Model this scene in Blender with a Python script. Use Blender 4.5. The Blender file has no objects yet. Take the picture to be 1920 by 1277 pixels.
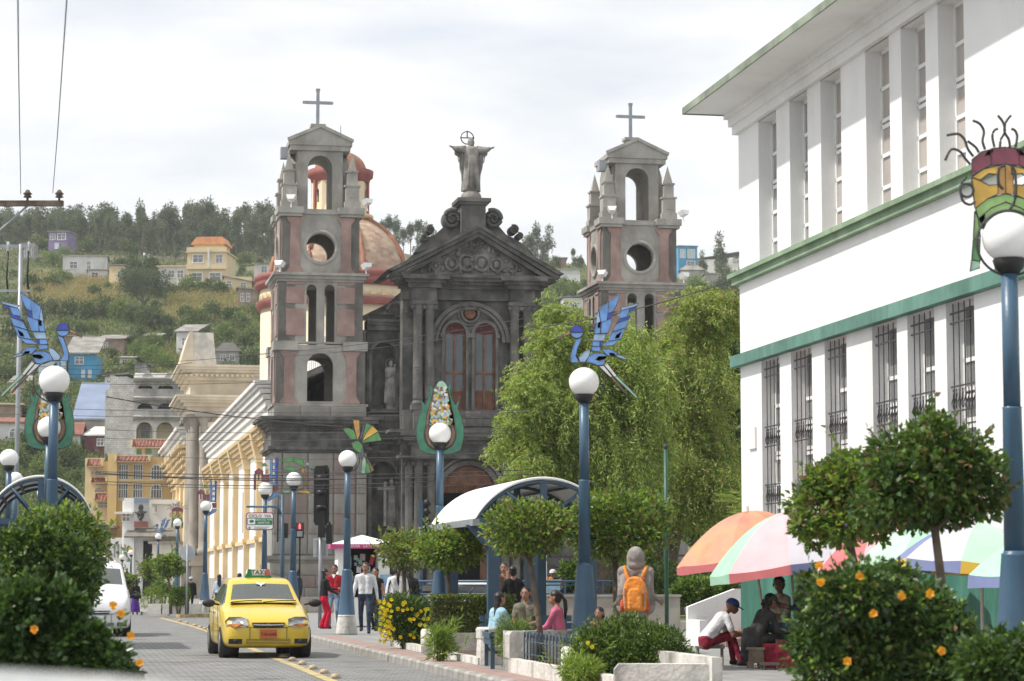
import bpy, math, random
import numpy as np
from mathutils import Vector, Matrix, noise
R = math.radians
PI = math.pi
sc = bpy.context.scene
col = sc.collection
rnd = random.Random(7)

# ------------------------------------------------------------------ camera
CAM_H = 1.46
F = 4533.0
PITCH = math.atan(446.5 / F)
cam_d = bpy.data.cameras.new('camera')
cam_d.lens = 85; cam_d.sensor_width = 36; cam_d.clip_start = .2; cam_d.clip_end = 4000
cam_d.dof.use_dof = True; cam_d.dof.focus_distance = 62; cam_d.dof.aperture_fstop = 4.5
cam = bpy.data.objects.new('camera', cam_d); col.objects.link(cam)
cam.location = (0, 0, CAM_H); cam.rotation_euler = (PI / 2 + PITCH, 0, 0)
sc.camera = cam
# ------------------------------------------------------------------ light
SUN_EL, SUN_AZ = R(54), R(258)          # azimuth from +Y (view direction), clockwise: from the left, a little behind the camera
w = bpy.data.worlds.new('World'); sc.world = w; w.use_nodes = True
nt = w.node_tree; N = nt.nodes; L = nt.links
for n in list(N): N.remove(n)
out = N.new('ShaderNodeOutputWorld'); bg = N.new('ShaderNodeBackground'); bg.inputs[1].default_value = .1
sky = N.new('ShaderNodeTexSky'); sky.sky_type = 'NISHITA'; sky.sun_disc = False
sky.sun_elevation = SUN_EL; sky.sun_rotation = SUN_AZ; sky.altitude = 2200; sky.dust_density = 2.0
tc = N.new('ShaderNodeTexCoord'); mp = N.new('ShaderNodeMapping'); mp.inputs['Scale'].default_value = (2.2, 2.2, 7.5)
mp.inputs['Location'].default_value = (3.1, 1.4, .6)
n1 = N.new('ShaderNodeTexNoise'); n1.inputs['Scale'].default_value = 2.1; n1.inputs['Detail'].default_value = 7; n1.inputs['Roughness'].default_value = .5
n1.inputs['Distortion'].default_value = .3
n2 = N.new('ShaderNodeTexNoise'); n2.inputs['Scale'].default_value = 4.3; n2.inputs['Detail'].default_value = 5
cr = N.new('ShaderNodeValToRGB'); cr.color_ramp.elements[0].position = .30; cr.color_ramp.elements[1].position = .52
cr.color_ramp.elements[0].color = (.72, .72, .72, 1); cr.color_ramp.elements[1].color = (1, 1, 1, 1)
c2 = N.new('ShaderNodeValToRGB'); c2.color_ramp.elements[0].position = .35; c2.color_ramp.elements[1].position = .62
c2.color_ramp.elements[0].color = (7.4, 7.65, 7.9, 1); c2.color_ramp.elements[1].color = (9.0, 9.05, 9.1, 1)
mx = N.new('ShaderNodeMix'); mx.data_type = 'RGBA'
L.new(tc.outputs['Generated'], mp.inputs[0]); L.new(mp.outputs[0], n1.inputs[0]); L.new(mp.outputs[0], n2.inputs[0])
L.new(n1.outputs[0], cr.inputs[0]); L.new(n2.outputs[0], c2.inputs[0])
L.new(cr.outputs[0], mx.inputs[0]); L.new(sky.outputs[0], mx.inputs[6]); L.new(c2.outputs[0], mx.inputs[7])
L.new(mx.outputs[2], bg.inputs[0]); L.new(bg.outputs[0], out.inputs[0])
sl = bpy.data.lights.new('sun', 'SUN'); sl.energy = 3.6; sl.angle = R(1.2); sl.color = (1, .95, .87)
sun = bpy.data.objects.new('sun', sl); col.objects.link(sun)
sd = Vector((math.sin(SUN_AZ) * math.cos(SUN_EL), math.cos(SUN_AZ) * math.cos(SUN_EL), math.sin(SUN_EL)))
sun.rotation_euler = (-sd).to_track_quat('-Z', 'Y').to_euler()
sc.view_settings.view_transform = 'Standard'; sc.view_settings.look = 'None'
sc.view_settings.exposure = .36; sc.view_settings.gamma = 1; sc.view_settings.use_curve_mapping = False
sc.render.engine = 'CYCLES'
sc.cycles.max_bounces = 6; sc.cycles.diffuse_bounces = 3; sc.cycles.glossy_bounces = 2; sc.cycles.transparent_max_bounces = 6
sc.cycles.transmission_bounces = 3; sc.cycles.volume_bounces = 0; sc.cycles.use_denoising = True
sc.cycles.sample_clamp_indirect = 4

# ------------------------------------------------------------------ helpers: photo pixel -> place
SA, CA = math.sin(PITCH), math.cos(PITCH)
def ray(px, py):
    u = (px - 960) / F; v = (638.5 - py) / F
    return Vector((u, CA - SA * v, SA + CA * v))
def at(px, py, Y):
    d = ray(px, py); t = Y / d.y
    return Vector((d.x * t, Y, CAM_H + d.z * t))
PAVE = .13
def gp(px, py, z=PAVE):
    d = ray(px, py); t = (z - CAM_H) / d.z
    return Vector((d.x * t, d.y * t, z))
TH = R(10.5)
CT, ST = math.cos(TH), math.sin(TH)
def frame(origin, th=TH):
    """matrix of a local frame: x = right along a facade, y = away down the street"""
    return Matrix.Translation(origin) @ Matrix.Rotation(th, 4, 'Z')
def inpl_y(fr, px, py, v=0.0):
    """(x, z) in frame fr where the pixel's ray meets the plane y = v"""
    i = fr.inverted(); o = i @ Vector((0, 0, CAM_H)); d = i.to_3x3() @ ray(px, py)
    t = (v - o.y) / d.y; p = o + d * t
    return p.x, p.z
def inpl_x(fr, px, py, u=0.0):
    i = fr.inverted(); o = i @ Vector((0, 0, CAM_H)); d = i.to_3x3() @ ray(px, py)
    t = (u - o.x) / d.x; p = o + d * t
    return p.y, p.z

# ------------------------------------------------------------------ materials
MATS = {}
def mat(name, c, rough=.8, var=.15, scale=3.0, bump=0.0, bscale=None, metal=0.0, spec=.4, c2=None, coord='Object', detail=4, coat=0.0, stain=None, stscale=.6, stamt=.5):
    m = bpy.data.materials.new(name); m.use_nodes = True; MATS[name] = m
    t = m.node_tree; b = t.nodes['Principled BSDF']; b.inputs['Roughness'].default_value = rough
    b.inputs['Metallic'].default_value = metal; b.inputs['Specular IOR Level'].default_value = spec
    if coat: b.inputs['Coat Weight'].default_value = coat; b.inputs['Coat Roughness'].default_value = .08
    co = t.nodes.new('ShaderNodeTexCoord')
    no = t.nodes.new('ShaderNodeTexNoise'); no.inputs['Scale'].default_value = scale; no.inputs['Detail'].default_value = detail
    t.links.new(co.outputs[coord], no.inputs[0])
    r = t.nodes.new('ShaderNodeValToRGB')
    a = [max(0, x * (1 - var)) for x in c[:3]]; z = list(c2[:3]) if c2 else [min(1, x * (1 + var)) for x in c[:3]]
    r.color_ramp.elements[0].color = (*a, 1); r.color_ramp.elements[1].color = (*z, 1)
    r.color_ramp.elements[0].position = .35; r.color_ramp.elements[1].position = .65
    t.links.new(no.outputs[0], r.inputs[0]); last = r.outputs[0]
    if stain:
        n3 = t.nodes.new('ShaderNodeTexNoise'); n3.inputs['Scale'].default_value = stscale; n3.inputs['Detail'].default_value = 8; n3.inputs['Roughness'].default_value = .65
        mp3 = t.nodes.new('ShaderNodeMapping'); mp3.inputs['Scale'].default_value = (1, 1, .35)
        t.links.new(co.outputs[coord], mp3.inputs[0]); t.links.new(mp3.outputs[0], n3.inputs[0])
        r3 = t.nodes.new('ShaderNodeValToRGB'); r3.color_ramp.elements[0].position = .48; r3.color_ramp.elements[1].position = .68
        r3.color_ramp.elements[0].color = (0, 0, 0, 1); r3.color_ramp.elements[1].color = (stamt, stamt, stamt, 1)
        mx = t.nodes.new('ShaderNodeMix'); mx.data_type = 'RGBA'; mx.inputs[7].default_value = (*stain, 1)
        t.links.new(n3.outputs[0], r3.inputs[0]); t.links.new(r3.outputs[0], mx.inputs[0]); t.links.new(last, mx.inputs[6]); last = mx.outputs[2]
    t.links.new(last, b.inputs['Base Color'])
    if bump:
        n4 = t.nodes.new('ShaderNodeTexNoise'); n4.inputs['Scale'].default_value = bscale or scale * 4; n4.inputs['Detail'].default_value = 5
        t.links.new(co.outputs[coord], n4.inputs[0])
        bu = t.nodes.new('ShaderNodeBump'); bu.inputs['Strength'].default_value = bump; bu.inputs['Distance'].default_value = .05
        t.links.new(n4.outputs[0], bu.inputs['Height']); t.links.new(bu.outputs[0], b.inputs['Normal'])
    return m
def leafmat(name, c, trans=.35, rough=.55, spec=.3):
    m = bpy.data.materials.new(name); m.use_nodes = True; MATS[name] = m
    t = m.node_tree; b = t.nodes['Principled BSDF']; b.inputs['Roughness'].default_value = rough; b.inputs['Specular IOR Level'].default_value = spec
    o = t.nodes['Material Output']
    co = t.nodes.new('ShaderNodeTexCoord'); no = t.nodes.new('ShaderNodeTexNoise'); no.inputs['Scale'].default_value = 2.3; no.inputs['Detail'].default_value = 5
    t.links.new(co.outputs['Object'], no.inputs[0])
    r = t.nodes.new('ShaderNodeValToRGB'); r.color_ramp.elements[0].position = .35; r.color_ramp.elements[1].position = .68
    r.color_ramp.elements[0].color = (c[0] * .7, c[1] * .72, c[2] * .7, 1); r.color_ramp.elements[1].color = (c[0] * 1.3, c[1] * 1.22, c[2] * 1.1, 1)
    t.links.new(no.outputs[0], r.inputs[0]); t.links.new(r.outputs[0], b.inputs['Base Color'])
    tr = t.nodes.new('ShaderNodeBsdfTranslucent'); tr.inputs[0].default_value = (min(1, c[0] * 1.9), min(1, c[1] * 1.9), c[2] * .9, 1)
    ms = t.nodes.new('ShaderNodeMixShader'); ms.inputs[0].default_value = trans
    t.links.new(b.outputs[0], ms.inputs[1]); t.links.new(tr.outputs[0], ms.inputs[2]); t.links.new(ms.outputs[0], o.inputs[0])
    return m
def glassmat(name, c, rough=.08, metal=0.0, spec=.8):
    return mat(name, c, rough, .25, 1.2, spec=spec, metal=metal)
def emat(name, c, s):
    m = bpy.data.materials.new(name); m.use_nodes = True; MATS[name] = m
    b = m.node_tree.nodes['Principled BSDF']; b.inputs['Base Color'].default_value = (*c, 1)
    b.inputs['Emission Color'].default_value = (*c, 1); b.inputs['Emission Strength'].default_value = s
    return m
def brickmat(name, c1, c2, cm, w, h, rough=.85, mortar=.02, scale=1.0, bump=.4, rot=None, coord='Object', offs=.5, var=.25, vertical=True):
    """block or tile courses laid in object space; bricks w x h metres"""
    m = bpy.data.materials.new(name); m.use_nodes = True; MATS[name] = m
    t = m.node_tree; b = t.nodes['Principled BSDF']; b.inputs['Roughness'].default_value = rough
    co = t.nodes.new('ShaderNodeTexCoord'); mp = t.nodes.new('ShaderNodeMapping')
    if vertical: mp.inputs['Rotation'].default_value = rot or (R(90), 0, 0)
    elif rot: mp.inputs['Rotation'].default_value = rot
    br = t.nodes.new('ShaderNodeTexBrick'); br.inputs['Scale'].default_value = 1
    br.inputs['Brick Width'].default_value = w; br.inputs['Row Height'].default_value = h; br.inputs['Mortar Size'].default_value = mortar
    br.inputs['Color1'].default_value = (*c1, 1); br.inputs['Color2'].default_value = (*c2, 1); br.inputs['Mortar'].default_value = (*cm, 1)
    br.offset = offs; br.inputs['Mortar Smooth'].default_value = .3
    t.links.new(co.outputs[coord], mp.inputs[0]); t.links.new(mp.outputs[0], br.inputs[0])
    no = t.nodes.new('ShaderNodeTexNoise'); no.inputs['Scale'].default_value = 1.3; no.inputs['Detail'].default_value = 8; no.inputs['Roughness'].default_value = .65
    t.links.new(co.outputs[coord], no.inputs[0])
    r = t.nodes.new('ShaderNodeValToRGB'); r.color_ramp.elements[0].position = .3; r.color_ramp.elements[1].position = .7
    r.color_ramp.elements[0].color = (1 - var, 1 - var, 1 - var, 1); r.color_ramp.elements[1].color = (1 + var, 1 + var, 1 + var, 1)
    mu = t.nodes.new('ShaderNodeMix'); mu.data_type = 'RGBA'; mu.blend_type = 'MULTIPLY'; mu.inputs[0].default_value = 1
    t.links.new(no.outputs[0], r.inputs[0]); t.links.new(br.outputs[0], mu.inputs[6]); t.links.new(r.outputs[0], mu.inputs[7])
    t.links.new(mu.outputs[2], b.inputs['Base Color'])
    bu = t.nodes.new('ShaderNodeBump'); bu.inputs['Strength'].default_value = bump; bu.inputs['Distance'].default_value = .04; bu.invert = True
    t.links.new(br.outputs['Fac'], bu.inputs['Height']); t.links.new(bu.outputs[0], b.inputs['Normal'])
    return m

# ------------------------------------------------------------------ mesh builder
class MB:
    def __init__(s): s.v = []; s.f = []; s.mi = []; s.sm = []; s.cur = 0; s.M = None
    def add(s, vs, fs, smooth=False):
        o = len(s.v)
        if s.M is not None: vs = [tuple(s.M @ Vector(q)) for q in vs]
        s.v += [tuple(q) for q in vs]
        for f in fs: s.f.append(tuple(i + o for i in f)); s.mi.append(s.cur); s.sm.append(smooth)
        return s
    def box(s, x0, x1, y0, y1, z0, z1):
        if x0 > x1: x0, x1 = x1, x0
        if y0 > y1: y0, y1 = y1, y0
        if z0 > z1: z0, z1 = z1, z0
        return s.add([(x0, y0, z0), (x1, y0, z0), (x1, y1, z0), (x0, y1, z0), (x0, y0, z1), (x1, y0, z1), (x1, y1, z1), (x0, y1, z1)],
                     [(3, 2, 1, 0), (4, 5, 6, 7), (0, 1, 5, 4), (1, 2, 6, 5), (2, 3, 7, 6), (3, 0, 4, 7)])
    def cbox(s, c, d): return s.box(c[0] - d[0] / 2, c[0] + d[0] / 2, c[1] - d[1] / 2, c[1] + d[1] / 2, c[2] - d[2] / 2, c[2] + d[2] / 2)
    def prism(s, poly, a, b, ax='y'):
        """polygon of (x,z) pushed from y=a to y=b (or 'z': (x,y) from z=a to b; 'x': (y,z) from x=a to b)"""
        ar = sum(poly[i][0] * poly[(i + 1) % len(poly)][1] - poly[(i + 1) % len(poly)][0] * poly[i][1] for i in range(len(poly)))
        if ar < 0: poly = poly[::-1]
        if a > b: a, b = b, a
        n = len(poly)
        g = {'y': lambda p, t: (p[0], t, p[1]), 'z': lambda p, t: (p[0], p[1], t), 'x': lambda p, t: (t, p[0], p[1])}[ax]
        vs = [g(p, a) for p in poly] + [g(p, b) for p in poly]
        fl = ax == 'y'
        c0 = tuple(range(n)); c1 = tuple(range(n, 2 * n))[::-1]
        fs = [c0 if fl else c0[::-1], c1 if fl else c1[::-1]]
        for i in range(n):
            j = (i + 1) % n
            q = (i, i + n, j + n, j)
            fs.append(q if fl else q[::-1])
        return s.add(vs, fs)
    def lathe(s, prof, n=16, c=(0, 0, 0), smooth=True, a0=0, a1=2 * PI, sx=1, sy=1):
        full = abs(a1 - a0 - 2 * PI) < 1e-6; k = n if full else n + 1
        vs = []
        for r, z in prof:
            for i in range(k):
                a = a0 + (a1 - a0) * i / n; vs.append((c[0] + r * sx * math.cos(a), c[1] + r * sy * math.sin(a), c[2] + z))
        fs = []
        for j in range(len(prof) - 1):
            for i in range(n):
                i2 = (i + 1) % k
                fs.append((j * k + i, j * k + i2, (j + 1) * k + i2, (j + 1) * k + i))
        if full:
            if prof[0][0] > 1e-4: fs.append(tuple(range(k))[::-1])
            if prof[-1][0] > 1e-4: fs.append(tuple(range((len(prof) - 1) * k, len(prof) * k)))
        return s.add(vs, fs, smooth)
    def tube(s, pts, r, n=6, smooth=True):
        pts = [Vector(p) for p in pts]; rr = r if isinstance(r, (list, tuple)) else [r] * len(pts)
        vs = []; up = Vector((0, 0, 1))
        for i, p in enumerate(pts):
            d = (pts[min(i + 1, len(pts) - 1)] - pts[max(i - 1, 0)]).normalized()
            ref = up if abs(d.z) < .95 else Vector((1, 0, 0))
            a = d.cross(ref).normalized(); b = a.cross(d)
            for k in range(n):
                t = 2 * PI * k / n; vs.append(p + a * (rr[i] * math.cos(t)) + b * (rr[i] * math.sin(t)))
        fs = []
        for i in range(len(pts) - 1):
            for k in range(n):
                k2 = (k + 1) % n; fs.append((i * n + k, (i + 1) * n + k, (i + 1) * n + k2, i * n + k2))
        fs.append(tuple(range(n))); fs.append(tuple(range((len(pts) - 1) * n, len(pts) * n))[::-1])
        return s.add(vs, [f[::-1] for f in fs], smooth)
    def ell(s, c, r, nu=12, nv=8, smooth=True):
        prof = [(math.sin(PI * j / nv), -math.cos(PI * j / nv)) for j in range(nv + 1)]
        vs = []; fs = []
        for q, z in prof:
            for i in range(nu):
                a = 2 * PI * i / nu; vs.append((c[0] + r[0] * q * math.cos(a), c[1] + r[1] * q * math.sin(a), c[2] + r[2] * z))
        for j in range(nv):
            for i in range(nu):
                i2 = (i + 1) % nu; fs.append((j * nu + i, j * nu + i2, (j + 1) * nu + i2, (j + 1) * nu + i))
        return s.add(vs, fs, smooth)
    def wallhole(s, x0, x1, z0, z1, cx, w, zb, zs, y0, y1, kind='arch', n=10):
        """panel x0..x1, z0..z1 with an opening centred on cx: arch (jambs from zb, springing zs), rect (zb..zs) or circle (centre zs, diameter w)"""
        h = w / 2
        if kind == 'arch': arc = [(cx + h, zb)] + [(cx + h * math.cos(PI / 2 * i / n), zs + h * math.sin(PI / 2 * i / n)) for i in range(n + 1)]; top = zs + h; bot = zb
        elif kind == 'rect': arc = [(cx + h, zb), (cx + h, zs), (cx, zs)]; top = zs; bot = zb
        else: arc = [(cx + h * math.sin(PI * i / n / 2 * 1), zs - h * math.cos(PI * i / n / 2)) for i in range(2 * n + 1)]; top = zs + h; bot = zs - h
        right = [(cx, z0), (x1, z0), (x1, z1), (cx, z1)] + arc[::-1]
        if kind != 'circle': right += [(cx, bot)]
        if kind == 'circle': pass
        if abs(bot - z0) < 1e-6:
            right = [q for q in right if not (abs(q[0] - cx) < 1e-6 and abs(q[1] - z0) < 1e-6)]
        left = [(2 * cx - x, z) for x, z in right]
        left = [(x0 if abs(x - (2 * cx - x1)) < 1e-6 else x, z) for x, z in left]
        s.prism(right, y0, y1); s.prism(left, y0, y1)
        return s
    def build(s, name, mats, parent=None, M=None):
        me = bpy.data.meshes.new(name); me.from_pydata(s.v, [], s.f)
        if not isinstance(mats, (list, tuple)): mats = [mats]
        for m in mats: me.materials.append(MATS[m] if isinstance(m, str) else m)
        if len(mats) > 1: me.polygons.foreach_set('material_index', s.mi)
        me.polygons.foreach_set('use_smooth', s.sm); me.update()
        return link(name, me, parent, M)
def link(name, me, parent=None, M=None):
    o = bpy.data.objects.new(name, me); col.objects.link(o)
    if parent is not None: o.parent = parent
    if M is not None: o.matrix_local = M
    return o
def mirror_box(poly): return [(-x, z) for x, z in poly]
def tag(o, label=None, cat=None, group=None, kind=None):
    if label: o['label'] = label
    if cat: o['category'] = cat
    if group: o['group'] = group
    if kind: o['kind'] = kind
    return o
def thing(name, label, cat, M, group=None):
    o = bpy.data.objects.new(name, None); col.objects.link(o); o.empty_display_size = .1
    o.matrix_world = M if isinstance(M, Matrix) else Matrix.Translation(M)
    return tag(o, label, cat, group)
CH = {}
def copytree(o, parent=None):
    c = o.copy(); col.objects.link(c)
    if parent is not None: c.parent = parent
    for ch in o.children: copytree(ch, c)
    return c
def kids(o): return [x for x in bpy.data.objects if x.parent == o]
def np_mesh(name, V, FA, mats, mi=None, smooth=False):
    """fast mesh from numpy: V (n,3), FA (m,k)"""
    me = bpy.data.meshes.new(name); n, k = FA.shape
    me.vertices.add(len(V)); me.vertices.foreach_set('co', np.asarray(V, np.float32).ravel())
    me.loops.add(n * k); me.loops.foreach_set('vertex_index', FA.astype(np.int32).ravel())
    me.polygons.add(n); me.polygons.foreach_set('loop_start', np.arange(0, n * k, k, dtype=np.int32))
    me.polygons.foreach_set('loop_total', np.full(n, k, np.int32))
    for m in mats: me.materials.append(MATS[m] if isinstance(m, str) else m)
    if mi is not None: me.polygons.foreach_set('material_index', np.asarray(mi, np.int32))
    if smooth: me.polygons.foreach_set('use_smooth', np.ones(n, bool))
    me.update(calc_edges=True); return me

# ------------------------------------------------------------------ leaves
def leaf_mesh(name, P, D, size, asp, mats, wts, seed=0, up=.3, flat=None):
    """one folded rhombus leaf at every point P, growing roughly along D"""
    g = np.random.default_rng(seed); n = len(P)
    D = D + g.normal(0, .55, (n, 3)); D /= np.linalg.norm(D, axis=1, keepdims=True) + 1e-9
    Nn = g.normal(0, 1, (n, 3)) + np.array([0, 0, up * 3]); S = np.cross(D, Nn); S /= np.linalg.norm(S, axis=1, keepdims=True) + 1e-9
    U = np.cross(S, D)
    L_ = (size * g.uniform(.6, 1.35, n))[:, None]; W = L_ * asp
    a = P; b = P + D * L_ * .45 + S * W * .5 + U * W * .18; c = P + D * L_; d = P + D * L_ * .45 - S * W * .5 + U * W * .18
    V = np.stack([a, b, c, d], 1).reshape(-1, 3); i = np.arange(n) * 4
    FA = np.concatenate([np.stack([i, i + 1, i + 2], 1), np.stack([i, i + 2, i + 3], 1)])
    mi = g.choice(len(mats), n, p=np.array(wts) / sum(wts)); mi = np.concatenate([mi, mi])
    return np_mesh(name, V, FA, mats, mi)
def lobe_points(lobes, n, seed=0, shell=.35, rough=.16):
    g = np.random.default_rng(seed); vol = np.array([(r[0] * r[1] * r[2]) ** (2 / 3) for c, r in lobes]); k = g.choice(len(lobes), n, p=vol / vol.sum())
    C = np.array([c for c, r in lobes], float)[k]; RR = np.array([r for c, r in lobes], float)[k]
    d = g.normal(0, 1, (n, 3)); d /= np.linalg.norm(d, axis=1, keepdims=True)
    ph = g.uniform(0, 6.28, (6,)); fr = g.uniform(3, 9, (6, 3)); bump = np.zeros(n)
    for q in range(6): bump += np.sin((d * fr[q]).sum(1) * 1.6 + ph[q] + k * 1.7)
    rad = (1 - shell * g.random(n) ** 1.6) * (1 + rough * bump / 2.2)
    return C + d * RR * rad[:, None], d
# ------------------------------------------------------------------ materials used
mat('asphalt_far', (.09, .09, .09), .9)
mat('cement', (.34, .325, .295), .92, .2, 1.1, .35, 9, stain=(.17, .16, .145), stscale=.7, stamt=.7)
mat('cement_dark', (.21, .20, .185), .92, .25, 1.2, .3, 9, stain=(.05, .05, .048), stscale=.8, stamt=.8)
mat('pinkstone', (.33, .225, .20), .9, .18, 1.5, .3, 12, stain=(.18, .13, .11), stscale=.9, stamt=.7)
mat('pinkblock', (.27, .215, .195), .92, .15, 1.5, .3, 12, stain=(.12, .1, .09), stamt=.6)
mat('greyblock', (.30, .285, .255), .92, .15, 1.5, .3, 12, stain=(.12, .11, .1), stamt=.6)
mat('darkstone', (.085, .084, .080), .9, .35, 1.6, .5, 10, c2=(.155, .15, .138), stain=(.045, .045, .046), stscale=1.0, stamt=.8)
mat('darkstone2', (.135, .13, .12), .9, .3, 1.4, .5, 10, stain=(.06, .06, .06), stscale=.9, stamt=.8)
mat('relief', (.22, .21, .195), .9, .4, 2.2, .7, 8, stain=(.05, .05, .05), stamt=.7)
mat('statue', (.24, .23, .21), .85, .3, 2.5, .3, 12, stain=(.06, .06, .058), stscale=1.6, stamt=.7)
mat('wood', (.16, .075, .045), .7, .35, 3, .2, 20)
mat('woodred', (.15, .045, .04), .7, .3, 3)
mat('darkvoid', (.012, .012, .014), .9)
glassmat('churchglass', (.06, .08, .09), .12)
mat('cream', (.68, .58, .42), .85, .05, .8, stain=(.5, .4, .25), stamt=.3)
mat('redtrim', (.27, .095, .085), .8, .15, 1)
mat('orangerib', (.33, .16, .10), .75, .2, 1.5)
brickmat('dometile', (.48, .36, .26), (.33, .21, .145), (.40, .31, .23), .42, .33, .6, .012, bump=.2, coord='UV', vertical=False)
mat('whitewall', (.78, .78, .78), .85, .03, .5, .12, 14, stain=(.55, .55, .53), stscale=.45, stamt=.5)
mat('whitetrim', (.72, .71, .69), .85, .05, .7, stain=(.5, .49, .46), stamt=.5)
mat('naveyellow', (.68, .52, .30), .85, .08, 1)
mat('navestone', (.33, .30, .26), .9, .15, 1.2, stain=(.2, .18, .16))
mat('naverooftile', (.55, .53, .49), .9, .2, 1.6, .4, 6)
mat('creamstone', (.60, .53, .42), .88, .12, .8, stain=(.42, .36, .28), stamt=.5)
mat('bandgreen', (.19, .28, .18), .8, .15, 1.2, stain=(.5, .55, .45), stscale=1.2, stamt=.3)
mat('eavegreen', (.22, .26, .20), .85, .3, 1.6, stain=(.12, .12, .11), stscale=1.4, stamt=.8)
mat('bandteal', (.085, .19, .155), .75, .18, 1.3, stain=(.2, .36, .3), stscale=1.5, stamt=.5)
mat('dadogreen', (.035, .145, .105), .6, .12, 1, .1, stain=(.12, .3, .24), stscale=1.7, stamt=.5)
mat('curtain', (.40, .36, .335), .6, .12, .6)
mat('curtaingrey', (.30, .30, .30), .5, .2, .7)
glassmat('winglass', (.17, .175, .175), .1)
glassmat('darkglass', (.025, .035, .04), .08)
mat('whiteframe', (.78, .78, .77), .5, .03)
mat('iron', (.05, .05, .055), .6, .2, 8)
mat('poleblue', (.045, .100, .165), .38, .12, 1.5, .05, 30, spec=.5, stain=(.09, .15, .2), stscale=2, stamt=.4)
mat('poleblue2', (.038, .082, .135), .45, .1, 2, spec=.5)
mat('globe', (.82, .82, .82), .22, .02, spec=.5)
mat('blackplastic', (.014, .014, .016), .5, .2)
mat('concrete', (.50, .48, .45), .9, .12, 2.5, .3, 16, stain=(.20, .19, .17), stscale=2.6, stamt=.85)
mat('concretepaint', (.62, .60, .56), .88, .12, 2.5, .4, 16, stain=(.22, .21, .19), stscale=1.5, stamt=.9); mat('postgreen', (.02, .085, .05), .4, .1)
mat('kerbstone', (.30, .285, .265), .9, .2, 4, .35, 20, stain=(.15, .14, .13), stscale=1.5, stamt=.7)
mat('yellowpaint', (.46, .36, .16), .85, .3, 5, stain=(.22, .21, .19), stscale=2.2, stamt=.95)
mat('stud', (.50, .40, .26), .6, .2, 8, stain=(.2, .15, .1), stscale=8, stamt=.6)
mat('grassgreen', (.075, .12, .028), .95, .35, 1.2, .5, 14, c2=(.14, .17, .05))
mat('soil', (.09, .065, .045), .95, .3, 3, .5, 12)
mat('bark', (.13, .10, .075), .92, .3, 5, .6, 18)
mat('barkgrey', (.20, .17, .14), .92, .3, 5, .6, 18)
mat('skin', (.32, .17, .11), .55, .08, 6)
mat('skindark', (.22, .11, .07), .55, .08, 6)
mat('hairblack', (.012, .010, .010), .45, .2, 20)
mat('steelgrey', (.28, .30, .32), .45, .1, 3, metal=.3)
mat('signwhite', (.78, .78, .78), .5, .03)
mat('signgrey', (.38, .40, .42), .5, .08)
leafmat('leafA', (.12, .19, .04)); leafmat('leafB', (.075, .14, .03)); leafmat('leafC', (.20, .28, .06)); leafmat('leafbrown', (.19, .13, .08), .2)
leafmat('leafdark', (.04, .08, .022), .2, .45, .4); leafmat('leafshine', (.075, .14, .05), .25, .35, .5)
leafmat('hibA', (.065, .125, .03), .25, .35, .5); leafmat('hibB', (.034, .072, .02), .2, .35, .5)
leafmat('willowA', (.31, .40, .13), .4); leafmat('willowB', (.21, .29, .09), .35); leafmat('willowC', (.11, .16, .045), .3); leafmat('willowD', (.27, .22, .09), .3)
leafmat('eucA', (.10, .14, .09), .2); leafmat('eucB', (.062, .09, .062), .2); leafmat('eucC', (.16, .20, .11), .25)
leafmat('hillA', (.10, .14, .055), .25); leafmat('hillB', (.062, .10, .038), .2); leafmat('hillC', (.155, .215, .08), .3)
leafmat('corn', (.34, .27, .15), .3); leafmat('corn2', (.22, .22, .10), .3)
leafmat('petalyellow', (.75, .55, .02), .3); leafmat('petalorange', (.72, .30, .03), .3); leafmat('petalred', (.5, .03, .06), .3)
def plain(name, c, **k): return mat(name, c, **k)
# ------------------------------------------------------------------ ground, road, kerb
def pavermat():
    m = brickmat('paver_road', (.215, .215, .21), (.165, .165, .163), (.08, .078, .075), .24, .24, .85, .012, bump=.5, vertical=False, var=.22)
    t = m.node_tree; mp = [n for n in t.nodes if n.type == 'MAPPING'][0]; mp.inputs['Rotation'].default_value = (0, 0, -TH)
    return m
pavermat()
def pavement_mat(name, c1, c2, cm, w, h):
    m = brickmat(name, c1, c2, cm, w, h, .85, .01, bump=.3, vertical=False, offs=0, var=.15)
    t = m.node_tree; mp = [n for n in t.nodes if n.type == 'MAPPING'][0]; mp.inputs['Rotation'].default_value = (0, 0, -TH); return m
pavement_mat('pavement_grey', (.27, .27, .265), (.23, .23, .225), (.14, .135, .13), .4, .4)
pavement_mat('pavement_red', (.34, .23, .20), (.29, .20, .175), (.2, .15, .14), .2, .2)
def hill_z(x, y):
    D = [0, 195, 225, 265, 320, 380, 450, 520, 570, 620, 720, 1000, 1600]
    Z = [0, 0, 3, 15.2, 27.5, 42.5, 58.5, 71, 79, 82, 70, 40, 20]
    z = float(np.interp(y, D, Z))
    k = 1 - .085 * max(0, min(1, (x - (-30)) / 60))
    n = noise.noise(Vector((x * .02, y * .02, 3))) * 3.2 + noise.noise(Vector((x * .07, y * .07, 8))) * 1.1
    return z * k + n * max(0, min(1, (y - 215) / 60)) - .02
m = MB()
m.add([(-900, -60, -.03), (900, -60, -.03), (900, 216, -.03), (-900, 216, -.03)], [(0, 1, 2, 3)])
tag(m.build('ground', 'pavement_grey'), kind='structure')
xs = np.linspace(-330, 330, 133); ys = np.concatenate([np.linspace(196, 640, 150), np.linspace(660, 1600, 24)])
V = np.array([(x, y, hill_z(x, y)) for y in ys for x in xs]); nx = len(xs)
FA = np.array([(j * nx + i, j * nx + i + 1, (j + 1) * nx + i + 1, (j + 1) * nx + i) for j in range(len(ys) - 1) for i in range(nx - 1)])
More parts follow.
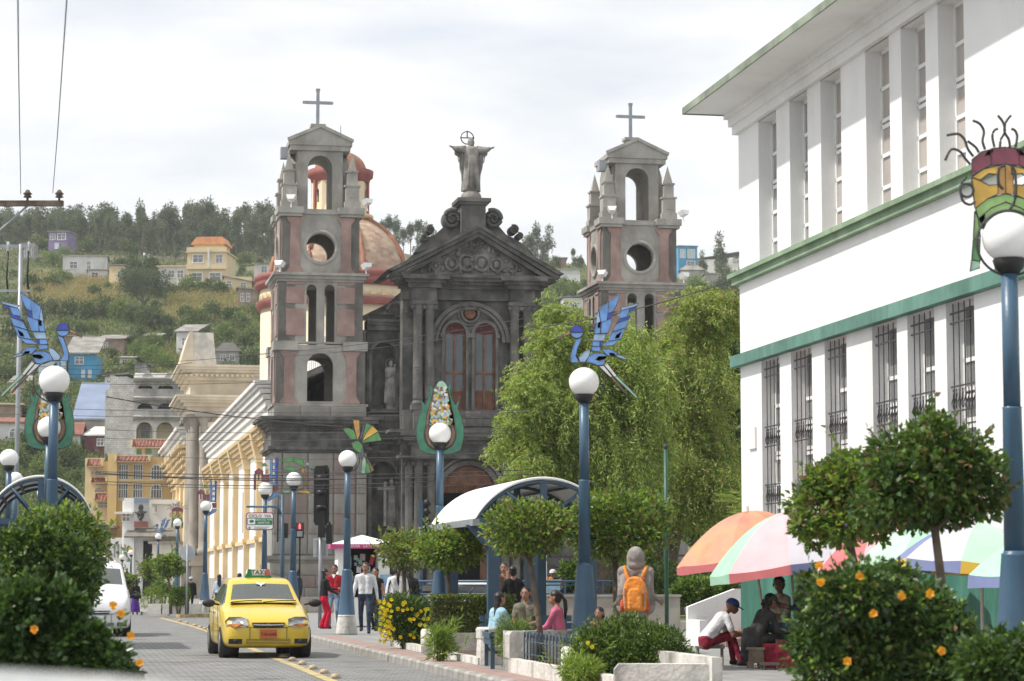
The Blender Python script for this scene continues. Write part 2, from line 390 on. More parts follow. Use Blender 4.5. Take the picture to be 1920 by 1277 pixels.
hm = mat('hillside', (.10, .12, .05), .95, .3, .05, .8, .6, c2=(.19, .165, .10), detail=9, stain=(.035, .06, .018), stscale=.09, stamt=.9)
me = np_mesh('hill', V, FA, ['hillside'], smooth=True); tag(link('hill', me), kind='structure')
def hill_at(px, py):
    d = ray(px, py); y = 200.0
    while y < 640:
        p = Vector((0, 0, CAM_H)) + d * (y / d.y)
        if p.z <= hill_z(p.x, p.y): return p
        y += 1.5
    return p
# kerb line of the right-hand pavement and its frame (x right, y down the street)
K0 = gp(578.6, 1191.6); K1 = gp(900, 1267)
kd = (K0 - K1); KTH = math.atan2(-kd.x, kd.y)
def kline(Y, off=0, z=0):
    """point on the right kerb at depth Y, off metres to the right"""
    t = (Y - K1.y) / kd.y; p = K1 + kd * t; return Vector((p.x + off * math.cos(KTH), p.y + off * math.sin(KTH), z))
# road sheet: from the left kerb to the right kerb
def sheet(name, pts, z, mt, kind='structure'):
    m = MB(); m.add([(p[0], p[1], z) for p in pts], [tuple(range(len(pts)))])
    return tag(m.build(name, mt), kind=kind)
Yk_end = 57.5
a = kline(4); b = kline(Yk_end)
c1 = gp(470, 1158, 0); c2_ = gp(385, 1146, 0)
# crossing street bends left past the taxi; far street goes on to the hill
roadpts = [(a.x, a.y), (b.x, b.y), (b.x - 1.2, b.y + 4.5), (c1.x, c1.y + 2), (c2_.x - 1, c2_.y + 6)]
far1 = gp(262, 1092, 0)
roadpts += [(-27.5, 160), (-32, 205), (-40, 205), (-35, 160), (-22, 80), (-9.2, 20), (-6.2, 4)]
sheet('road', roadpts, -.016 + .02, 'paver_road')
# right pavement (raised), grey flags with a reddish band along the kerb
def raised(name, pts, z0, z1, mt):
    m = MB(); m.prism([(p[0], p[1]) for p in pts], z0, z1, 'z'); return tag(m.build(name, mt), kind='structure')
p0, p1, p2 = kline(4, .14), kline(Yk_end, .14), Vector((b.x + 1.5, b.y + 5.2, 0))
q0, q1 = kline(4, .62), kline(Yk_end, .62)
raised('pavement_edge', [p0, q0, q1, p1], -.02, PAVE, 'pavement_red')
fr_pts = [q0, kline(4, 26), Vector((32, 66, 0)), Vector((6, 66, 0)), p2, kline(Yk_end + .6, .9), q1]
raised('pavement', fr_pts, -.02, PAVE - .003, 'pavement_grey')
kb = tag(bpy.data.objects.new('kerb', None), kind='structure'); col.objects.link(kb)
g = random.Random(3); Y = 22.0
me = None
while Y < Yk_end:
    A_, B_ = kline(Y + .008), kline(Y + .95)
    mb = MB(); ln = (B_ - A_).length
    mb.prism([(-.0, -.02), (.135, -.02), (.135, PAVE + .012 + g.uniform(-.004, .004)), (.03, PAVE + .012), (0.0, PAVE - .02)], 0, ln, 'y')
    o = mb.build('kerb_stone', 'kerbstone', kb, Matrix.Translation((A_.x, A_.y, 0)) @ Matrix.Rotation(KTH, 4, 'Z')); Y += .96
# left median kerb / far corner island
isl = [gp(338, 1150), gp(470, 1150), gp(500, 1139), gp(380, 1118), gp(235, 1118), gp(262, 1147)]
raised('corner_island', isl, -.02, PAVE, 'pavement_grey')
mb = MB(); q = [gp(338, 1152), gp(505, 1148)]; mb.box(0, (q[1] - q[0]).length, 0, .16, -.02, PAVE + .006)
ke = tag(mb.build('kerb_far', 'yellowpaint', None, Matrix.Translation((q[0].x, q[0].y - .1, 0)) @ Matrix.Rotation(math.atan2(q[1].y - q[0].y, q[1].x - q[0].x), 4, 'Z')), kind='structure')
# yellow line with its studs
ln = [(300, 1158), (360, 1174), (388, 1183), (430, 1199), (514, 1233), (560, 1251), (620, 1276), (700, 1310)]
pts = [gp(x, y, .009) for x, y in ln]
m = MB()
for i in range(len(pts) - 1):
    a, b = pts[i], pts[i + 1]; d = (b - a).normalized(); n = Vector((-d.y, d.x, 0)) * .085
    m.add([a - n, a + n, b + n, b - n], [(0, 1, 2, 3)])
tag(m.build('road_line', 'yellowpaint'), kind='structure')
SM = MB(); SM.ell((0, 0, .02), (.075, .055, .045), 12, 6); SM.box(-.078, .078, -.058, .058, .0, .018)
studs = [(531, 1232), (548, 1238.5), (567, 1245.5), (587, 1254), (608, 1262), (629, 1271), (365, 1173.6), (376, 1177), (384, 1179.8), (392, 1182.5), (350, 1168.5), (337, 1165)]
so = None
lb = ['yellow road stud nearest the front right wheel of the taxi', 'second yellow road stud from the front of the taxi', 'third yellow road stud from the taxi along the yellow line',
      'fourth yellow road stud from the taxi toward the kerb', 'fifth yellow road stud from the taxi, last but one before the picture edge', 'yellow road stud at the very bottom of the picture by the kerb',
      'yellow road stud behind the taxi, third from its rear wheel', 'yellow road stud behind the taxi, next but one to its rear wheel', 'yellow road stud just behind the taxi rear wheel, second one', 'yellow road stud right beside the taxi rear wheel',
      'yellow road stud far behind the taxi toward the white van', 'farthest yellow road stud of the line, nearest the white van']
for (x, y), l in zip(studs, lb):
    p = gp(x, y, .012)
    if so is None: so = SM.build('road_stud', 'stud'); o = so
    else: o = so.copy(); col.objects.link(o)
    o.matrix_world = frame(p, R(20 + g.uniform(-8, 8))); tag(o, l, 'road stud', 'yellow road studs along the painted line')
# ================================================================== CHURCH
CY = 110.5
CF = frame((0, 0, 0)); _o = at(598, 1085, CY); CF = frame((_o.x, _o.y, 0))          # origin: below the middle of the left tower's front
def cp(px, py, v=0.0): return inpl_y(CF, px, py, v)
def cz(py, px=598, v=0.0): return cp(px, py, v)[1]
church = thing('church', 'dark stone church with two grey bell towers, tiled dome and a statue on its gable', 'church', CF)
NBLK = [0]
UB = MB(); UB.add([(-.5, -.5, -.5), (.5, -.5, -.5), (.5, .5, -.5), (-.5, .5, -.5), (-.46, -.5, -.46), (.46, -.5, -.46), (.46, -.5, .46), (-.46, -.5, .46), (-.5, -.38, .5), (.5, -.38, .5), (.5, .5, .5), (-.5, .5, .5), (-.5, -.38, -.5), (.5, -.38, -.5)],
    [(4, 5, 6, 7), (12, 13, 5, 4), (13, 9, 6, 5), (9, 8, 7, 6), (8, 12, 4, 7), (12, 8, 11, 3), (13, 2, 10, 9), (8, 9, 10, 11), (3, 2, 13, 12), (2, 3, 11, 10)])
UBM = {}
def ublock(mt):
    if mt not in UBM:
        me = bpy.data.meshes.new('stone_block'); vs = [v for v in UB.v[2:]]
        me.from_pydata(UB.v, [], UB.f); me.materials.append(MATS[mt]); UBM[mt] = me
    return UBM[mt]
def blocks(parent, x0, x1, z0, z1, y, bw, bh, mts, dep=.12, seed=1, gap=.018, cap=240, name='stone_block'):
    """courses of single stone blocks on the plane y (front faces stand at y - dep/2)"""
    g = random.Random(seed); z = z0; k = 0
    nr = max(1, round((z1 - z0) / bh)); h = (z1 - z0) / nr
    for r in range(nr):
        x = x0; off = (r % 2) * .5
        while x < x1 - .05:
            wd = bw * g.uniform(.75, 1.3) * (1 - off * .5); off = 0
            if x + wd > x1 - bw * .35: wd = x1 - x
            if NBLK[0] >= cap: return
            o = bpy.data.objects.new(name, ublock(g.choice(mts))); col.objects.link(o); o.parent = parent
            o.location = (x + wd / 2, y + g.uniform(-.008, .008), z0 + h * (r + .5)); o.scale = (wd - gap, dep, h - gap)
            NBLK[0] += 1; x += wd

Zp, ZA, ZB, ZC, ZD, ZE = cz(757), cz(644), cz(513), cz(391), cz(276), cz(236)   # tier levels
HP, HA, HB, HC = 2.15, 2.05, 1.96, 1.80
def fourside(mb, fn, hw):
    for k in range(4):
        mb.M = Matrix.Rotation(k * PI / 2, 4, 'Z'); fn(mb, -hw)
    mb.M = None
def flare(mb, x, z0, z1, w, y0, y1, fl=1.75, hh=.32):
    f = w * fl / 2; h = w / 2
    mb.prism([(x - f, z0), (x + f, z0), (x + f, z0 + .08), (x + h, z0 + hh), (x + h, z1 - hh), (x + f, z1 - .1), (x + f, z1), (x - f, z1), (x - f, z1 - .1), (x - h, z1 - hh), (x - h, z0 + hh), (x - f, z0 + .08)], y0, y1)
def tower(x, y, label):
    """bell tower; x, y: middle of its plan in the church's frame"""
    M0 = Matrix.Translation((x, y, 0))
    body = MB()
    # podium
    body.box(-HP, HP, -HP, HP, 0, Zp - 1.35)
    body.box(-HP + .02, HP - .02, -HP + .02, HP - .02, Zp - .62, Zp - .08)
    T = .34
    # tier A: one round-headed opening on each side, thick corner piers
    def fa(mb, y): mb.wallhole(-HA, HA, Zp, ZA - .32, 0, 1.2, Zp + .12, Zp + 1.75, y, y + T)
    fourside(body, fa, HA)
    def fb(mb, y):
        mb.wallhole(-HB, 0, ZA, ZB - .22, -.42, .47, ZA + .1, ZB - .72, y, y + T, n=6)
        mb.wallhole(0, HB, ZA, ZB - .22, .42, .47, ZA + .1, ZB - .72, y, y + T, n=6)
    fourside(body, fb, HB)
    zc = cz(462)
    def fc(mb, y): mb.wallhole(-HC, HC, ZB, ZC - .2, 0, 1.32, 0, zc, y, y + T, 'circle', n=10)
    fourside(body, fc, HC)
    for s in (-1, 1):
        for t in (-1, 1):
            body.box(s * (HC - .5), s * HC, t * (HC - .5), t * HC, ZB, ZC - .2)
            body.box(s * (HB - .8), s * HB, t * (HB - .8), t * HB, ZA, ZB - .22)
            body.box(s * (HA - .75), s * HA, t * (HA - .75), t * HA, Zp, ZA - .32)
    # belfry: gabled house with an arch through it
    bw, bd = 1.06, 1.3
    za = cz(285) - .58
    body.wallhole(-bw, bw, ZC - .02, ZD - .02, 0, 1.14, ZC + .1, za, -bd, bd)
    # small gable houses on the flanks
    for s in (-1, 1):
        body.box(s * bw, s * (bw + .34), -.62, .62, ZC + .02, ZD - .55)
        body.prism([(-.62, ZD - .55), (.62, ZD - .55), (0, ZD + .05)], s * bw, s * (bw + .34), 'x')
    t = MB_part = body.build('bell_tower', 'cement', church, M0)
    if label: t['label'] = label
    # cornices
    c = MB()
    def ring(hw, z0, z1, p): c.box(-hw - p, hw + p, -hw - p, hw + p, z0, z1)
    ring(HP, Zp - .12, Zp, .05); c.build('cornice', 'cement', t)
    for s in (-1, 1):
        for q in (-1, 1):
            e = MB(); e.box(s * (HA - 1.02), s * (HA + .12), q * (HA - 1.02), q * (HA + .12), ZA - .32, ZA + .1); e.build('pier_cap', 'cement', t)
            e = MB(); e.box(s * (HC - 1.0), s * (HC + .22), q * (HC - 1.0), q * (HC + .22), ZC - .2, ZC + .1)
            e.box(s * (HC - .94), s * (HC + .14), q * (HC - .94), q * (HC + .14), ZC - .34, ZC - .199); e.build('pier_cap', 'cement', t)
    c = MB(); ring(HA, ZA - .34, ZA - .06, .02); c.build('cornice', 'cement', t); c = MB(); ring(HB, ZB - .24, ZB - .08, .14); ring(HB, ZB - .08, ZB + .04, .26); ring(HB, ZB - .36, ZB - .24, .05)
    c.build('cornice', 'cement', t); c = MB(); ring(HC, ZC - .22, ZC - .02, .06); c.build('cornice', 'cement', t); c = MB()
    c.box(-bw - .34, bw + .34, -bd - .1, bd + .1, ZD - .02, ZD + .22)
    c.box(-bw - .42, bw + .42, -bd - .16, bd + .16, ZD + .22, ZD + .34)
    o = c.build('cornice', 'cement', t)
    # pediment
    p = MB(); pz = ZD + .34
    p.prism([(-bw - .42, pz), (bw + .42, pz), (bw + .42, pz + .1), (0, ZE + .12), (-bw - .42, pz + .1)], -bd - .16, bd + .16)
    p2 = MB()
    for s in (-1, 1):
        p2.prism([(s * (bw + .46), pz + .04), (0, ZE + .06), (0, ZE + .22), (s * (bw + .5), pz + .18)], -bd - .24, -bd - .12)
    o2 = p.build('pediment', 'cement', t); p2.build('pediment_moulding', 'cement_dark', o2) if False else None
    q = p2.build('pediment_moulding', 'cement', t)
    # pink panels and columns: single pieces
    for k in range(4):
        if k in (1, 2): continue
        K = Matrix.Rotation(k * PI / 2 if k == 0 else -PI / 2, 4, 'Z')
        for s in (-1, 1):
            for (hw, z0, z1, w) in ((HA, Zp + .02, ZA - .34, .46), (HC, ZB + .04, ZC - .36, .46)):
                mb = MB(); mb.M = K; flare(mb, s * (hw - .62), z0, z1, w, -hw - .055, -hw + .02); mb.build('pink_pilaster', 'pinkstone', t)
            for z0, z1 in ((ZA + .38, ZA + 1.62), (ZA + 1.86, ZB - .62), (ZB - .5, ZB - .38)):
                mb = MB(); mb.M = K; mb.box(s * (HB - .38), s * (HB - 1.2), -HB - .035, -HB + .02, z0, z1); mb.build('pink_panel', 'pinkstone', t)
    # ring round the round openings
    for k in (0, -1):
        mb = MB(); mb.M = Matrix.Rotation(k * PI / 2, 4, 'Z')
        n = 28; vs = []
        for i in range(n):
            a = 2 * PI * i / n
            for rr, yy in ((.66, 0.05), (.66, -.05), (.70, -.075), (.80, -.075), (.84, -.0)):
                vs.append((rr * math.cos(a), -HC + yy - .005, zc + rr * math.sin(a)))
        fs = []
        for i in range(n):
            j = (i + 1) % n
            for q_ in range(4): fs.append((i * 5 + q_, i * 5 + q_ + 1, j * 5 + q_ + 1, j * 5 + q_))
        mb.add(vs, fs, True); mb.build('round_opening_ring', 'cement', t)
    # pinnacles
    for s in (-1, 1):
        for q_ in (-1, 1):
            mb = MB(); cx, cy = s * (HC - .33), q_ * (HC - .33)
            def bb(h, z0, z1): mb.box(cx - h, cx + h, cy - h, cy + h, z0, z1)
            bb(.37, ZC + .1, ZC + .42); bb(.31, ZC + .42, ZC + 1.12); bb(.37, ZC + 1.12, ZC + 1.2); bb(.24, ZC + 1.2, ZC + 1.8); bb(.29, ZC + 1.8, ZC + 1.88)
            mb.add([(cx - .2, cy - .2, ZC + 1.88), (cx + .2, cy - .2, ZC + 1.88), (cx + .2, cy + .2, ZC + 1.88), (cx - .2, cy + .2, ZC + 1.88), (cx, cy, ZC + 2.75)], [(0, 1, 4), (1, 2, 4), (2, 3, 4), (3, 0, 4)])
            mb.box(cx - .16, cx + .16, cy - .335, cy - .31, ZC + .6, ZC + .95)
            mb.build('pinnacle', 'cement', t)
    # pedestal and cross
    mb = MB(); mb.box(-.28, .28, -.28, .28, ZE - .05, ZE + .3); mb.box(-.35, .35, -.35, .35, ZE + .3, ZE + .44)
    mb.build('cross_pedestal', 'cement', t, Matrix.Translation((0, 0, 0)))
    mb = MB(); zt = ZE + 2.12; z0 = ZE + .44
    mb.box(-.075, .075, -.06, .06, z0, zt); mb.box(-.6, .6, -.055, .055, zt - .68, zt - .54)
    for dx, dz in ((0, zt), (-.62, zt - .61), (.62, zt - .61)):
        mb.box(dx - .1, dx + .1, -.07, .07, dz - .06, dz + .06)
    mb.build('cross', 'steelgrey', t)
    # loudspeaker horns and floodlights on the ledges
    for (lx, ly, lz, rz) in ((HC + .3, -HC, ZC + .35, 30), (HB + .1, -HB, ZB + .35, 25), (-HB + .1, -HB - .1, ZB + .35, -30), (-HC + .4, -HC - .2, ZC + .4, -10)):
        mb = MB(); mb.M = Matrix.Translation((lx, ly, lz)) @ Matrix.Rotation(R(rz), 4, 'Z') @ Matrix.Rotation(R(-18), 4, 'X')
        mb.prism([(-.12, -.1), (.12, -.1), (.22, .12), (-.22, .12)], -.3, .06); mb.box(-.02, .02, -.02, .02, -.4, -.1)
        mb.build('floodlight', 'signwhite', t)
    mb = MB(); mb.M = Matrix.Translation((-bw - .55, -bd + .3, ZD - .1)); mb.box(-.22, .12, -.25, .25, -.3, .22); mb.build('bell_loudspeaker', 'steelgrey', t)
    return t
tL = tower(0, HP, 'left bell tower, the nearer of the two, beside the long white wall')
rx = cp(1200, 462, 0)[0]
rx = cp(1203, 500, .7)[0]
tR = tower(rx, HP + .7, 'right bell tower behind the weeping tree')
# podium cornices (dark, deep) left tower and right tower
def dcornice(x0, x1, yb, zt, name='dark_cornice', parent=church, mt='darkstone'):
    m = MB()
    for p, a, b in ((.62, 0, .14), (.5, .14, .3), (.34, .3, .42), (.2, .42, .6), (.1, .6, 1.35), (.24, 1.35, 1.5), (.14, 1.5, 1.62)):
        m.box(x0 - p, x1 + p, yb - p, yb + 4.2, zt - b, zt - a)
    n = int((x1 - x0) / .17)
    for i in range(n): m.box(x0 + i * .17, x0 + i * .17 + .09, yb - .3, yb, zt - .52, zt - .42)
    return m.build(name, mt, parent)
zdc = cz(788)
dcornice(-HP, HP, 0, Zp - .62); dcornice(rx - HP, rx + HP, .7, Zp - .62)
# big blocks of the podium fronts
zc0 = Zp - .62 - 1.62
def podium(x0, w, yb):
    # side pilasters and stone courses
    xs_ = [x0 - w, x0 - w + .42, x0 - .55, x0 + .62, x0 + w - .5, x0 + w]
    mts = [['greyblock'], ['pinkblock', 'pinkblock', 'greyblock'], ['greyblock', 'pinkblock'], ['pinkblock', 'pinkblock', 'greyblock'], ['greyblock']]
    for i in range(5):
        blocks(church, xs_[i] + .02, xs_[i + 1] - .02, 2.55, zc0 - .02, yb - (.12 if i in (0, 4) else .03), 1.2, .95, mts[i], .14, 11 + i)
    m = MB(); m.box(x0 - w - .3, x0 + w + .2, yb - .32, yb + 1, 2.32, 2.5); m.box(x0 - w - .2, x0 + w + .12, yb - .24, yb + 1, 2.18, 2.32); m.box(x0 - w - .22, x0 + w + .14, yb - .26, yb + 1, 0, .5)
    m.build('plinth_moulding', 'cement_dark', church)
    blocks(church, x0 - w - .1, x0 + w + .05, .5, 2.18, yb - .16, 1.0, .56, ['greyblock', 'pinkblock', 'greyblock'], .12, 31)
podium(0, HP, 0); podium(rx, HP, .7)
blocks(church, -HP + .03, HP - .03, Zp - .6, Zp - .13, -.02, 1.1, .47, ['greyblock'], .1, 5)

# ------------------------------------------------------------------ facade between the towers (dark stone)
VF = -1.3
def fx(px, py=700): return cp(px, py, VF)[0]
def fz(py, px=885): return cp(px, py, VF)[1]
x0, x1 = fx(757), fx(1012); xm = (x0 + x1) / 2
zg = fz(545); zl = fz(770)
fac = MB()
# upper storey wall with two arched windows
wx1, wx2 = fx(856), fx(912); ww = .98; wz0 = fz(768); wzs = fz(604) - ww / 2
fac.wallhole(x0, (wx1 + wx2) / 2, zl - .02, zg, wx1, ww, wz0, wzs, VF + .45, VF + .9)
fac.wallhole((wx1 + wx2) / 2, x1, zl - .02, zg, wx2, ww, wz0, wzs, VF + .45, VF + .9)
# lower storey with the portal
dxm = fx(881, 950); dw = fx(932, 950) - fx(830, 950); dzs = fz(872) - dw / 2
fac.wallhole(x0, x1, 0, zl, dxm, dw, 0, dzs, VF + .35, VF + .8)
fac.box(x0, x1, VF + 2.6, VF + 3.0, 0, zg)
fac.box(x0, x0 + .3, VF + .8, 4.0, 0, zg); fac.box(x1 - .3, x1, VF + .8, 4.0, 0, zg)
F_ = fac.build('facade', 'darkstone', church)
# plain smoother panels
m = MB(); zp = fz(545)
m.prism([(wx1 - .62, wz0 - .0), (wx1 - .5, wz0), (wx1 - .5, wzs), (wx1 - .5, fz(590)), (wx1 - .62, fz(590))], VF + .38, VF + .46)
# window surrounds: arch mouldings
def archring(mb, cx, zs, r0, r1, y0, y1, n=14, a0=0, a1=PI):
    pl = [(cx + r1 * math.cos(a0 + (a1 - a0) * i / n), zs + r1 * math.sin(a0 + (a1 - a0) * i / n)) for i in range(n + 1)]
    pl += [(cx + r0 * math.cos(a0 + (a1 - a0) * i / n), zs + r0 * math.sin(a0 + (a1 - a0) * i / n)) for i in range(n, -1, -1)]
    mb.prism(pl, y0, y1)
for wx in (wx1, wx2):
    mb = MB(); archring(mb, wx, wzs, ww / 2, ww / 2 + .14, VF + .33, VF + .47)
    for s in (-1, 1):
        mb.box(wx + s * ww / 2, wx + s * (ww / 2 + .13), VF + .35, VF + .47, wz0, wzs); mb.box(wx + s * (ww / 2 - .0), wx + s * (ww / 2 + .2), VF + .3, VF + .47, wzs - .2, wzs)
    mb.build('window_surround', 'darkstone2', F_)
mb = MB(); bx = (wx1 + wx2) / 2; rz = fz(586)
archring(mb, bx, fz(640), 1.5, 1.64, VF + .3, VF + .47, 20); archring(mb, bx, fz(640), 1.68, 1.86, VF + .26, VF + .47, 20)
archring(mb, bx, rz, .34, .46, VF + .3, VF + .47, 20, 0, 2 * PI - .001); archring(mb, bx, rz, .5, .58, VF + .34, VF + .47, 20, 0, 2 * PI - .001)
mb.build('blind_arch', 'darkstone2', F_)
mb = MB(); mb.lathe([(.0, .03), (.2, .05), (.34, 0)], 16); mb.build('round_window', 'wood', F_, Matrix.Translation((bx, VF + .44, rz)) @ Matrix.Rotation(PI / 2, 4, 'X'))
# windows: glass, wooden frames, red fan, wooden doors
for wx in (wx1, wx2):
    fr = MB(); h = ww / 2; y = VF + .62
    for s in (-1, 1): fr.box(wx + s * h, wx + s * (h - .09), y, y + .1, wz0, wzs)
    fr.box(wx - .05, wx + .05, y - .02, y + .08, wz0, wzs)
    zt = wz0 + .88; zq = wz0 + 1.72
    for z in (zt, zq): fr.box(wx - h, wx + h, y - .01, y + .08, z - .05, z + .05)
    fr.box(wx - h, wx + h, y - .015, y + .07, wz0, wz0 + .1)
    o = fr.build('church_window', 'wood', F_)
    gl = MB(); gl.box(wx - h, wx + h, y + .05, y + .07, wz0, wzs); gl.build('pane', 'churchglass', F_)
    dr = MB()
    for s in (-1, 1): dr.box(wx + s * .07, wx + s * (h - .1), y + .02, y + .06, wz0 + .1, zt - .05); dr.box(wx + s * .14, wx + s * (h - .17), y, y + .03, wz0 + .2, zt - .15)
    dr.build('wooden_shutter', 'wood', F_)
    fn = MB(); archring(fn, wx, wzs, .36, h, y, y + .08); archring(fn, wx, wzs - .02, .08, .16, y, y + .06)
    for k in range(1, 6):
        a = PI * k / 6; fn.M = Matrix.Translation((wx, 0, wzs)) @ Matrix.Rotation(-a, 4, 'Y'); fn.box(.1, .42, y, y + .06, -.03, .03)
    fn.M = None; fn.box(wx - h, wx + h, y + .06, y + .09, wzs, wzs + h * .8); fn.build('carved_fan', 'woodred', F_)
# columns in pairs, both storeys
def column(x, y, z0, z1, r, nm='column', mt='darkstone2', parent=F_, bands=True):
    mb = MB(); H = z1 - z0
    mb.box(x - r * 1.45, x + r * 1.45, y - r * 1.45, y + r * 1.45, z0, z0 + .25)
    pr = [(r * 1.35, .25), (r * 1.35, .33), (r * 1.05, .4), (r, .5)]
    zz = .5
    if bands:
        while zz < min(2.0, H * .5): pr += [(r * 1.02, zz), (r * 1.1, zz + .04), (r * 1.02, zz + .09)]; zz += .13
    pr += [(r, max(zz, .6)), (r * .9, H - .62), (r * 1.05, H - .58), (r * .95, H - .5), (r * 1.1, H - .4), (r * 1.5, H - .18), (r * 1.25, H - .16)]
    mb.lathe(pr, 12, (x, y, z0)); mb.box(x - r * 1.5, x + r * 1.5, y - r * 1.5, y + r * 1.5, z1 - .16, z1)
    for s in (-1, 1): mb.ell((x + s * r * 1.2, y - r, z1 - .28), (.1, .1, .12), 8, 5)
    return mb.build(nm, mt, parent)
zc1 = fz(566)
for px in (784, 806, 966, 990): column(fx(px), VF + .12, zl + .0, zc1, .22)
zc2 = fz(858)
for px in (769, 785, 809): column(fx(px, 950), VF + (.12 if px != 769 else .3), .9, zc2, .21, bands=False)
for px in (948, 968, 990): column(fx(px, 950), VF + .12, .9, zc2, .21, bands=False)
# entablatures that step forward over the columns
mb = MB()
def ent(mb, xa, xb, yb, zt, hs):
    z = zt
    for p, h in hs: mb.box(xa - p, xb + p, yb - p, VF + .5, z - h, z); z -= h
ent(mb, x0, x1, VF + .3, fz(517), ((.75, .14), (.6, .16), (.4, .14), (.22, .18), (.1, .5)))
ent(mb, fx(775), fx(814), VF - .06, fz(519.5), ((.6, .2), (.42, .16), (.28, .2), (.1, .64))); ent(mb, fx(960), fx(998), VF - .06, fz(519.5), ((.6, .2), (.42, .16), (.28, .2), (.1, .64)))
for i in range(int((x1 - x0) / .2)): mb.box(x0 + i * .2, x0 + i * .2 + .1, VF - .14, VF + .1, fz(517) - .46, fz(517) - .34)
mb.build('upper_entablature', 'darkstone', F_)
mb = MB(); zz = fz(808)
for p, h in ((.75, .14), (.6, .16), (.42, .14), (.2, .2), (.1, .5), (.26, .14)):
    mb.box(x0 - p, x1 + p, VF - .12 - p, VF + .5, zz - h, zz); zz -= h
for px in (784, 966):
    z = fz(812)
    for p, h in ((.6, .2), (.45, .2), (.2, .2), (.08, .6)): mb.box(fx(px) - .3 - p, fx(px) + .8 + p, VF - .4 - p, VF, z - h, z); z -= h
mb.build('middle_entablature', 'darkstone', F_)
mb = MB(); mb.box(x0, x1, VF + .1, VF + .6, fz(808), zl); mb.box(fx(775), fx(816), VF - .16, VF + .2, fz(808), zl); mb.box(fx(957), fx(1000), VF - .16, VF + .2, fz(808), zl)
mb.box(fx(838), fx(936), VF + .04, VF + .2, fz(800), zl); mb.build('balcony_parapet', 'darkstone2', F_)
mb = MB(); mb.box(x0 - .3, x1 + .3, VF - .25, VF + .4, .35, .9) if False else None
# portal: ring, wooden tympanum, dark opening, doors
archring(mb, dxm, dzs, dw / 2, dw / 2 + .22, VF + .2, VF + .36, 20); archring(mb, dxm, dzs, dw / 2 + .28, dw / 2 + .4, VF + .12, VF + .36, 20)
for s in (-1, 1): mb.box(dxm + s * dw / 2, dxm + s * (dw / 2 + .2), VF + .22, VF + .36, .1, dzs)
mb.build('portal_surround', 'darkstone2', F_)
mb = MB(); h = dw / 2 - .02; tz = fz(913)
pl = [(dxm + h * math.cos(PI * i / 20), dzs + h * math.sin(PI * i / 20)) for i in range(21)]
pl += [(dxm + h * (-1 + 2 * i / 16), tz + .13 * math.sin(i / 16 * PI * 3.0) ** 2 - (.12 if 4 < i < 12 else 0)) for i in range(17)]
mb.prism(pl, VF + .5, VF + .58)
for k in range(1, 6):
    a = PI * k / 6; mb.M = Matrix.Translation((dxm, 0, dzs)) @ Matrix.Rotation(-a, 4, 'Y'); mb.box(.25, h - .1, VF + .46, VF + .5, -.035, .035)
mb.M = None; archring(mb, dxm, dzs, .5, .58, VF + .46, VF + .5)
archring(mb, dxm, dzs, h - .14, h - .05, VF + .46, VF + .5, 16); mb.build('carved_door_head', 'wood', F_)
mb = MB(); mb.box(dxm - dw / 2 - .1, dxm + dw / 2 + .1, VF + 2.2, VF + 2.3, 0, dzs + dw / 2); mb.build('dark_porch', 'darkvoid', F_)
for s in (-1, 1):
    mb = MB(); mb.box(dxm + s * (dw / 2 - .05), dxm + s * (dw / 2 - .62), VF + .9, VF + .98, .1, 3.4)
    for z in (.3, 1.3, 2.4): mb.box(dxm + s * (dw / 2 - .14), dxm + s * (dw / 2 - .52), VF + .87, VF + .9, z, z + .8)
    mb.build('door_leaf', 'wood', F_)
# pediment
pc = fx(895, 425); pxl, pxr = fx(722, 519), fx(1053, 516); pz0 = fz(519); pza = fz(423); 
mb = MB(); th = .42
for (a, b, d0, d1, y0) in ((0, .16, 0, 0, VF - .62), (.16, .34, .12, .1, VF - .5), (.34, .56, .3, .2, VF - .36)):
    for (xa, s) in ((pxl, 1), (pxr, -1)):
        sl_ = (pza - pz0) / (pc - xa)
        mb.prism([(xa + s * d0, pz0 - a + .15), (pc, pza - a), (pc, pza - b), (xa + s * (d0 + .3), pz0 - a + .12 - .0)], y0, VF + 4.4 if a == 0 else VF + .4)
mb.build('pediment_cornice', 'darkstone', F_)
mb = MB(); mb.prism([(pxl + .8, pz0), (pxr - .8, pz0), (pc, pza - .35)], VF + .05, VF + .4); T_ = mb.build('tympanum', 'relief', F_)
mb = MB(); g = random.Random(5); zt = pz0 + .12
for (cx, r) in ((-1.05, .34), (-.35, .42), (.35, .42), (1.05, .34), (-1.8, .24), (1.8, .24)):
    archring(mb, pc - .15 + cx, zt + r + .12, r * .7, r, VF - .06, VF + .06, 16, 0, 2 * PI - .01); mb.ell((pc - .15 + cx, VF + .02, zt + r + .12), (r * .45, .1, r * .6), 10, 6)
for i in range(60):
    x = g.uniform(-2.6, 2.6); lim = (1 - abs(x) / 3.6) * (pza - pz0 - .5); z = g.uniform(0, max(.05, lim)); mb.ell((pc - .1 + x, VF + .03, zt + z), (g.uniform(.05, .14), .09, g.uniform(.06, .2)), 7, 5)
for k in range(13):
    a = PI * 2 * k / 13; mb.tube([(pc - .1 + .12 * math.cos(a), VF, zt + 1.25 + .12 * math.sin(a)), (pc - .1 + .36 * math.cos(a), VF, zt + 1.25 + .36 * math.sin(a))], [.05, .01], 4)
mb.build('carved_relief', 'relief', F_)
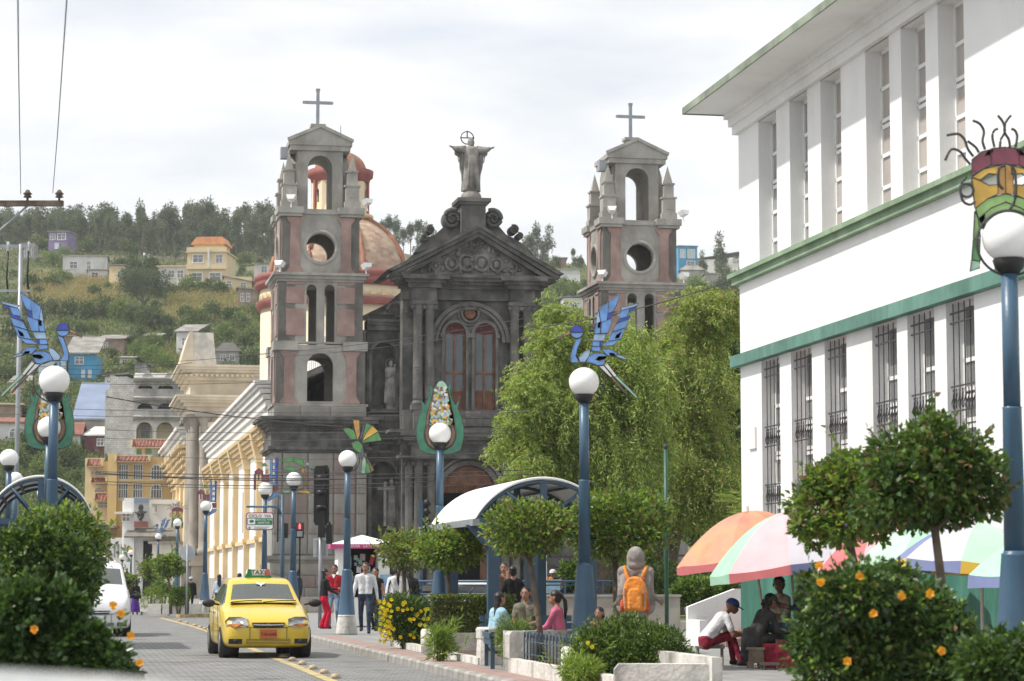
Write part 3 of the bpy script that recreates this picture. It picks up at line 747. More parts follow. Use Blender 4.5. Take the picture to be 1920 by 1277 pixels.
# roof block behind the gable, scrolls, pedestal
mb = MB(); by = VF + 1.6
mb.prism([(pxl + 1.2, pz0 + .9), (pxr - 1.1, pz0 + .9), (fx(925, 400), fz(405)), (fx(855, 400), fz(405))], by, by + .5); mb.build('gable_back', 'darkstone2', F_)
def scroll(cx, cz_, r, s, nm='scroll'):
    mb = MB(); mb.M = None
    pts = []; 
    for i in range(40):
        a = i / 39 * PI * 3.6; rr = r * (1 - .78 * i / 39); pts.append((cx + s * rr * math.sin(a - .5), by - .25, cz_ + rr * math.cos(a - .5)))
    mb.tube(pts, [r * .26 * (1 - .5 * i / 39) for i in range(40)], 6)
    mb.M = Matrix.Translation((cx, by + .15, cz_)) @ Matrix.Rotation(PI / 2, 4, 'X'); mb.lathe([(r * .98, -.35), (r * .98, .32), (r * .3, .34), (0, .34)], 20, smooth=False); mb.M = None
    return mb.build(nm, 'darkstone2', F_)
def fxy(px, py): return cp(px, py, VF + 1.6)
for (px, py, r, s) in ((847, 412, .46, -1), (923, 412, .44, 1), (806, 431, .2, -1), (962, 432, .22, 1), (973, 444, .16, 1), (795, 447, .16, -1)):
    x, z = fxy(px, py); scroll(x, z, r, s)
mb = MB()
for s, pts in ((1, [(835, 425), (820, 440), (800, 446), (785, 462), (775, 475), (860, 455), (865, 400)]), (-1, [(935, 425), (948, 440), (965, 448), (985, 462), (1000, 478), (905, 455), (905, 400)])):
    mb.prism([fxy(*p) for p in pts], by - .1, by + .4)
mb.build('scroll_bracket', 'darkstone2', F_)
mb = MB(); pl_, pr_ = fxy(861, 400)[0], fxy(906, 400)[0]; zt = fxy(882, 376)[1]; zb = fxy(882, 440)[1]
mb.box(pl_, pr_, by - .7, by + .8, zb, zt - .3); mb.box(pl_ - .1, pr_ + .1, by - .8, by + .9, zt - .3, zt - .18); mb.box(pl_ - .2, pr_ + .22, by - .92, by + 1, zt - .18, zt)
mb.build('statue_pedestal', 'darkstone2', F_)
PM = {'x': (pl_ + pr_) / 2, 'y': by, 'z': zt}
# side bays with niches
def nichebay(xa, xb, yb, zt, zn0, zn1, z0, parent=F_, w=1.1):
    cx = (xa + xb) / 2; mb = MB()
    mb.wallhole(xa, xb, z0, zt, cx, w, zn0, zn1, yb, yb + .6)
    mb.box(xa, xb, yb + .6, yb + 1.0, z0, zt); 
    archring(mb, cx, zn1, w / 2, w / 2 + .14, yb - .1, yb + .02); 
    for s in (-1, 1): mb.box(cx + s * (w / 2), cx + s * (w / 2 + .16), yb - .08, yb + .02, zn0, zn1); mb.box(cx + s * (w / 2 + .3), cx + s * (w / 2 + .55), yb - .14, yb + .02, z0, zt - .5)
    mb.box(cx - w / 2 - .1, cx + w / 2 + .1, yb - .2, yb + .2, zn0 - .14, zn0)
    ent2 = zt
    for p, h in ((.3, .14), (.2, .12), (.08, .24)): mb.box(xa, xb, yb - p - .1, yb + .1, ent2 - h, ent2); ent2 -= h
    return mb.build('niche_bay', 'darkstone', parent)
VB = .35
def bx_(px, py=700): return cp(px, py, VB)[0]
def bz_(py, px=735): return cp(px, py, VB)[1]
nx0, nx1 = HP + .02, x0 + .1
nu = nichebay(nx0, nx1, VB, bz_(600), bz_(768), bz_(665) , bz_(775))
nl = nichebay(nx0, nx1, VB, bz_(845), 1.6, bz_(888), 0)
mx_ = nx1 - nx0; rnx0 = x1 - .1; rnx1 = rx - HP
nichebay(rnx0, rnx1, VB + .3, bz_(600), bz_(768), bz_(665), bz_(775)); nichebay(rnx0, rnx1, VB + .3, bz_(845), 1.6, bz_(888), 0)
for xa_, xb_, dv in ((nx0, nx1, 0), (rnx0, rnx1, .3)):
    mb = MB(); zz = bz_(808)
    for p, h in ((.6, .14), (.5, .16), (.34, .14), (.2, .2), (.1, .5), (.26, .14)): mb.box(xa_, xb_, VB - p + dv, VB + .5, zz - h, zz); zz -= h
    mb.box(xa_, xb_, VB - .02 + dv * .7, VB + .5, bz_(808), bz_(775)); mb.build('side_bay_entablature', 'darkstone', F_)
# broken pediments above the side bays and raking wall behind
mb = MB(); za_ = bz_(590)
mb.prism([(nx0 + .1, za_), (nx1, za_), (nx1, bz_(562)), (nx1 - .45, bz_(572)), (nx1 - .9, bz_(592) + .1)], VB, VB + .4)
mb.tube([(nx1 - .2 - .5 * math.cos(a) * (1 - a / 9), VB - .05, bz_(585) + .5 * math.sin(a) * (1 - a / 9)) for a in [i * .35 for i in range(16)]], .09, 6)
mb.build('broken_pediment', 'darkstone2', F_)
mb = MB(); mb.prism([(rnx0, za_), (rnx1, za_), (rnx0, bz_(562))], VB + .2, VB + .6); mb.build('broken_pediment', 'darkstone2', F_)
mb = MB(); q = [cp(680, 600, 3.4), cp(768, 600, 3.4), cp(768, 553, 3.4), cp(755, 556, 3.4), cp(680, 592, 3.4)]; mb.prism(q, 3.4, 3.8)
mb.build('raking_wall', 'navestone', church)
# blocks on the dark facade: single stones
blocks(F_, nx0 + .02, nx1 - .02, bz_(808) + .02, bz_(776), VB - .04, .9, .42, ['darkstone2'], .12, 8)
blocks(F_, fx(838), fx(936), fz(800), zl, VF + .02, .9, .4, ['darkstone2', 'relief'], .1, 9)
blocks(F_, x1 - .9, rnx1, .1, 3.4, VB + .2, .9, .45, ['darkstone2'], .14, 12, cap=290)

# statues in the niches (stone figures) and on the gable
def robed(mb, x, y, z, H, s=1.0, seed=0):
    """standing robed stone figure, folds worked into the lathe"""
    n = 26; prof = [(0.0, .150), (.03, .155), (.3, .140), (.5, .125), (.62, .115), (.70, .128), (.78, .135), (.825, .115), (.845, .05), (.87, .042)]
    vs = []
    for t, r in prof:
        for i in range(n):
            a = 2 * PI * i / n; f = 1 + (.10 if t < .66 else .03) * math.sin(a * 7 + seed + t * 3) * (1 - t * .6)
            vs.append((x + r * H * f * math.cos(a) * 1.12, y + r * H * f * math.sin(a) * .8, z + t * H))
    fs = [(j * n + i, j * n + (i + 1) % n, (j + 1) * n + (i + 1) % n, (j + 1) * n + i) for j in range(len(prof) - 1) for i in range(n)]
    fs.append(tuple(range(n))[::-1]); mb.add(vs, fs, True)
    mb.ell((x, y - .01 * H, z + .925 * H), (.055 * H, .062 * H, .078 * H), 12, 9)          # head
    mb.ell((x, y + .02 * H, z + .915 * H), (.066 * H, .06 * H, .09 * H), 10, 8)              # hair
    mb.ell((x, y - .065 * H, z + .92 * H), (.012 * H, .018 * H, .02 * H), 6, 5); mb.ell((x, y - .045 * H, z + .872 * H), (.035 * H, .03 * H, .035 * H), 8, 6)
def armpts(mb, pts, rs, n=8): mb.tube(pts, rs, n)
# Christ-like figure with open arms on the gable pedestal
S = thing('gable_statue', 'stone figure with outstretched arms and ring halo on top of the church gable', 'statue', CF @ Matrix.Translation((PM['x'] - .0, by + .05, zt)))
mb = MB(); rs = .50; mb.lathe([(rs, 0), (rs * 1.02, .12), (rs * .9, .3), (rs * .6, .44), (.3, .5)], 18); mb.build('globe_base', 'statue', S)
mb = MB(); H = cp(882, 258, by)[1] - zt - .42; robed(mb, 0, 0, .42, H)
zs = .42 + .775 * H
for s in (-1, 1):
    armpts(mb, [(s * .1 * H, 0, zs + .02), (s * .2 * H, -.04, zs + .0), (s * .30 * H, -.12, zs + .02), (s * .35 * H, -.16, zs + .07)], [.075 * H, .068 * H, .05 * H, .028 * H])
    mb.ell((s * .37 * H, -.18, zs + .09), (.03 * H, .014 * H, .02 * H), 8, 5)
    for k in range(4): mb.tube([(s * .38 * H, -.18, zs + .075 + k * .016), (s * (.415 + .004 * (k % 2)) * H, -.2, zs + .09 + k * .022)], [.016, .010], 4)
    mb.tube([(s * .35 * H, -.18, zs + .07), (s * .36 * H, -.2, zs + .12)], [.013, .008], 4)
    # hanging sleeve and mantle
    vs = [(s * .10 * H, .04, zs + .05), (s * .31 * H, -.08, zs + .0), (s * .30 * H, -.07, zs - .09 * H), (s * .215 * H, 0, zs - .14 * H), (s * .21 * H, .02, zs - .34 * H), (s * .175 * H, .04, zs - .46 * H), (s * .17 * H, .05, zs - .58 * H), (s * .06 * H, .05, zs - .5 * H)]
    mb.prism([(a, c) for a, b_, c in vs], -.02, .14)
    for k in range(5): mb.tube([(s * (.13 + .035 * k) * H, -.04, zs - .02), (s * (.125 + .026 * k) * H, -.03, zs - (.52 - .07 * k) * H)], [.03, .02], 5)
for k in range(6): mb.tube([(-.07 * H + .028 * H * k, -.125 * H, .5), (-.05 * H + .02 * H * k, -.10 * H, zs - .12 * H)], [.03, .014], 5)
b_ = mb.build('figure', 'statue', S)
mb = MB(); hz = cp(874, 257, by)[1] - zt; hx = -.16
ring_ = [(hx + .3 * math.cos(a), .16, hz + .3 * math.sin(a)) for a in [2 * PI * i / 28 for i in range(29)]]; mb.tube(ring_, .028, 6)
for a in (PI / 2, 0, PI): mb.tube([(hx, .16, hz), (hx + .34 * math.cos(a), .16, hz + .34 * math.sin(a))], .03, 5)
mb.build('halo', 'iron', S)
def niche_statue(nm, lab, px, py0, py1, kind):
    (x, z0), (_, z1) = cp(px, py0, VB + .25), cp(px, py1, VB + .25)
    S = thing(nm, lab, 'statue', CF @ Matrix.Translation((x, VB + .2, z0)))
    H = z1 - z0 - .35; mb = MB(); mb.lathe([(.32, 0), (.3, .08), (.24, .14), (.24, .26), (.3, .35)], 14); mb.build('plinth', 'statue', S)
    mb = MB(); robed(mb, 0, 0, .35, H, seed=2)
    zs = .35 + .75 * H
    if kind == 'child':
        mb.ell((.16, -.1, zs + .02), (.1, .1, .17), 10, 7); mb.ell((.17, -.1, zs + .25), (.075, .075, .09), 10, 7)
        mb.tube([(.22, 0, zs), (.24, -.16, zs - .22), (.08, -.24, zs - .16)], [.08, .07, .04], 7); mb.tube([(-.2, 0, zs), (-.22, -.14, zs - .3), (.02, -.24, zs - .2)], [.08, .07, .04], 7)
        mb.build('figure', 'statue', S); mb = MB(); mb.tube([(-.02 + .22 * math.cos(a), .1, .35 + .93 * H + .22 * math.sin(a)) for a in [2 * PI * i / 24 for i in range(25)]], .02, 5); mb.build('halo', 'statue', S)
    else:
        mb.tube([(.24, 0, zs), (.28, -.16, zs - .35), (.08, -.26, zs - .3)], [.09, .075, .045], 7); mb.tube([(-.22, 0, zs), (-.32, -.14, zs - .3), (-.34, -.3, zs - .12)], [.09, .07, .045], 7)
        mb.build('figure', 'statue', S)
        mb = MB(); mb.box(-.42, -.3, -.36, -.24, .2, zs + .36); mb.box(-.7, -.02 + .1, -.35, -.25, zs - .02, zs + .12); mb.build('stone_cross', 'statue', S)
niche_statue('niche_statue', 'grey stone figure holding a child in the upper niche beside the left tower', 733, 770, 676, 'child')
niche_statue('niche_statue', 'grey stone figure with a large cross in the lower niche beside the left tower', 734, 995, 898, 'cross')
# steps in front
for k in range(4):
    mb = MB(); mb.box(-HP - .6 + .0 * k, rx + HP, -1.9 - .38 * (4 - k) + .36, -1.0, .16 * k, .16 * (k + 1)); o = mb.build('step', 'navestone', church)

# ------------------------------------------------------------------ dome behind
DV = 34.0
dc = CF @ Vector((0, 0, 0)); 
def dp(px, py): return cp(px, py, DV)
dxc = dp(637, 500)[0]; 
def dr(px, py): return abs(dp(px, py)[0] - dxc)
dome = bpy.data.objects.new('dome_drum', None)
zsp = dp(637, 523)[1]; Rd = dr(768, 523); ztop = dp(637, 408)[1]
mb = MB(); z1 = dp(637, 548)[1]; z2 = dp(637, 572)[1]; z3 = dp(637, 584)[1]; Rw = dr(488, 640)
mb.cur = 0
mb.lathe([(Rw, 0), (Rw, z3)], 48, smooth=True); mb.lathe([(Rw + .04, z2), (Rw + .04, z1)], 48)
D_ = mb.build('dome_drum', 'cream', church, Matrix.Translation((dxc, DV, 0)))
mb = MB(); Rc = dr(476, 545)
mb.lathe([(Rw, z3), (Rw + .2, z3), (Rw + .3, z2 - .05), (Rw + .3, z2), (Rw, z2)], 48)
zr = zsp - z1
mb.lathe([(Rw, z1 - .02), (Rw + .12, z1 - .02), (Rw + .14, z1 + .1), (Rw + .34, z1 + .16), (Rw + .36, z1 + zr * .4), (Rc - .12, z1 + zr * .62), (Rc, z1 + zr * .7), (Rc, zsp), (Rd - .1, zsp + .02)], 48); mb.build('dome_cornice', 'redtrim', D_)
for k in range(40):
    a = 2 * PI * k / 40
    if math.sin(a) > .2: continue
    mb = MB(); mb.M = Matrix.Rotation(a + PI / 2, 4, 'Z') @ Matrix.Translation((0, -Rw - .05, z2 + .16)); mb.prism([(.2 * math.cos(PI * i / 8), .34 * math.sin(PI * i / 8)) for i in range(9)], -.02, .01)
    mb.build('blind_arch_panel', 'naveyellow', D_)
# dome shell with UVs for the tile courses
n, mm = 64, 20; a_, b_ = Rd, (ztop - zsp) * 1.03
me = bpy.data.meshes.new('dome_shell'); vs = []; uv = []
for j in range(mm + 1):
    t = j / mm * R(74)
    for i in range(n + 1): vs.append((a_ * math.cos(t) * math.cos(2 * PI * i / n), a_ * math.cos(t) * math.sin(2 * PI * i / n), zsp + b_ * math.sin(t)))
fs = [(j * (n + 1) + i, j * (n + 1) + i + 1, (j + 1) * (n + 1) + i + 1, (j + 1) * (n + 1) + i) for j in range(mm) for i in range(n)]
me.from_pydata(vs, [], fs); ul = me.uv_layers.new(name='UVMap')
for p in me.polygons:
    p.use_smooth = True
    for li, vi in zip(p.loop_indices, p.vertices): ul.data[li].uv = ((vi % (n + 1)) / n * 24.0, (vi // (n + 1)) / mm * 7.2)
me.materials.append(MATS['dometile']); link('dome_shell', me, D_)
for k in range(8):
    a = 2 * PI * (k + .28) / 8; mb = MB()
    mb.tube([((a_ + .03) * math.cos(t) * math.cos(a), (a_ + .03) * math.cos(t) * math.sin(a), zsp + (b_ + .03) * math.sin(t)) for t in [j / 14 * R(76) for j in range(15)]], .17, 6); mb.build('dome_rib', 'orangerib', D_)
# lantern
zt_ = zsp + b_ * math.sin(R(74)); zl1 = dp(637, 342)[1]; zl2 = dp(637, 322)[1]; rl = dr(588, 380); rr_ = dr(577, 330)
mb = MB(); mb.lathe([(a_ * .3, zt_ - .3), (dr(700, 415), zt_ - .05), (dr(700, 415), zt_ + .12), (rl + .1, zt_ + .2), (rl + .06, zt_ + .8)], 24); mb.build('lantern_base', 'naveyellow', D_)
mb = MB()
for k in range(8):
    a = 2 * PI * (k + .5) / 8; mb.M = Matrix.Rotation(a, 4, 'Z'); w_ = 2 * rl * math.tan(PI / 8)
    mb.wallhole(-w_ / 2, w_ / 2, zt_ + .1, zl1 + .05, 0, w_ * .42, zt_ + .5, zl1 - .75, -rl, -rl + .14, n=6)
mb.M = None; mb.build('lantern_wall', 'cream', D_)
mb = MB()
for k in range(8):
    a = 2 * PI * k / 8 + PI / 8 + 0; mb.M = Matrix.Rotation(a, 4, 'Z') @ Matrix.Rotation(PI / 8 * 0, 4, 'Z'); mb.box(-.09, .09, -rl * 1.085 - .05, -rl * 1.085 + .08, zt_ + .1, zl1)
mb.M = None; mb.lathe([(rl, zl1 - .1), (rl + .15, zl1 - .08), (rr_ - .15, zl1 + .2), (rr_, zl1 + .28), (rr_ * 1.02, zl2), (rl, zl2 + .02)], 24); mb.build('lantern_trim', 'redtrim', D_)
mb = MB(); mb.lathe([(rl * .55, zt_ + .5), (rl * .55, zl1)], 12); mb.build('lantern_core', 'darkglass', D_)
mb = MB(); ra = rl * .98; rb_ = dp(637, 284)[1] - zl2
mb.lathe([(ra * math.cos(t), zl2 + rb_ * math.sin(t)) for t in [j / 10 * PI / 2 for j in range(11)]], 24); o = mb.build('lantern_dome', 'orangerib', D_)
mb = MB(); mb.tube([(0, 0, zl2 + rb_), (0, 0, zl2 + rb_ + 1.6)], .02, 4); mb.build('lightning_rod', 'iron', D_)
# ================================================================== long side wall of the church (nave) and portico
NTH = R(10.4)
_o = at(497, 1085, 115); NF = frame((_o.x, _o.y, 0), NTH)      # x = 0 is the wall face, y runs away from us
def ny(px, py=1000): return inpl_x(NF, px, py)[0]
def nz(px, py): return inpl_x(NF, px, py)[1]
nave = thing('nave_wall', 'long white church side wall with yellow pilasters and grey windows', 'building', NF)
y0 = -2.2; y1 = ny(392); LN = y1 - y0
zc = nz(497, 723)                       # top of the white cornice
bays = [ny(x) for x in (490, 467, 445.5, 427, 411, 393)]; wins = [ny(x) for x in (477.8, 456.5, 437, 419.4, 402.6)]
mb = MB(); mb.box(0, 8, y0, y1 + 30, 1.5, zc - 1.2); NW = mb.build('wall', 'whitewall', nave)
mb = MB()
for p, a, b in ((.75, 0, .18), (.62, .22, .36), (.5, .40, .62), (.36, .66, .9), (.24, .94, 1.25), (.12, 1.25, 1.9), (.3, 1.9, 2.05)):
    mb.box(-p, .2, y0, y1, zc - b, zc - a)
mb.build('cornice', 'whitetrim', nave)
mb = MB(); n = int(LN / .8); zf = zc - 2.05
for i in range(n):
    yy = y0 + i * .8
    mb.M = Matrix.Translation((0, yy, 0))
    for k, (p, dz) in enumerate(((.62, 0), (.52, .22), (.40, .44), (.28, .66), (.16, .9))):
        mb.box(-p, 0, .04 + .1 * (k % 2), .56, zf - dz - .2, zf - dz)
mb.M = None
o = mb.build('bracket_frieze', 'naveyellow', nave); tag(o, kind='stuff')
mb = MB()
for b in bays:
    if b > y0:
        q = MB(); q.box(-.28, .02, b - .32, b + .32, 1.5, zf - 1.6); q.box(-.36, .02, b - .4, b + .4, 3.3, 3.5)
        q.prism([(0, zf - 1.7), (-.28, zf - 1.7), (-.34, zf - 1.2), (-.55, zf - .8), (-.62, zf), (0, zf)], b - .5, b + .5) if False else None
        q.add([(0, b - .46, zf - 1.6), (-.3, b - .46, zf - 1.6), (-.62, b - .5, zf - .2), (0, b - .5, zf - .2), (0, b + .46, zf - 1.6), (-.3, b + .46, zf - 1.6), (-.62, b + .5, zf - .2), (0, b + .5, zf - .2)], [(0, 1, 2, 3), (7, 6, 5, 4), (1, 5, 6, 2), (0, 4, 5, 1)])
        q.build('yellow_pilaster', 'naveyellow', nave)
for wv in wins:
    q = MB(); q.box(-.03, .05, wv - .62, wv + .62, 3.9, zf - 2.6); q.build('side_window', 'curtaingrey', nave)
q = MB(); q.box(-.16, .05, y0, y1, 3.22, 3.42); q.build('string_course', 'naveyellow', nave)
q = MB(); q.box(-.22, .1, y0, y1 + 30, 0, 1.5); q.build('stone_base', 'navestone', nave)
# sloping roof behind the parapet
q = MB(); q.add([(.1, y0, zc - .3), (4.5, y0, zc + 1.7), (4.5, y1 + 8, zc + 1.7), (.1, y1 + 8, zc - .3)], [(0, 1, 2, 3)]); q.box(4.5, 9, y0 + 8, y1 + 8, zc - 1.2, zc + 1.7); q.build('roof', 'naverooftile', nave)
q = MB()
for i in range(int(LN / 1.1)):
    yy = y0 + 9 + i * 1.1
    q.box(4.4, 4.5, yy, yy + .5, zc + 1.75, zc + 3.8)
q.box(4.3, 4.6, y0 + 8, y1, zc + 3.8, zc + 4.1); tag(q.build('clerestory_rail', 'whitetrim', nave), kind='stuff')
# portico: tall entablature block that faces the street, standing columns
PV = y1 + 1.0
def pp(px, py): return inpl_y(NF, px, py, PV)
port = thing('side_portico', 'cream classical side portico of the church with tall columns and cornice', 'building', NF)
xl, ztp = pp(362, 685); zc1 = pp(385, 742)[1]; xr = pp(500, 700)[0]; zb1 = pp(385, 778)[1]
c0 = pp(390, 800)[0]; c1 = pp(356, 800)[0]
q = MB()
q.box(c0 + .2, xr + 3, PV, PV + 9, 0, zb1); q.box(c1, xr + 3, PV + .1, PV + 9, zb1, ztp - .9)
PB = q.build('wall', 'creamstone', port)
q = MB(); z = ztp
for p, h in ((.9, .14), (.8, .18), (.6, .18), (.42, .22), (.25, .28)): q.box(c1 - p, xr + 3, PV - p, PV + 9 + p, z - h, z); z -= h
for i in range(int((xr - c1) / .34)): q.box(c1 - .4 + i * .34, c1 - .4 + i * .34 + .18, PV - .62, PV - .3, ztp - .78, ztp - .6)
q.build('upper_cornice', 'creamstone', port)
q = MB(); z = zc1
for p, h in ((1.0, .14), (.88, .18), (.66, .18), (.42, .25), (.22, .5)): q.box(c1 - p, xr + 3, PV - p, PV + 9 + p, z - h, z); z -= h
q.build('lower_cornice', 'creamstone', port)
for k, (x, yy) in enumerate(((c1 + .35, PV + .5), (c1 + 1.0, PV - .1), (c1 + .35, PV + 3.4), (c1 + .35, PV + 6.4))):
    q = MB(); zz = zb1 - .5; q.lathe([(.44, 0), (.44, .4), (.36, .5), (.34, 1.0), (.33, 3.5), (.29, zz - 3.4), (.29, zz - 3.2), (.38, zz - 3.05), (.5, zz - 2.6), (.52, zz - 2.55)], 16, (x, yy, 3.0)); q.box(x - .7, x + .7, yy - .7, yy + .7, zz + .35, zb1 + .02)
    q.build('column', 'navestone', port)
    q = MB(); q.box(x - .8, x + .8, yy - .8, yy + .8, 0, 2.3); q.box(x - .95, x + .95, yy - .95, yy + .95, 2.3, 2.6); q.box(x - .8, x + .8, yy - .8, yy + .8, 2.6, 3.0); q.build('column_pedestal', 'navestone', port)
for px in (425, 452):
    x = pp(px, 790)[0]; q = MB(); z0_ = pp(px, 830)[1]; zs_ = pp(px, 768)[1]
    archring(q, x, zs_, .42, .62, PV - .12, PV + .02, 14); q.box(x - .62, x - .42, PV - .12, PV + .02, z0_, zs_); q.box(x + .42, x + .62, PV - .12, PV + .02, z0_, zs_); q.build('blind_niche', 'creamstone', port)
for px in (398, 480):
    x = pp(px, 790)[0]; q = MB(); q.lathe([(.42, 0), (.36, .4), (.34, zb1 - 6.4), (.42, zb1 - 6.3), (.5, zb1 - 6.0)], 12, (x, PV - .1, 5.5)); q.build('half_column', 'creamstone', port)
xg, zg_ = pp(372, 690); q = MB(); a = pp(405, 628)
q.prism([(c1 + .2, ztp - .05), (c1 + 1.75, ztp - .05), (c1 + 1.5, ztp + 2.25), (c1 + .12, ztp + 2.25)], PV + .3, PV + 7); q.build('roof', 'naverooftile', port)
q = MB(); q.prism([(c1 - .75, ztp - .05), (c1 + .2, ztp - .05), (c1 + .12, ztp + 2.3), (c1 - .08, ztp + 2.3)], PV + .15, PV + 7.2); q.build('gable_edge', 'creamstone', port)
# farther stretch of the same street side with yellow brackets
far = thing('far_street_wing', 'white and yellow building wing beyond the side portico with ornate brackets', 'building', NF)
yf0 = PV + 12; yf1 = yf0 + 42; zt = 12.3
q = MB(); q.box(-.4, 6, yf0, yf1, 0, zt - 1); q.build('wall', 'cream', far)
q = MB()
for p, a, b in ((1.3, 0, .2), (1.1, .25, .5), (.9, .55, .85), (.7, .9, 1.2)): q.box(-p - .4, .2, yf0 - .3, yf1, zt - b, zt - a)
q.build('cornice', 'whitetrim', far)
q = MB(); gg = random.Random(4)
for i in range(26):
    yy = yf0 + i * 1.6
    for k in range(6):
        q.box(-1.5 + .17 * k - gg.uniform(0, .1), -.4, yy + .1 * (k % 2), yy + 1.0, zt - 1.5 - .42 * k, zt - 1.25 - .42 * k)
tag(q.build('bracket_frieze', 'naveyellow', far), kind='stuff')
for i in range(6):
    q = MB(); yy = yf0 + 2 + i * 7; q.box(-.6, -.38, yy, yy + 1, 0, zt - 3.5); q.build('yellow_pilaster', 'naveyellow', far)

# ================================================================== WHITE BUILDING on the right
_o = at(1392, 1085, 45.3); WF = frame((_o.x, _o.y, 0))      # x=0 wall face; -y runs toward us
def wt(px, py): return inpl_x(WF, px, py)[0]
def wz(px, py): return inpl_x(WF, px, py)[1]
wb = thing('white_building', 'two-storey white building with green bands and rows of tall narrow windows', 'building', WF)
zb2 = wz(1390, 516); zb2b = wz(1390, 534); zb1t = wz(1391, 667); zb1b = wz(1391, 688); zpt = wz(1391, 248); zwt = wz(1391, 209)
YN = -34
up = [(1388, 1423), (1457, 1482), (1515.6, 1540.7), (1579, 1626), (1671, 1693.5), (1739.6, 1763.7), (1813, None)]
lo = [(1393, 1428.7), (1463, 1484.6), (1523.7, 1547.8), (1589, 1637.6), (1684, 1704), (1755, 1777.4), (1830.6, None)]
upy = [(wt(a, 380), wt(b, 380) if b else YN) for a, b in up]; upy[0] = (0, upy[0][1])
loy = [(wt(a, 800), wt(b, 800) if b else YN) for a, b in lo]; loy[0] = (0, loy[0][1])
RD = .27
q = MB()
q.box(0, 14, YN, 0, -.02, 2.45)                              # base
q.box(RD + .06, 14, YN, 0, 2.45, zb1b); q.box(0, 14, YN, 0, zb1b, zb2); q.box(RD + .06, 14, YN, 0, zb2, zpt); q.box(0, 14, YN, 0, zpt, zwt + .1)
WB = q.build('wall', 'whitewall', wb)
for lst, z0, z1 in ((upy, zb2 + .02, zpt), (loy, 2.45, zb1b)):
    for i, (a, b) in enumerate(lst):
        q = MB(); q.box(0, RD + .07, b, a, z0, z1); q.build('pilaster', 'whitewall', wb)
def tallwin(ya, yb, z0, z1, bars, upper):
    q = MB(); x = RD - .02
    f = .045
    q.box(x, x + .06, yb, yb + f, z0, z1); q.box(x, x + .06, ya - f, ya, z0, z1)
    for z in bars: q.box(x, x + .06, yb, ya, z - .03, z + .03)
    for z in (z0 + .03, z1 - .03): q.box(x, x + .06, yb, ya, z - .03, z + .03)
    w_ = q.build('window', 'whiteframe', wb)
    q = MB(); q.box(x + .03, x + .045, yb, ya, z0, z1); q.build('pane', 'curtain' if upper and yb < -4.5 else ('curtaingrey' if upper else 'winglass'), w_)
    if upper and yb < -9 and False: pass
    return w_
for i in range(6):
    a, b = upy[i][1], upy[i + 1][0]; H = zpt - zb2
    mid = zb2 + H * .56
    w_ = tallwin(a, b, zb2, zpt, [zb2 + H * .18, zb2 + H * .37, mid - .05, mid + .05, zb2 + H * .77], True)
for i in range(6):
    a, b = loy[i][1], loy[i + 1][0]; H = zb1b - 2.45
    bs = [2.45 + H * f for f in (.10, .24, .40, .43, .545, .58, .72)]
    w_ = tallwin(a, b, 2.45, zb1b, bs, False)
    gl = MB(); x = .06; nb = 4
    q = MB(); q.box(RD + .02, RD + .03, a - (a - b) * .45, a - .05, 2.6, zb1b - 1.1); q.build('curtain_strip', 'curtaingrey', w_)
    for k in range(nb + 1):
        yy = b + (a - b) * (k + .5) / (nb + 1); gl.box(x, x + .013, yy - .0065, yy + .0065, 2.5, zb1b - .02)
    for z in (zb1b - .16, zb1b - .3, 2.45 + H * .59, 2.45 + H * .47, 2.45 + H * .235, 2.45 + H * .12, 2.6):
        gl.box(x - .008, x + .012, b, a, z - .011, z + .011)
    for zc_ in (2.45 + H * .53, 2.45 + H * .18):
        for k in range(nb * 2 + 1):
            yy = b + (a - b) * (k + .5) / (nb * 2 + 1)
            gl.tube([(x, yy + .05 * math.sin(t), zc_ + .12 * (t - PI) / PI) for t in [0, 1, 2, 3, 4, 5, 6.28]], .008, 4, False)
            gl.box(x, x + .015, yy - .007, yy + .007, zc_ - .14, zc_ + .14)
    gl.build('window_grille', 'iron', wb)
q = MB(); q.box(-.13, .02, YN, .12, zb2b, zb2); q.box(-.2, .02, YN, .18, zb2 - .05, zb2 + .03); q.build('upper_green_band', 'bandgreen', wb)
q = MB(); q.box(-.16, .02, YN, .16, zb1b, zb1t); q.build('lower_green_band', 'bandteal', wb)
q = MB(); q.box(-.035, .02, YN, .0, -.01, 1.86); q.build('green_dado', 'dadogreen', wb)
q = MB(); q.box(-.10, .02, YN, .1, zpt, zpt + .16); q.box(-.16, .02, YN, .16, zpt + .16, zwt); q.box(-.24, .02, YN, .24, zwt - .08, zwt); q.build('entablature', 'whitewall', wb)
ze = zwt
q = MB(); q.box(-1.02, 14, YN, .14, ze, ze + .05); EV = q.build('eave_soffit', 'whitewall', wb)
q = MB(); q.box(-1.05, -1.02, YN, .17, ze - .02, ze + .11); q.box(-1.05, 14, .14, .17, ze - .02, ze + .11); q.build('eave_edge', 'eavegreen', wb)
q = MB(); q.box(-1.02, 14, YN, .14, ze + .05, ze + .1); q.box(-.55, 14, YN, -.6, ze + .1, ze + .30); q.box(-.6, 14, YN, -.55, ze + .30, ze + .36); q.build('roof', 'naverooftile', wb)
q = MB(); q.box(-.04, 0, wt(1419, 800), wt(1406, 800), wz(1412, 842), wz(1412, 802)); q.build('wall_plaque', 'whitetrim', wb)
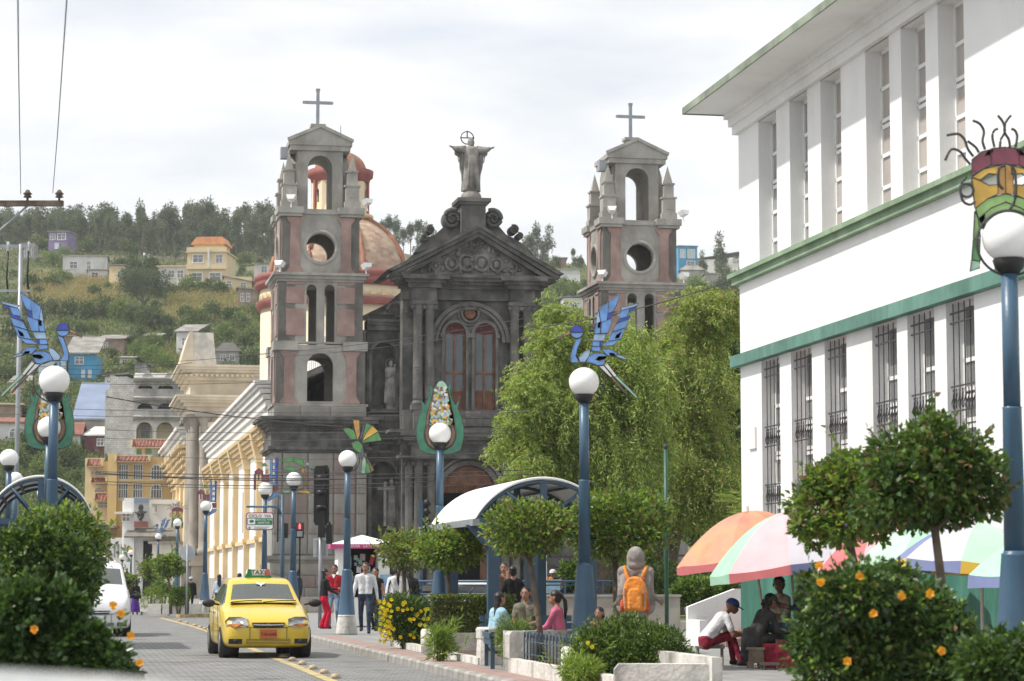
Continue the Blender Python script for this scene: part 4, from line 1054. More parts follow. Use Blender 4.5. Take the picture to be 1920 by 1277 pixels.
# ramp cheek with brick steps beside the building
rampf = WF
def rz(px, py, x=-1.9): return inpl_x(WF, px, py, x)
q0_ = gp(1291, 1211)
rl = (WF.inverted() @ q0_)
ramp = thing('ramp_wall', 'white sloping stair cheek wall with red steps at the corner of the building', 'wall', WF)
q = MB(); yy = rl.y; pA = inpl_y(WF, 1290, 1138, yy); pB = inpl_y(WF, 1378, 1104, yy); pC = inpl_y(WF, 1398, 1104, yy); bz = .0
q.prism([(pA[0], bz), (pC[0], bz), (pC[0], pC[1]), (pB[0], pB[1]), (pA[0] + .05, pA[1] + .02), (pA[0], pA[1])], yy, yy + .16)
q.box(pA[0], pA[0] + .16, yy - .9, yy, 0, pA[1] - .25); q.build('cheek', 'whitewall', ramp)
for k in range(4):
    q = MB(); q.box(pA[0] + .5 + .3 * k, pC[0] + .2, yy - 1.0, yy - .01, .13 + .16 * k, .13 + .16 * (k + 1)); q.build('step', 'pavement_red', ramp)

# ================================================================== HOUSES
mat('hwhite', (.62, .62, .60), .85, .08, .6, stain=(.35, .33, .3), stscale=.5, stamt=.6); mat('hcream', (.66, .54, .34), .85, .06, .5, stain=(.45, .36, .22), stscale=.5, stamt=.4)
mat('hyellow', (.58, .42, .19), .85, .08, .5, stain=(.4, .27, .1), stscale=.4, stamt=.4); mat('hblue', (.055, .30, .52), .8, .1, .6); mat('hmaroon', (.19, .06, .075), .85, .15, .7, stain=(.12, .08, .08))
mat('hgrey', (.36, .35, .33), .9, .2, .8, .4, 4, stain=(.14, .135, .13), stscale=.5, stamt=.7); mat('hviolet', (.22, .17, .32), .85, .1, .8); mat('hbrick', (.30, .22, .17), .9, .2, 1.2)
brickmat('hblock', (.62, .60, .57), (.52, .50, .47), (.34, .33, .31), .42, .21, .9, .02, bump=.4, var=.25)
mat('roofgrey', (.26, .25, .23), .9, .3, .6, .5, 3, stain=(.15, .13, .11), stscale=.5, stamt=.8); brickmat('rooftile_red', (.34, .13, .09), (.27, .10, .07), (.12, .06, .05), .24, .5, .75, .035, bump=.8, var=.3, vertical=False)
mat('roofblue', (.20, .25, .36), .6, .1, .6); mat('roofdark', (.10, .095, .09), .9, .2, 1); mat('hgreenpane', (.12, .26, .24), .3, .2, 1); mat('hpale', (.50, .60, .60), .6, .1, 1); mat('rooforange', (.60, .27, .12), .8, .15, 1)
def hwin(par, x0, x1, z0, z1, y=0, kind='rect', mt='winglass', fm='whiteframe', mull=1):
    f = max(.06, (x1 - x0) * .07); q = MB(); cx = (x0 + x1) / 2; h = (x1 - x0) / 2
    if kind == 'arch':
        archring(q, cx, z1 - h, h - f, h + f * .6, y - .08, y + .02, 10); 
        for s in (-1, 1): q.box(cx + s * (h - f), cx + s * (h + f * .6), y - .08, y + .02, z0, z1 - h)
    else:
        q.box(x0 - f, x0, y - .08, y + .02, z0 - f, z1 + f); q.box(x1, x1 + f, y - .08, y + .02, z0 - f, z1 + f); q.box(x0, x1, y - .08, y + .02, z1, z1 + f)
    q.box(x0 - f, x1 + f, y - .12, y + .02, z0 - f, z0)
    for k in range(1, mull + 1):
        xm_ = x0 + (x1 - x0) * k / (mull + 1); q.box(xm_ - .03, xm_ + .03, y - .05, y + .01, z0, z1)
    q.box(x0, x1, y - .05, y + .01, (z0 * .4 + z1 * .6) - .03, (z0 * .4 + z1 * .6) + .03)
    w_ = q.build('window', fm, par)
    p = MB()
    if kind == 'arch': p.prism([(x0, z0), (x1, z0)] + [(cx + h * math.cos(PI * i / 10), z1 - h + h * math.sin(PI * i / 10)) for i in range(11)], y - .02, y)
    else: p.box(x0, x1, y - .02, y, z0, z1)
    p.build('pane', mt, w_)
def house(name, label, r, wall, roof='flat', depth=None, D=None, yaw=10, wins=(), roofm='roofgrey', door=None, gh=.35, group='houses on the hillside', drop=3.0, over=.3, side=None):
    """r = (x0, y0, x1, y1): the front's outline in the photograph; wins as fractions of that front (fx0, fz0, fx1, fz1[, kind])"""
    x0p, y0p, x1p, y1p = r
    p = hill_at((x0p + x1p) / 2, y1p) if D is None else at((x0p + x1p) / 2, y1p, D)
    if D is None: p = p + Vector((0, 0, .7)); drop += 1.5
    s = F / p.y / 1.0; W_ = (x1p - x0p) / s; H_ = (y1p - y0p) / s
    z0 = p.z; drop = max(drop, z0 - hill_z(p.x, p.y) + 2.5) if D else drop
    a = R(yaw); fr_ = Matrix.Translation((p.x, p.y, z0)) @ Matrix.Rotation(a, 4, 'Z')
    t = thing(name, label, 'house', fr_, group); W_ /= math.cos(a) ; d = depth or max(4, W_ * .8)
    q = MB(); q.box(-W_ / 2, W_ / 2, 0, d, -drop, H_)
    b = q.build('wall', wall, t)
    for k in wins:
        hwin(t, -W_ / 2 + k[0] * W_, -W_ / 2 + k[2] * W_, k[1] * H_, k[3] * H_, 0, k[4] if len(k) > 4 else 'rect', k[5] if len(k) > 5 else 'winglass')
    if door: q = MB(); q.box(-W_ / 2 + door[0] * W_, -W_ / 2 + door[1] * W_, -.06, .02, 0, door[2] * H_); q.build('door', 'wood', t)
    q = MB(); o_ = over
    if roof == 'flat': q.box(-W_ / 2 - o_, W_ / 2 + o_, -o_, d + o_, H_, H_ + .18)
    elif roof == 'shed': q.prism([(-o_, H_ + .05), (d + o_, H_ + gh * d), (d + o_, H_ + gh * d + .15), (-o_, H_ + .2)], -W_ / 2 - o_, W_ / 2 + o_, 'x')
    elif roof == 'lean': q.prism([(-W_ / 2 - o_, H_ + .02), (W_ / 2 + o_, H_ - gh * W_), (W_ / 2 + o_, H_ - gh * W_ + .15), (-W_ / 2 - o_, H_ + .17)], -o_, d + o_)
    elif roof == 'gable': q.prism([(-o_, H_ - .05), (d / 2, H_ + gh * d / 2), (d + o_, H_ - .05), (d + o_, H_ + .1), (d / 2, H_ + gh * d / 2 + .16), (-o_, H_ + .1)], -W_ / 2 - o_, W_ / 2 + o_, 'x')
    elif roof == 'hip':
        vs = [(-W_ / 2 - o_, -o_, H_), (W_ / 2 + o_, -o_, H_), (W_ / 2 + o_, d + o_, H_), (-W_ / 2 - o_, d + o_, H_), (-W_ / 4, d / 2, H_ + gh * d / 2), (W_ / 4, d / 2, H_ + gh * d / 2)]
        q.add(vs, [(0, 1, 5, 4), (1, 2, 5), (2, 3, 4, 5), (3, 0, 4), (3, 2, 1, 0)])
    if q.v: q.build('roof', roofm, t)
    return t, W_, H_, d
HS = house
HS('hill_house', 'white block house with two small windows high on the hill at left', (118, 487, 200, 527), 'hwhite', 'flat', yaw=8, wins=[(.16, .42, .32, .72), (.55, .35, .62, .75)], depth=8, roofm='hgrey')
HS('hill_house', 'low white annex with brown shutter below the white block house', (165, 514, 202, 532), 'hwhite', 'flat', yaw=8, wins=[(.2, .2, .5, .75, 'rect', 'wood')], depth=4)
t, W_, H_, d = HS('hill_house', 'narrow pale house right of the white block house on the hill', (204, 505, 230, 545), 'hcream', 'shed', yaw=-6, wins=[(.65, .45, .85, .75)], gh=.1)
t, W_, H_, d = HS('hill_house', 'tall cream three-storey house with orange roof high on the hill', (350, 480, 424, 548), 'hcream', 'flat', yaw=-4, wins=[(.12, .2, .38, .42), (.58, .2, .86, .42), (.15, .72, .4, .93), (.74, .7, .9, .93)], depth=9, roofm='hcream')
q = MB(); q.box(-W_ * .38, W_ * .4, 1.5, 7, H_ + .1, H_ + 1.6); q.build('roof_room', 'hyellow', t)
q = MB(); q.prism([(-W_ * .46, H_ + 1.6), (W_ * .46, H_ + 1.6), (W_ * .36, H_ + 2.9), (-W_ * .3, H_ + 2.9)], 1.2, 7.4); q.build('roof_orange', 'rooforange', t)
q = MB(); q.box(-W_ / 2 - .1, W_ / 2 + .1, -.35, -.2, H_ * .55, H_ * .66); q.box(-W_ / 2 - .1, W_ / 2 + .1, -.35, 0, H_ * .53, H_ * .55); q.box(-W_ / 2 - .1, W_ / 2 + .1, -.3, -.15, H_ + .1, H_ + .9); q.build('balcony', 'hcream', t)
q = MB(); q.box(.2, .55, -.4, -.2, H_ * .55, H_ * 1.1); q.build('drain_pipe', 'hwhite', t)
HS('hill_house', 'white lower wing on the left of the tall cream hill house', (296, 507, 352, 545), 'hwhite', 'flat', yaw=-4, wins=[(.35, .45, .55, .8), (.65, .45, .85, .8)], depth=7, roofm='hcream')
HS('hill_house', 'small pale shed roofed house right of the cream hill house', (420, 526, 472, 556), 'hcream', 'lean', yaw=6, wins=[(.1, .35, .25, .7), (.6, .3, .78, .6)], gh=.2)
HS('hill_house', 'grey pink half-built house beside the left tower, on the hill', (446, 548, 482, 590), 'hbrick', 'lean', yaw=6, wins=[(.15, .4, .3, .75), (.45, .4, .6, .75)], gh=.1)
HS('hill_house', 'violet lower house with grey upper storey among the ridge trees', (90, 440, 126, 480), 'hviolet', 'flat', yaw=-8, wins=[(.35, .2, .55, .45, 'rect', 'hpale'), (.1, .62, .35, .9), (.5, .62, .9, .9)], depth=6)
HS('hill_house', 'dark shed house left of the violet hill house', (36, 460, 64, 492), 'hgrey', 'flat', yaw=0, wins=[(.25, .1, .45, .7), (.6, .1, .8, .7)], roofm='roofdark')
HS('hill_house', 'white gabled house with grey pitched roof beside the portico roof', (330, 632, 368, 676), 'hwhite', 'shed', yaw=-4, wins=[(.3, .45, .5, .75)], gh=.25, depth=7)
HS('hill_house', 'small white shed under the white gabled house', (338, 664, 362, 690), 'hwhite', 'lean', yaw=-4, gh=.15)
HS('hill_house', 'dark hip-roofed hut right behind the portico roof', (405, 668, 448, 690), 'hgrey', 'hip', yaw=4, wins=[(.2, .2, .4, .7), (.6, .2, .8, .7)], roofm='roofdark', gh=.7)
HS('hill_house', 'bright blue two-storey house with grey roof behind the left bird lamp', (128, 674, 178, 722), 'hblue', 'shed', yaw=4, wins=[(.25, .62, .55, .88), (.5, .1, .6, .4, 'rect', 'hpale'), (.75, .1, .85, .4, 'rect', 'hpale')], gh=.35, depth=9, over=.5)
HS('hill_house', 'light blue low extension left of the bright blue house', (72, 680, 122, 722), 'hpale', 'flat', yaw=4, wins=[(.6, .3, .85, .8, 'rect', 'hblue')])
HS('hill_house', 'brown mud wall house above the bright blue house', (120, 640, 180, 664), 'hbrick', 'shed', yaw=4, wins=[(.3, .2, .5, .85, 'rect', 'darkglass'), (.7, .2, .8, .7, 'rect', 'darkglass')], gh=.12)
HS('hill_house', 'brown shed house right of the mud wall house', (185, 646, 232, 666), 'hbrick', 'shed', yaw=-4, wins=[(.2, .2, .35, .7)], gh=.25)
HS('hill_house', 'tiny tin-roofed hut above the block apartment house', (224, 682, 252, 694), 'hwhite', 'shed', yaw=0, gh=.15, wins=[(.2, .2, .5, .8, 'rect', 'darkglass')])
HS('hill_house', 'grey block hut with black window above the unfinished apartments', (252, 693, 274, 712), 'hgrey', 'flat', yaw=0, wins=[(.75, .3, .95, .9, 'rect', 'darkglass')])
HS('hill_house', 'long low block house with small square window at left', (140, 762, 212, 784), 'hblock', 'flat', yaw=0, wins=[(.78, .4, .86, .65, 'rect', 'darkglass')], depth=7)
HS('hill_house', 'house with pale blue roof and washing above the maroon house', (140, 800, 228, 830), 'hgrey', 'shed', yaw=0, roofm='roofblue', gh=.9, depth=5)
HS('hill_house', 'maroon house with rusty light roof left of the yellow apartments', (158, 830, 232, 862), 'hmaroon', 'shed', yaw=-8, roofm='hwhite', gh=.3, wins=[(.32, .45, .48, .85), (.5, .45, .62, .85, 'rect', 'curtaingrey')])
HS('hill_house', 'small brick roofed house at the left picture edge with arch window', (-20, 806, 46, 838), 'hwhite', 'shed', yaw=6, roofm='rooftile_red', gh=.2, wins=[(.55, .2, .85, .75, 'arch')])
HS('hill_house', 'brown and cream upper house at the left picture edge', (-10, 770, 38, 800), 'hbrick', 'flat', yaw=6, roofm='hcream', wins=[])
HS('hill_house', 'bright blue block house right of the right bell tower', (1272, 466, 1308, 510), 'hblue', 'flat', yaw=10, wins=[(.1, .5, .35, .85, 'rect', 'hpale'), (.5, .5, .85, .85, 'rect', 'hpale'), (.45, .05, .85, .35)], depth=7)
HS('hill_house', 'long white house with stepped roofline beside the white building', (1302, 490, 1394, 522), 'hwhite', 'lean', yaw=-14, gh=-.14, depth=7)
HS('hill_house', 'grey roofed low house right of the right bell tower', (1276, 512, 1320, 530), 'hgrey', 'hip', yaw=0, gh=.6, roofm='roofgrey')
HS('hill_house', 'grey block shack in front of the long white house', (1322, 520, 1388, 545), 'hgrey', 'flat', yaw=4, wins=[(.75, .3, .85, .7, 'rect', 'darkglass')])
HS('hill_house', 'white low house between church gable and right bell tower', (1056, 566, 1108, 600), 'hwhite', 'lean', yaw=8, gh=-.06, wins=[(.33, .4, .48, .8, 'rect', 'darkglass')])
HS('hill_house', 'small concrete hut on the slope left of the right bell tower', (1050, 512, 1088, 534), 'hwhite', 'flat', yaw=2, wins=[(.4, .05, .95, .5, 'rect', 'whiteframe')], roofm='hgrey')
HS('hill_house', 'brown brick hut on the ridge right of the church gable', (1040, 490, 1062, 502), 'hbrick', 'flat', yaw=2)
HS('hill_house', 'white house at the hill top left of the left tower', (476, 502, 508, 526), 'hwhite', 'flat', yaw=0, wins=[(.45, .3, .75, .8)])
HS('hill_wall', 'long grey retaining wall above the cream hill house', (424, 496, 500, 510), 'hgrey', 'none', yaw=0, depth=1)['category'] if False else None
HS('hill_house', 'pink-grey block house below the blue hill house', (196, 716, 238, 742), 'hwhite', 'lean', yaw=0, gh=-.12, depth=6, wins=[(.1, .3, .25, .7)])
HS('hill_house', 'white low house with tin roof left of the washing lines', (60, 735, 104, 756), 'hwhite', 'shed', yaw=3, gh=.2, wins=[(.2, .2, .4, .7), (.6, .2, .8, .7)])
HS('hill_house', 'cream hut with dark door under the light blue extension', (20, 730, 52, 752), 'hcream', 'shed', yaw=3, gh=.3, wins=[(.3, .1, .5, .8, 'rect', 'darkglass')])
HS('hill_house', 'grey roofed hut among bushes left of the brick roofed house', (56, 812, 100, 834), 'hgrey', 'gable', yaw=3, gh=.7, wins=[(.3, .2, .5, .7)])
HS('hill_house', 'small terracotta roofed house above the left shelter', (118, 828, 150, 850), 'hwhite', 'gable', yaw=3, gh=.7, roofm='rooftile_red', wins=[(.3, .2, .6, .7)])
HS('hill_house', 'small brown shed halfway up the slope left of the gabled house', (272, 640, 300, 656), 'hbrick', 'shed', yaw=0, gh=.2)
# unfinished grey apartment building
D_ = 262; p = at(228, 840, D_); sA = F / D_
ap = thing('apartment_building', 'grey unfinished apartment house with three tiers of arches', 'building', Matrix.Translation((at(256, 830, D_).x, D_, at(256, 826, D_).z)) @ Matrix.Rotation(R(4), 4, 'Z'), None)
def ax(px): return (px - 256) / sA
def az(py): return (826 - py) / sA
q = MB(); q.box(ax(251), ax(372), 2.6, 9, -4, az(722)); q.build('wall', 'hgrey', ap)
q = MB(); q.prism([(ax(196), -4), (ax(252), -4), (ax(252), az(714)), (ax(236), az(718)), (ax(214), az(704)), (ax(204), az(702)), (ax(204), az(730)), (ax(196), az(732))], .3, 9); q.build('block_side_wall', 'hblock', ap)
lv = [(826, 793, 'hwhite'), (780, 757, 'hgrey'), (742, 720, 'hgrey')]
for k, (yb, yt, mt) in enumerate(lv):
    q = MB(); xs_ = [252, 289, 328, 366, 404]
    zb_ = az(yb); zt = az(yt)
    for i in range(4):
        a, b = ax(xs_[i]), ax(xs_[i + 1]); w_ = (b - a) * .82
        q.wallhole(a, b, zb_, zt + .35, (a + b) / 2, w_, zb_, zt - w_ / 2 + .1, 0, .35, n=8)
    q.build('arcade', mt, ap)
    q = MB(); q.box(ax(248), ax(404), -.5, 2.6, zt + .35, zt + .6); 
    for xx in (276, 318, 360): q.prism([(ax(xx - 13), zt + .6), (ax(xx + 13), zt + .6), (ax(xx), zt + 1.5)], -.6, -.3)
    if k: q.box(ax(250), ax(404), -.4, -.2, zb_ - .25, zb_ + .75)
    q.prism([(-.7, zt + .55), (.8, zt + 1.2), (.8, zt + 1.3), (-.7, zt + .68)], ax(250), ax(404), 'x')
    q.build('balcony_parapet', 'hgrey', ap)
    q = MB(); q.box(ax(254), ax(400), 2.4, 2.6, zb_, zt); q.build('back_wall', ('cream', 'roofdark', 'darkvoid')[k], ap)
    for xx in (262, 334): hwin(ap, ax(xx), ax(xx + 14), zb_ + .4, zt - .3, 2.4, 'rect', 'darkglass', 'hgrey')
# yellow apartment building with red tile aprons
D_ = 205; sA = F / D_; zb_ = at(270, 1052, D_).z
ya = thing('yellow_apartments', 'yellow apartment building with red tile aprons and white window grids', 'building', Matrix.Translation((at(220, 1052, D_).x, D_, zb_)) @ Matrix.Rotation(R(3), 4, 'Z'))
def ax(px): return (px - 220) / sA
def az(py): return (1052 - py) / sA
q = MB(); q.box(ax(218), ax(400), 0, 12, 0, az(858)); q.box(ax(201), ax(218), -.6, 12, 0, az(852)); q.build('wall', 'hyellow', ya)
q = MB(); q.box(ax(152), ax(201), 2.0, 11, 0, az(864)); q.build('left_wing', 'hcream', ya)
q = MB(); q.box(ax(242), ax(400), 3, 11, az(858), az(832)); q.build('penthouse_wall', 'hpale', ya)
for a, b in ((246, 256), (264, 274), (288, 300), (330, 350)):
    q = MB(); q.box(ax(a), ax(b), 2.94, 3.02, az(852), az(838)); q.build('penthouse_window', 'hgreenpane', ya)
for a, b in ((256, 262), (302, 308)): q = MB(); q.box(ax(a), ax(b), 2.9, 3.0, az(856), az(836)); q.build('penthouse_pier', 'hcream', ya)
q = MB(); q.box(ax(308), ax(316), 2.92, 3.02, az(856), az(839)); q.build('door', 'wood', ya)
def apron(x0, x1, yt, yb, y, dep=1.1):
    q = MB(); a, b, zt, zb = ax(x0), ax(x1), az(yt), az(yb); n = max(3, int((b - a) / .3))
    q.add([(a, y, zt), (b, y, zt), (b, y - dep, zb), (a, y - dep, zb)], [(3, 2, 1, 0)]); 
    for i in range(n + 1):
        x = a + (b - a) * i / n; q.tube([(x, y, zt + .02), (x, y - dep, zb + .02)], .075, 5, False)
    q.build('tile_apron', 'rooftile_red', ya)
    q = MB(); q.box(a - .2, b + .2, y - .1, y + .2, zt, zt + .12); q.box(a - .15, a, y - dep, y, zb - .05, zt + .05); q.box(b, b + .15, y - dep, y, zb - .05, zt + .05); q.box(a, b, y - dep + .1, y, zb - .1, zb - .02); q.build('apron_edge', 'hcream', ya)
apron(218, 277, 856, 866, 0); apron(310, 352, 856, 866, 0); apron(158, 184, 860, 873, 2.0); apron(167, 193, 895, 904, 2); apron(176, 216, 925, 938, 1.2); apron(240, 400, 822, 836, 3)
for (yb, yt) in ((899, 872), (934, 908)):
    for a, b, kd_ in ((221, 237, 'rect'), (248, 264, 'rect'), (280, 301, 'arch'), (319, 336, 'rect')):
        hwin(ya, ax(a), ax(b), az(yb), az(yt), 0, kd_, 'darkglass', 'hwhite', 3)
for (a, b, yb, yt) in ((162, 183, 889, 878), (169, 190, 924, 912)): hwin(ya, ax(a), ax(b), az(yb), az(yt), 2.0, 'arch', 'winglass', 'hcream', 2)
hwin(ya, ax(180), ax(212), az(952), az(942), 1.2, 'rect', 'winglass', 'hcream', 2)
q = MB(); q.box(ax(150), ax(216), 1.2, 8, 0, az(938)); q.build('low_wing', 'hcream', ya)
q = MB(); q.box(ax(214), ax(400), -.1, .05, az(903), az(900)); q.box(ax(214), ax(400), -.1, .05, az(940), az(936)); q.build('string_course', 'hcream', ya)
# white shop building at the street's end, with sign board and tiled awning
D_ = 190; sA = F / D_
sh = thing('white_shop', 'white street-end building with tall grey picture board and tiled awning', 'building', Matrix.Translation((at(260, 1085, D_).x, D_, 0)) @ Matrix.Rotation(R(2), 4, 'Z'))
def ax(px): return (px - 260) / sA
def az(py): return CAM_H + (1085 - py) / sA * 1.0
q = MB(); q.box(ax(228), ax(345), 0, 9, 0, az(940)); q.box(ax(232), ax(252), -.5, 0, az(1085), az(935)); q.build('wall', 'whitewall', sh)
q = MB(); q.box(ax(216), ax(250), -1.0, 0, az(965), az(961)); q.build('ledge', 'whitetrim', sh); q = MB(); q.box(ax(282), ax(332), -.3, .5, az(946), az(938)); q.build('parapet', 'whitetrim', sh)
hwin(sh, ax(230), ax(243), az(978), az(965), -.5, 'rect', 'winglass'); hwin(sh, ax(288), ax(292), az(962), az(948), 0, 'rect', 'winglass')
q = MB(); q.box(ax(252), ax(280), -1.0, -.8, az(990), az(934)); b = q.build('picture_board', 'signgrey', sh)
q = MB(); q.box(ax(252), ax(280), -1.03, -1.0, az(944), az(936)); q.build('board_header', 'roofblue', sh)
q = MB(); q.box(ax(253), ax(279), -1.03, -1.0, az(989), az(979)); q.build('board_footer', 'redtrim', sh)
q = MB(); c_ = ax(265); q.ell((c_, -1.02, az(953)), (.2, .03, .24), 10, 6); q.ell((c_, -1.02, az(966)), (.28, .03, .4), 10, 6); q.tube([(c_ - .45, -1.02, az(962)), (c_, -1.02, az(965)), (c_ + .45, -1.02, az(961))], .06, 5); q.tube([(c_, -1.02, az(970)), (c_ - .02, -1.02, az(977))], .14, 6); q.build('painted_figure', 'iron', b)
q = MB(); a0_, a1_ = ax(238), ax(332)
for i in range(38):
    x = a0_ + (a1_ - a0_) * i / 37; q.tube([(x, 0, az(992)), (x - .0, -1.6, az(1008))], .08, 5, False)
q.add([(a0_, 0, az(992)), (a1_, 0, az(992)), (a1_, -1.6, az(1009)), (a0_, -1.6, az(1009))], [(3, 2, 1, 0)]); q.build('tiled_awning', 'roofgrey', sh)
q = MB(); q.box(ax(268), ax(288), -.1, .02, 0, az(1015)); q.build('dark_doorway', 'darkvoid', sh)
q = MB(); q.box(ax(200), ax(228), 2, 9, 0, az(1008)); q.build('low_wing', 'hwhite', sh)
for a in (207, 214, 221): q = MB(); q.box(ax(a), ax(a + 3), 1.95, 2.02, az(1045), az(1020)); q.build('narrow_window', 'winglass', sh)
for (r_, wl, lb_) in (((150, 990, 205, 1075), 'hbrick', 'pale brick house at the left end of the street'), ((205, 1030, 235, 1082), 'hwhite', 'small white house front far down the street'), ((285, 1020, 345, 1085), 'hwhite', 'white garden wall house behind the far mask lamp')):
    HS('street_house', lb_, r_, wl, 'flat', D=200 if r_[0] < 280 else 186, yaw=2, wins=[(.2, .3, .4, .7), (.6, .3, .8, .7)], group='houses at the end of the street', drop=1)
# ================================================================== VEGETATION ON THE HILL
def crown_obj(name, parent, lobes, n, size, mats, wts, seed=0, shell=.4, rough=.16, asp=.5, up=.3, M=None, droop=0, shoots=0):
    P, d = lobe_points(lobes, n, seed, shell, rough)
    if shoots:
        gs = np.random.default_rng(seed + 99); P1, d1 = lobe_points(lobes, shoots, seed + 7, .1, rough); m_ = 12; PS, DS = [P], [d]; Ls = gs.uniform(1.2, 4.2, shoots)[:, None] * size
        dd = d1 * .6 + gs.normal(0, .25, (shoots, 3)) + np.array([0, 0, .45])
        for j in range(m_): PS.append(P1 + dd * Ls * (j / m_) + gs.normal(0, size * .12, (shoots, 3))); DS.append(dd)
        P = np.concatenate(PS); d = np.concatenate(DS)
    if droop: d = d * .5 + np.array([0, 0, -droop])
    return link(name, leaf_mesh(name, P, d, size, asp, mats, wts, seed, up), parent, M)
def trunk_mb(mb, pts, rs, n=8): mb.tube(pts, rs, n)
EUC = []
for k in range(6):
    g = random.Random(40 + k); H = 10; me = MB()
    bend = [(0, 0, -1.2), (g.uniform(-.2, .2), 0, 3), (g.uniform(-.4, .4), g.uniform(-.3, .3), 6.5), (g.uniform(-.5, .5), 0, 9.2)]
    me.tube(bend, [.2, .17, .11, .04], 5)
    lob = []
    for q in range(9 + k % 3):
        t = g.uniform(.22 if k % 2 else .38, 1); rr = (1.05 - .45 * abs(t - .6)) * g.uniform(.7, 1.25); a = g.uniform(0, 6.28); rad = (1.15 - t * .85) * g.uniform(.5, 1.7)
        lob.append(((math.cos(a) * rad, math.sin(a) * rad, H * t), (rr * 1.05, rr * 1.05, rr * g.uniform(.9, 1.5))))
        me.tube([(0, 0, H * t * .8), (math.cos(a) * rad * .8, math.sin(a) * rad * .8, H * t)], [.07, .03], 4)
    t_ = me.build('tree_trunk_source', 'barkgrey'); P, d = lobe_points(lob, 1500, k, .75, .2)
    lm = leaf_mesh('eucalyptus_crown', P, d, .5, .5, ['eucA', 'eucB', 'eucC'], (5, 4, 2), k)
    EUC.append((t_.data, lm)); bpy.data.objects.remove(t_)
def far_tree(nm, lab, cat, grp, loc, sc_, src, rot):
    t = thing(nm, lab, cat, Matrix.Translation(loc) @ Matrix.Rotation(rot, 4, 'Z') @ Matrix.Diagonal((sc_[0], sc_[0], sc_[1], 1)), grp)
    link('trunk', src[0], t); link('crown', src[1], t); return t
g = random.Random(77); n = 0
EL = {}; ORD = 'first second third fourth fifth sixth seventh eighth ninth tenth eleventh twelfth thirteenth fourteenth fifteenth sixteenth seventeenth eighteenth nineteenth twentieth'.split()
def euc(px, D, h, w_=1.0, lab_='isolated thin ridge eucalyptus seen between the church towers'):
    x = (px - 960) / F * D; z = hill_z(x, D)
    kk = (lab_, 0); EL[kk] = EL.get(kk, 0) + 1; num = EL[kk]
    lab_ = lab_ + ', ' + (ORD[num - 1] if num <= 20 else str(num) + ('st' if num % 10 == 1 else 'nd' if num % 10 == 2 else 'rd' if num % 10 == 3 else 'th')) + ' from the left'
    far_tree('eucalyptus_tree', lab_, 'tree', 'eucalyptus trees on the hill ridge', (x, D, z - .3), (w_ * h / 10, h / 10), g.choice(EUC), g.uniform(0, 6.28))
for row, (D0, D1, cnt, h0, h1) in enumerate(((572, 590, 54, 8.5, 13), (548, 568, 48, 8, 11), (524, 545, 40, 6, 9.5))):
    for i in range(cnt):
        px = -25 + 560 * (i + g.uniform(-.5, .5)) / cnt
        if row == 0 and px > 500: continue
        euc(px, g.uniform(D0, D1), g.uniform(h0, h1) * g.choice((.8, 1, 1, 1.12)), g.uniform(.75, 1.2), ('tall eucalyptus in the back row against the sky', 'grey-green eucalyptus in the middle row of the hilltop wood', 'low eucalyptus at the lower edge of the hilltop wood')[row])
for px, h in ((520, 9), (540, 8), (700, 6), (715, 7), (728, 8.5), (742, 9), (755, 7), (768, 8), (782, 9), (795, 8.5), (812, 7), (985, 8), (995, 9), (1008, 11), (1018, 6), (1027, 10.5), (1075, 5), (1090, 4)):
    euc(px, g.uniform(565, 585), h, .85)
SOLO = [('eucalyptus_tree', 'tall thin eucalyptus standing alone right of the bright blue hill house', 1321, 6.8), ('eucalyptus_tree', 'airy round-topped eucalyptus nearest the white building above the long house', 1355, 11)]
for nm, lb_, px, h in SOLO:
    x = (px - 960) / F * 520; far_tree(nm, lb_, 'tree', None, (x, 520, hill_z(x, 520) - .3), (h / 10 * .8, h / 10), EUC[3], 1)
# shrubs and small trees
SHR = []
for k in range(5):
    g2 = random.Random(60 + k); lob = [((g2.uniform(-.5, .5), g2.uniform(-.5, .5), g2.uniform(.45, .9)), (g2.uniform(.45, .75), g2.uniform(.45, .75), g2.uniform(.4, .65))) for q in range(6)]
    P, d = lobe_points(lob, 1300, k + 5, .4, .2); mats_ = [['hillA', 'hillB', 'hillC'], ['hillB', 'leafdark', 'hillA'], ['hillA', 'hillC', 'leafA'], ['hillB', 'hillA', 'eucB'], ['hillC', 'leafA', 'hillA']][k]
    SHR.append(leaf_mesh('shrub_leaves', P, d, .17, .6, mats_, (4, 3, 2), k))
LMK = [(159, 507, 'the white block house'), (386, 514, 'the tall cream hill house'), (268, 548, 'the big round hill tree'), (108, 460, 'the violet hill house'), (50, 476, 'the dark shed house on the ridge'), (150, 700, 'the bright blue hill house'), (240, 655, 'the brown shed house'), (350, 655, 'the white gabled hill house'), (426, 680, 'the hip-roofed hut'), (464, 570, 'the half-built hill house'), (446, 540, 'the small shed-roofed cream house'),
       (262, 702, 'the grey block hut'), (176, 775, 'the long low block house'), (80, 745, 'the white tin-roofed house'), (78, 825, 'the grey-roofed hut'), (10, 785, 'the brown upper house'), (134, 840, 'the small terracotta-roofed house'), (1080, 583, 'the white low house by the right tower'), (1070, 523, 'the concrete hut right of the gable'), (1345, 532, 'the grey block shack'), (1290, 488, 'the bright blue block house'), (600, 470, 'the left bell tower'), (20, 900, 'the left shelter roof')]
LOOK = ['mid-green leafy', 'dark green dense', 'light green loose', 'grey-green rounded', 'yellow-green bright']
LCNT = {}
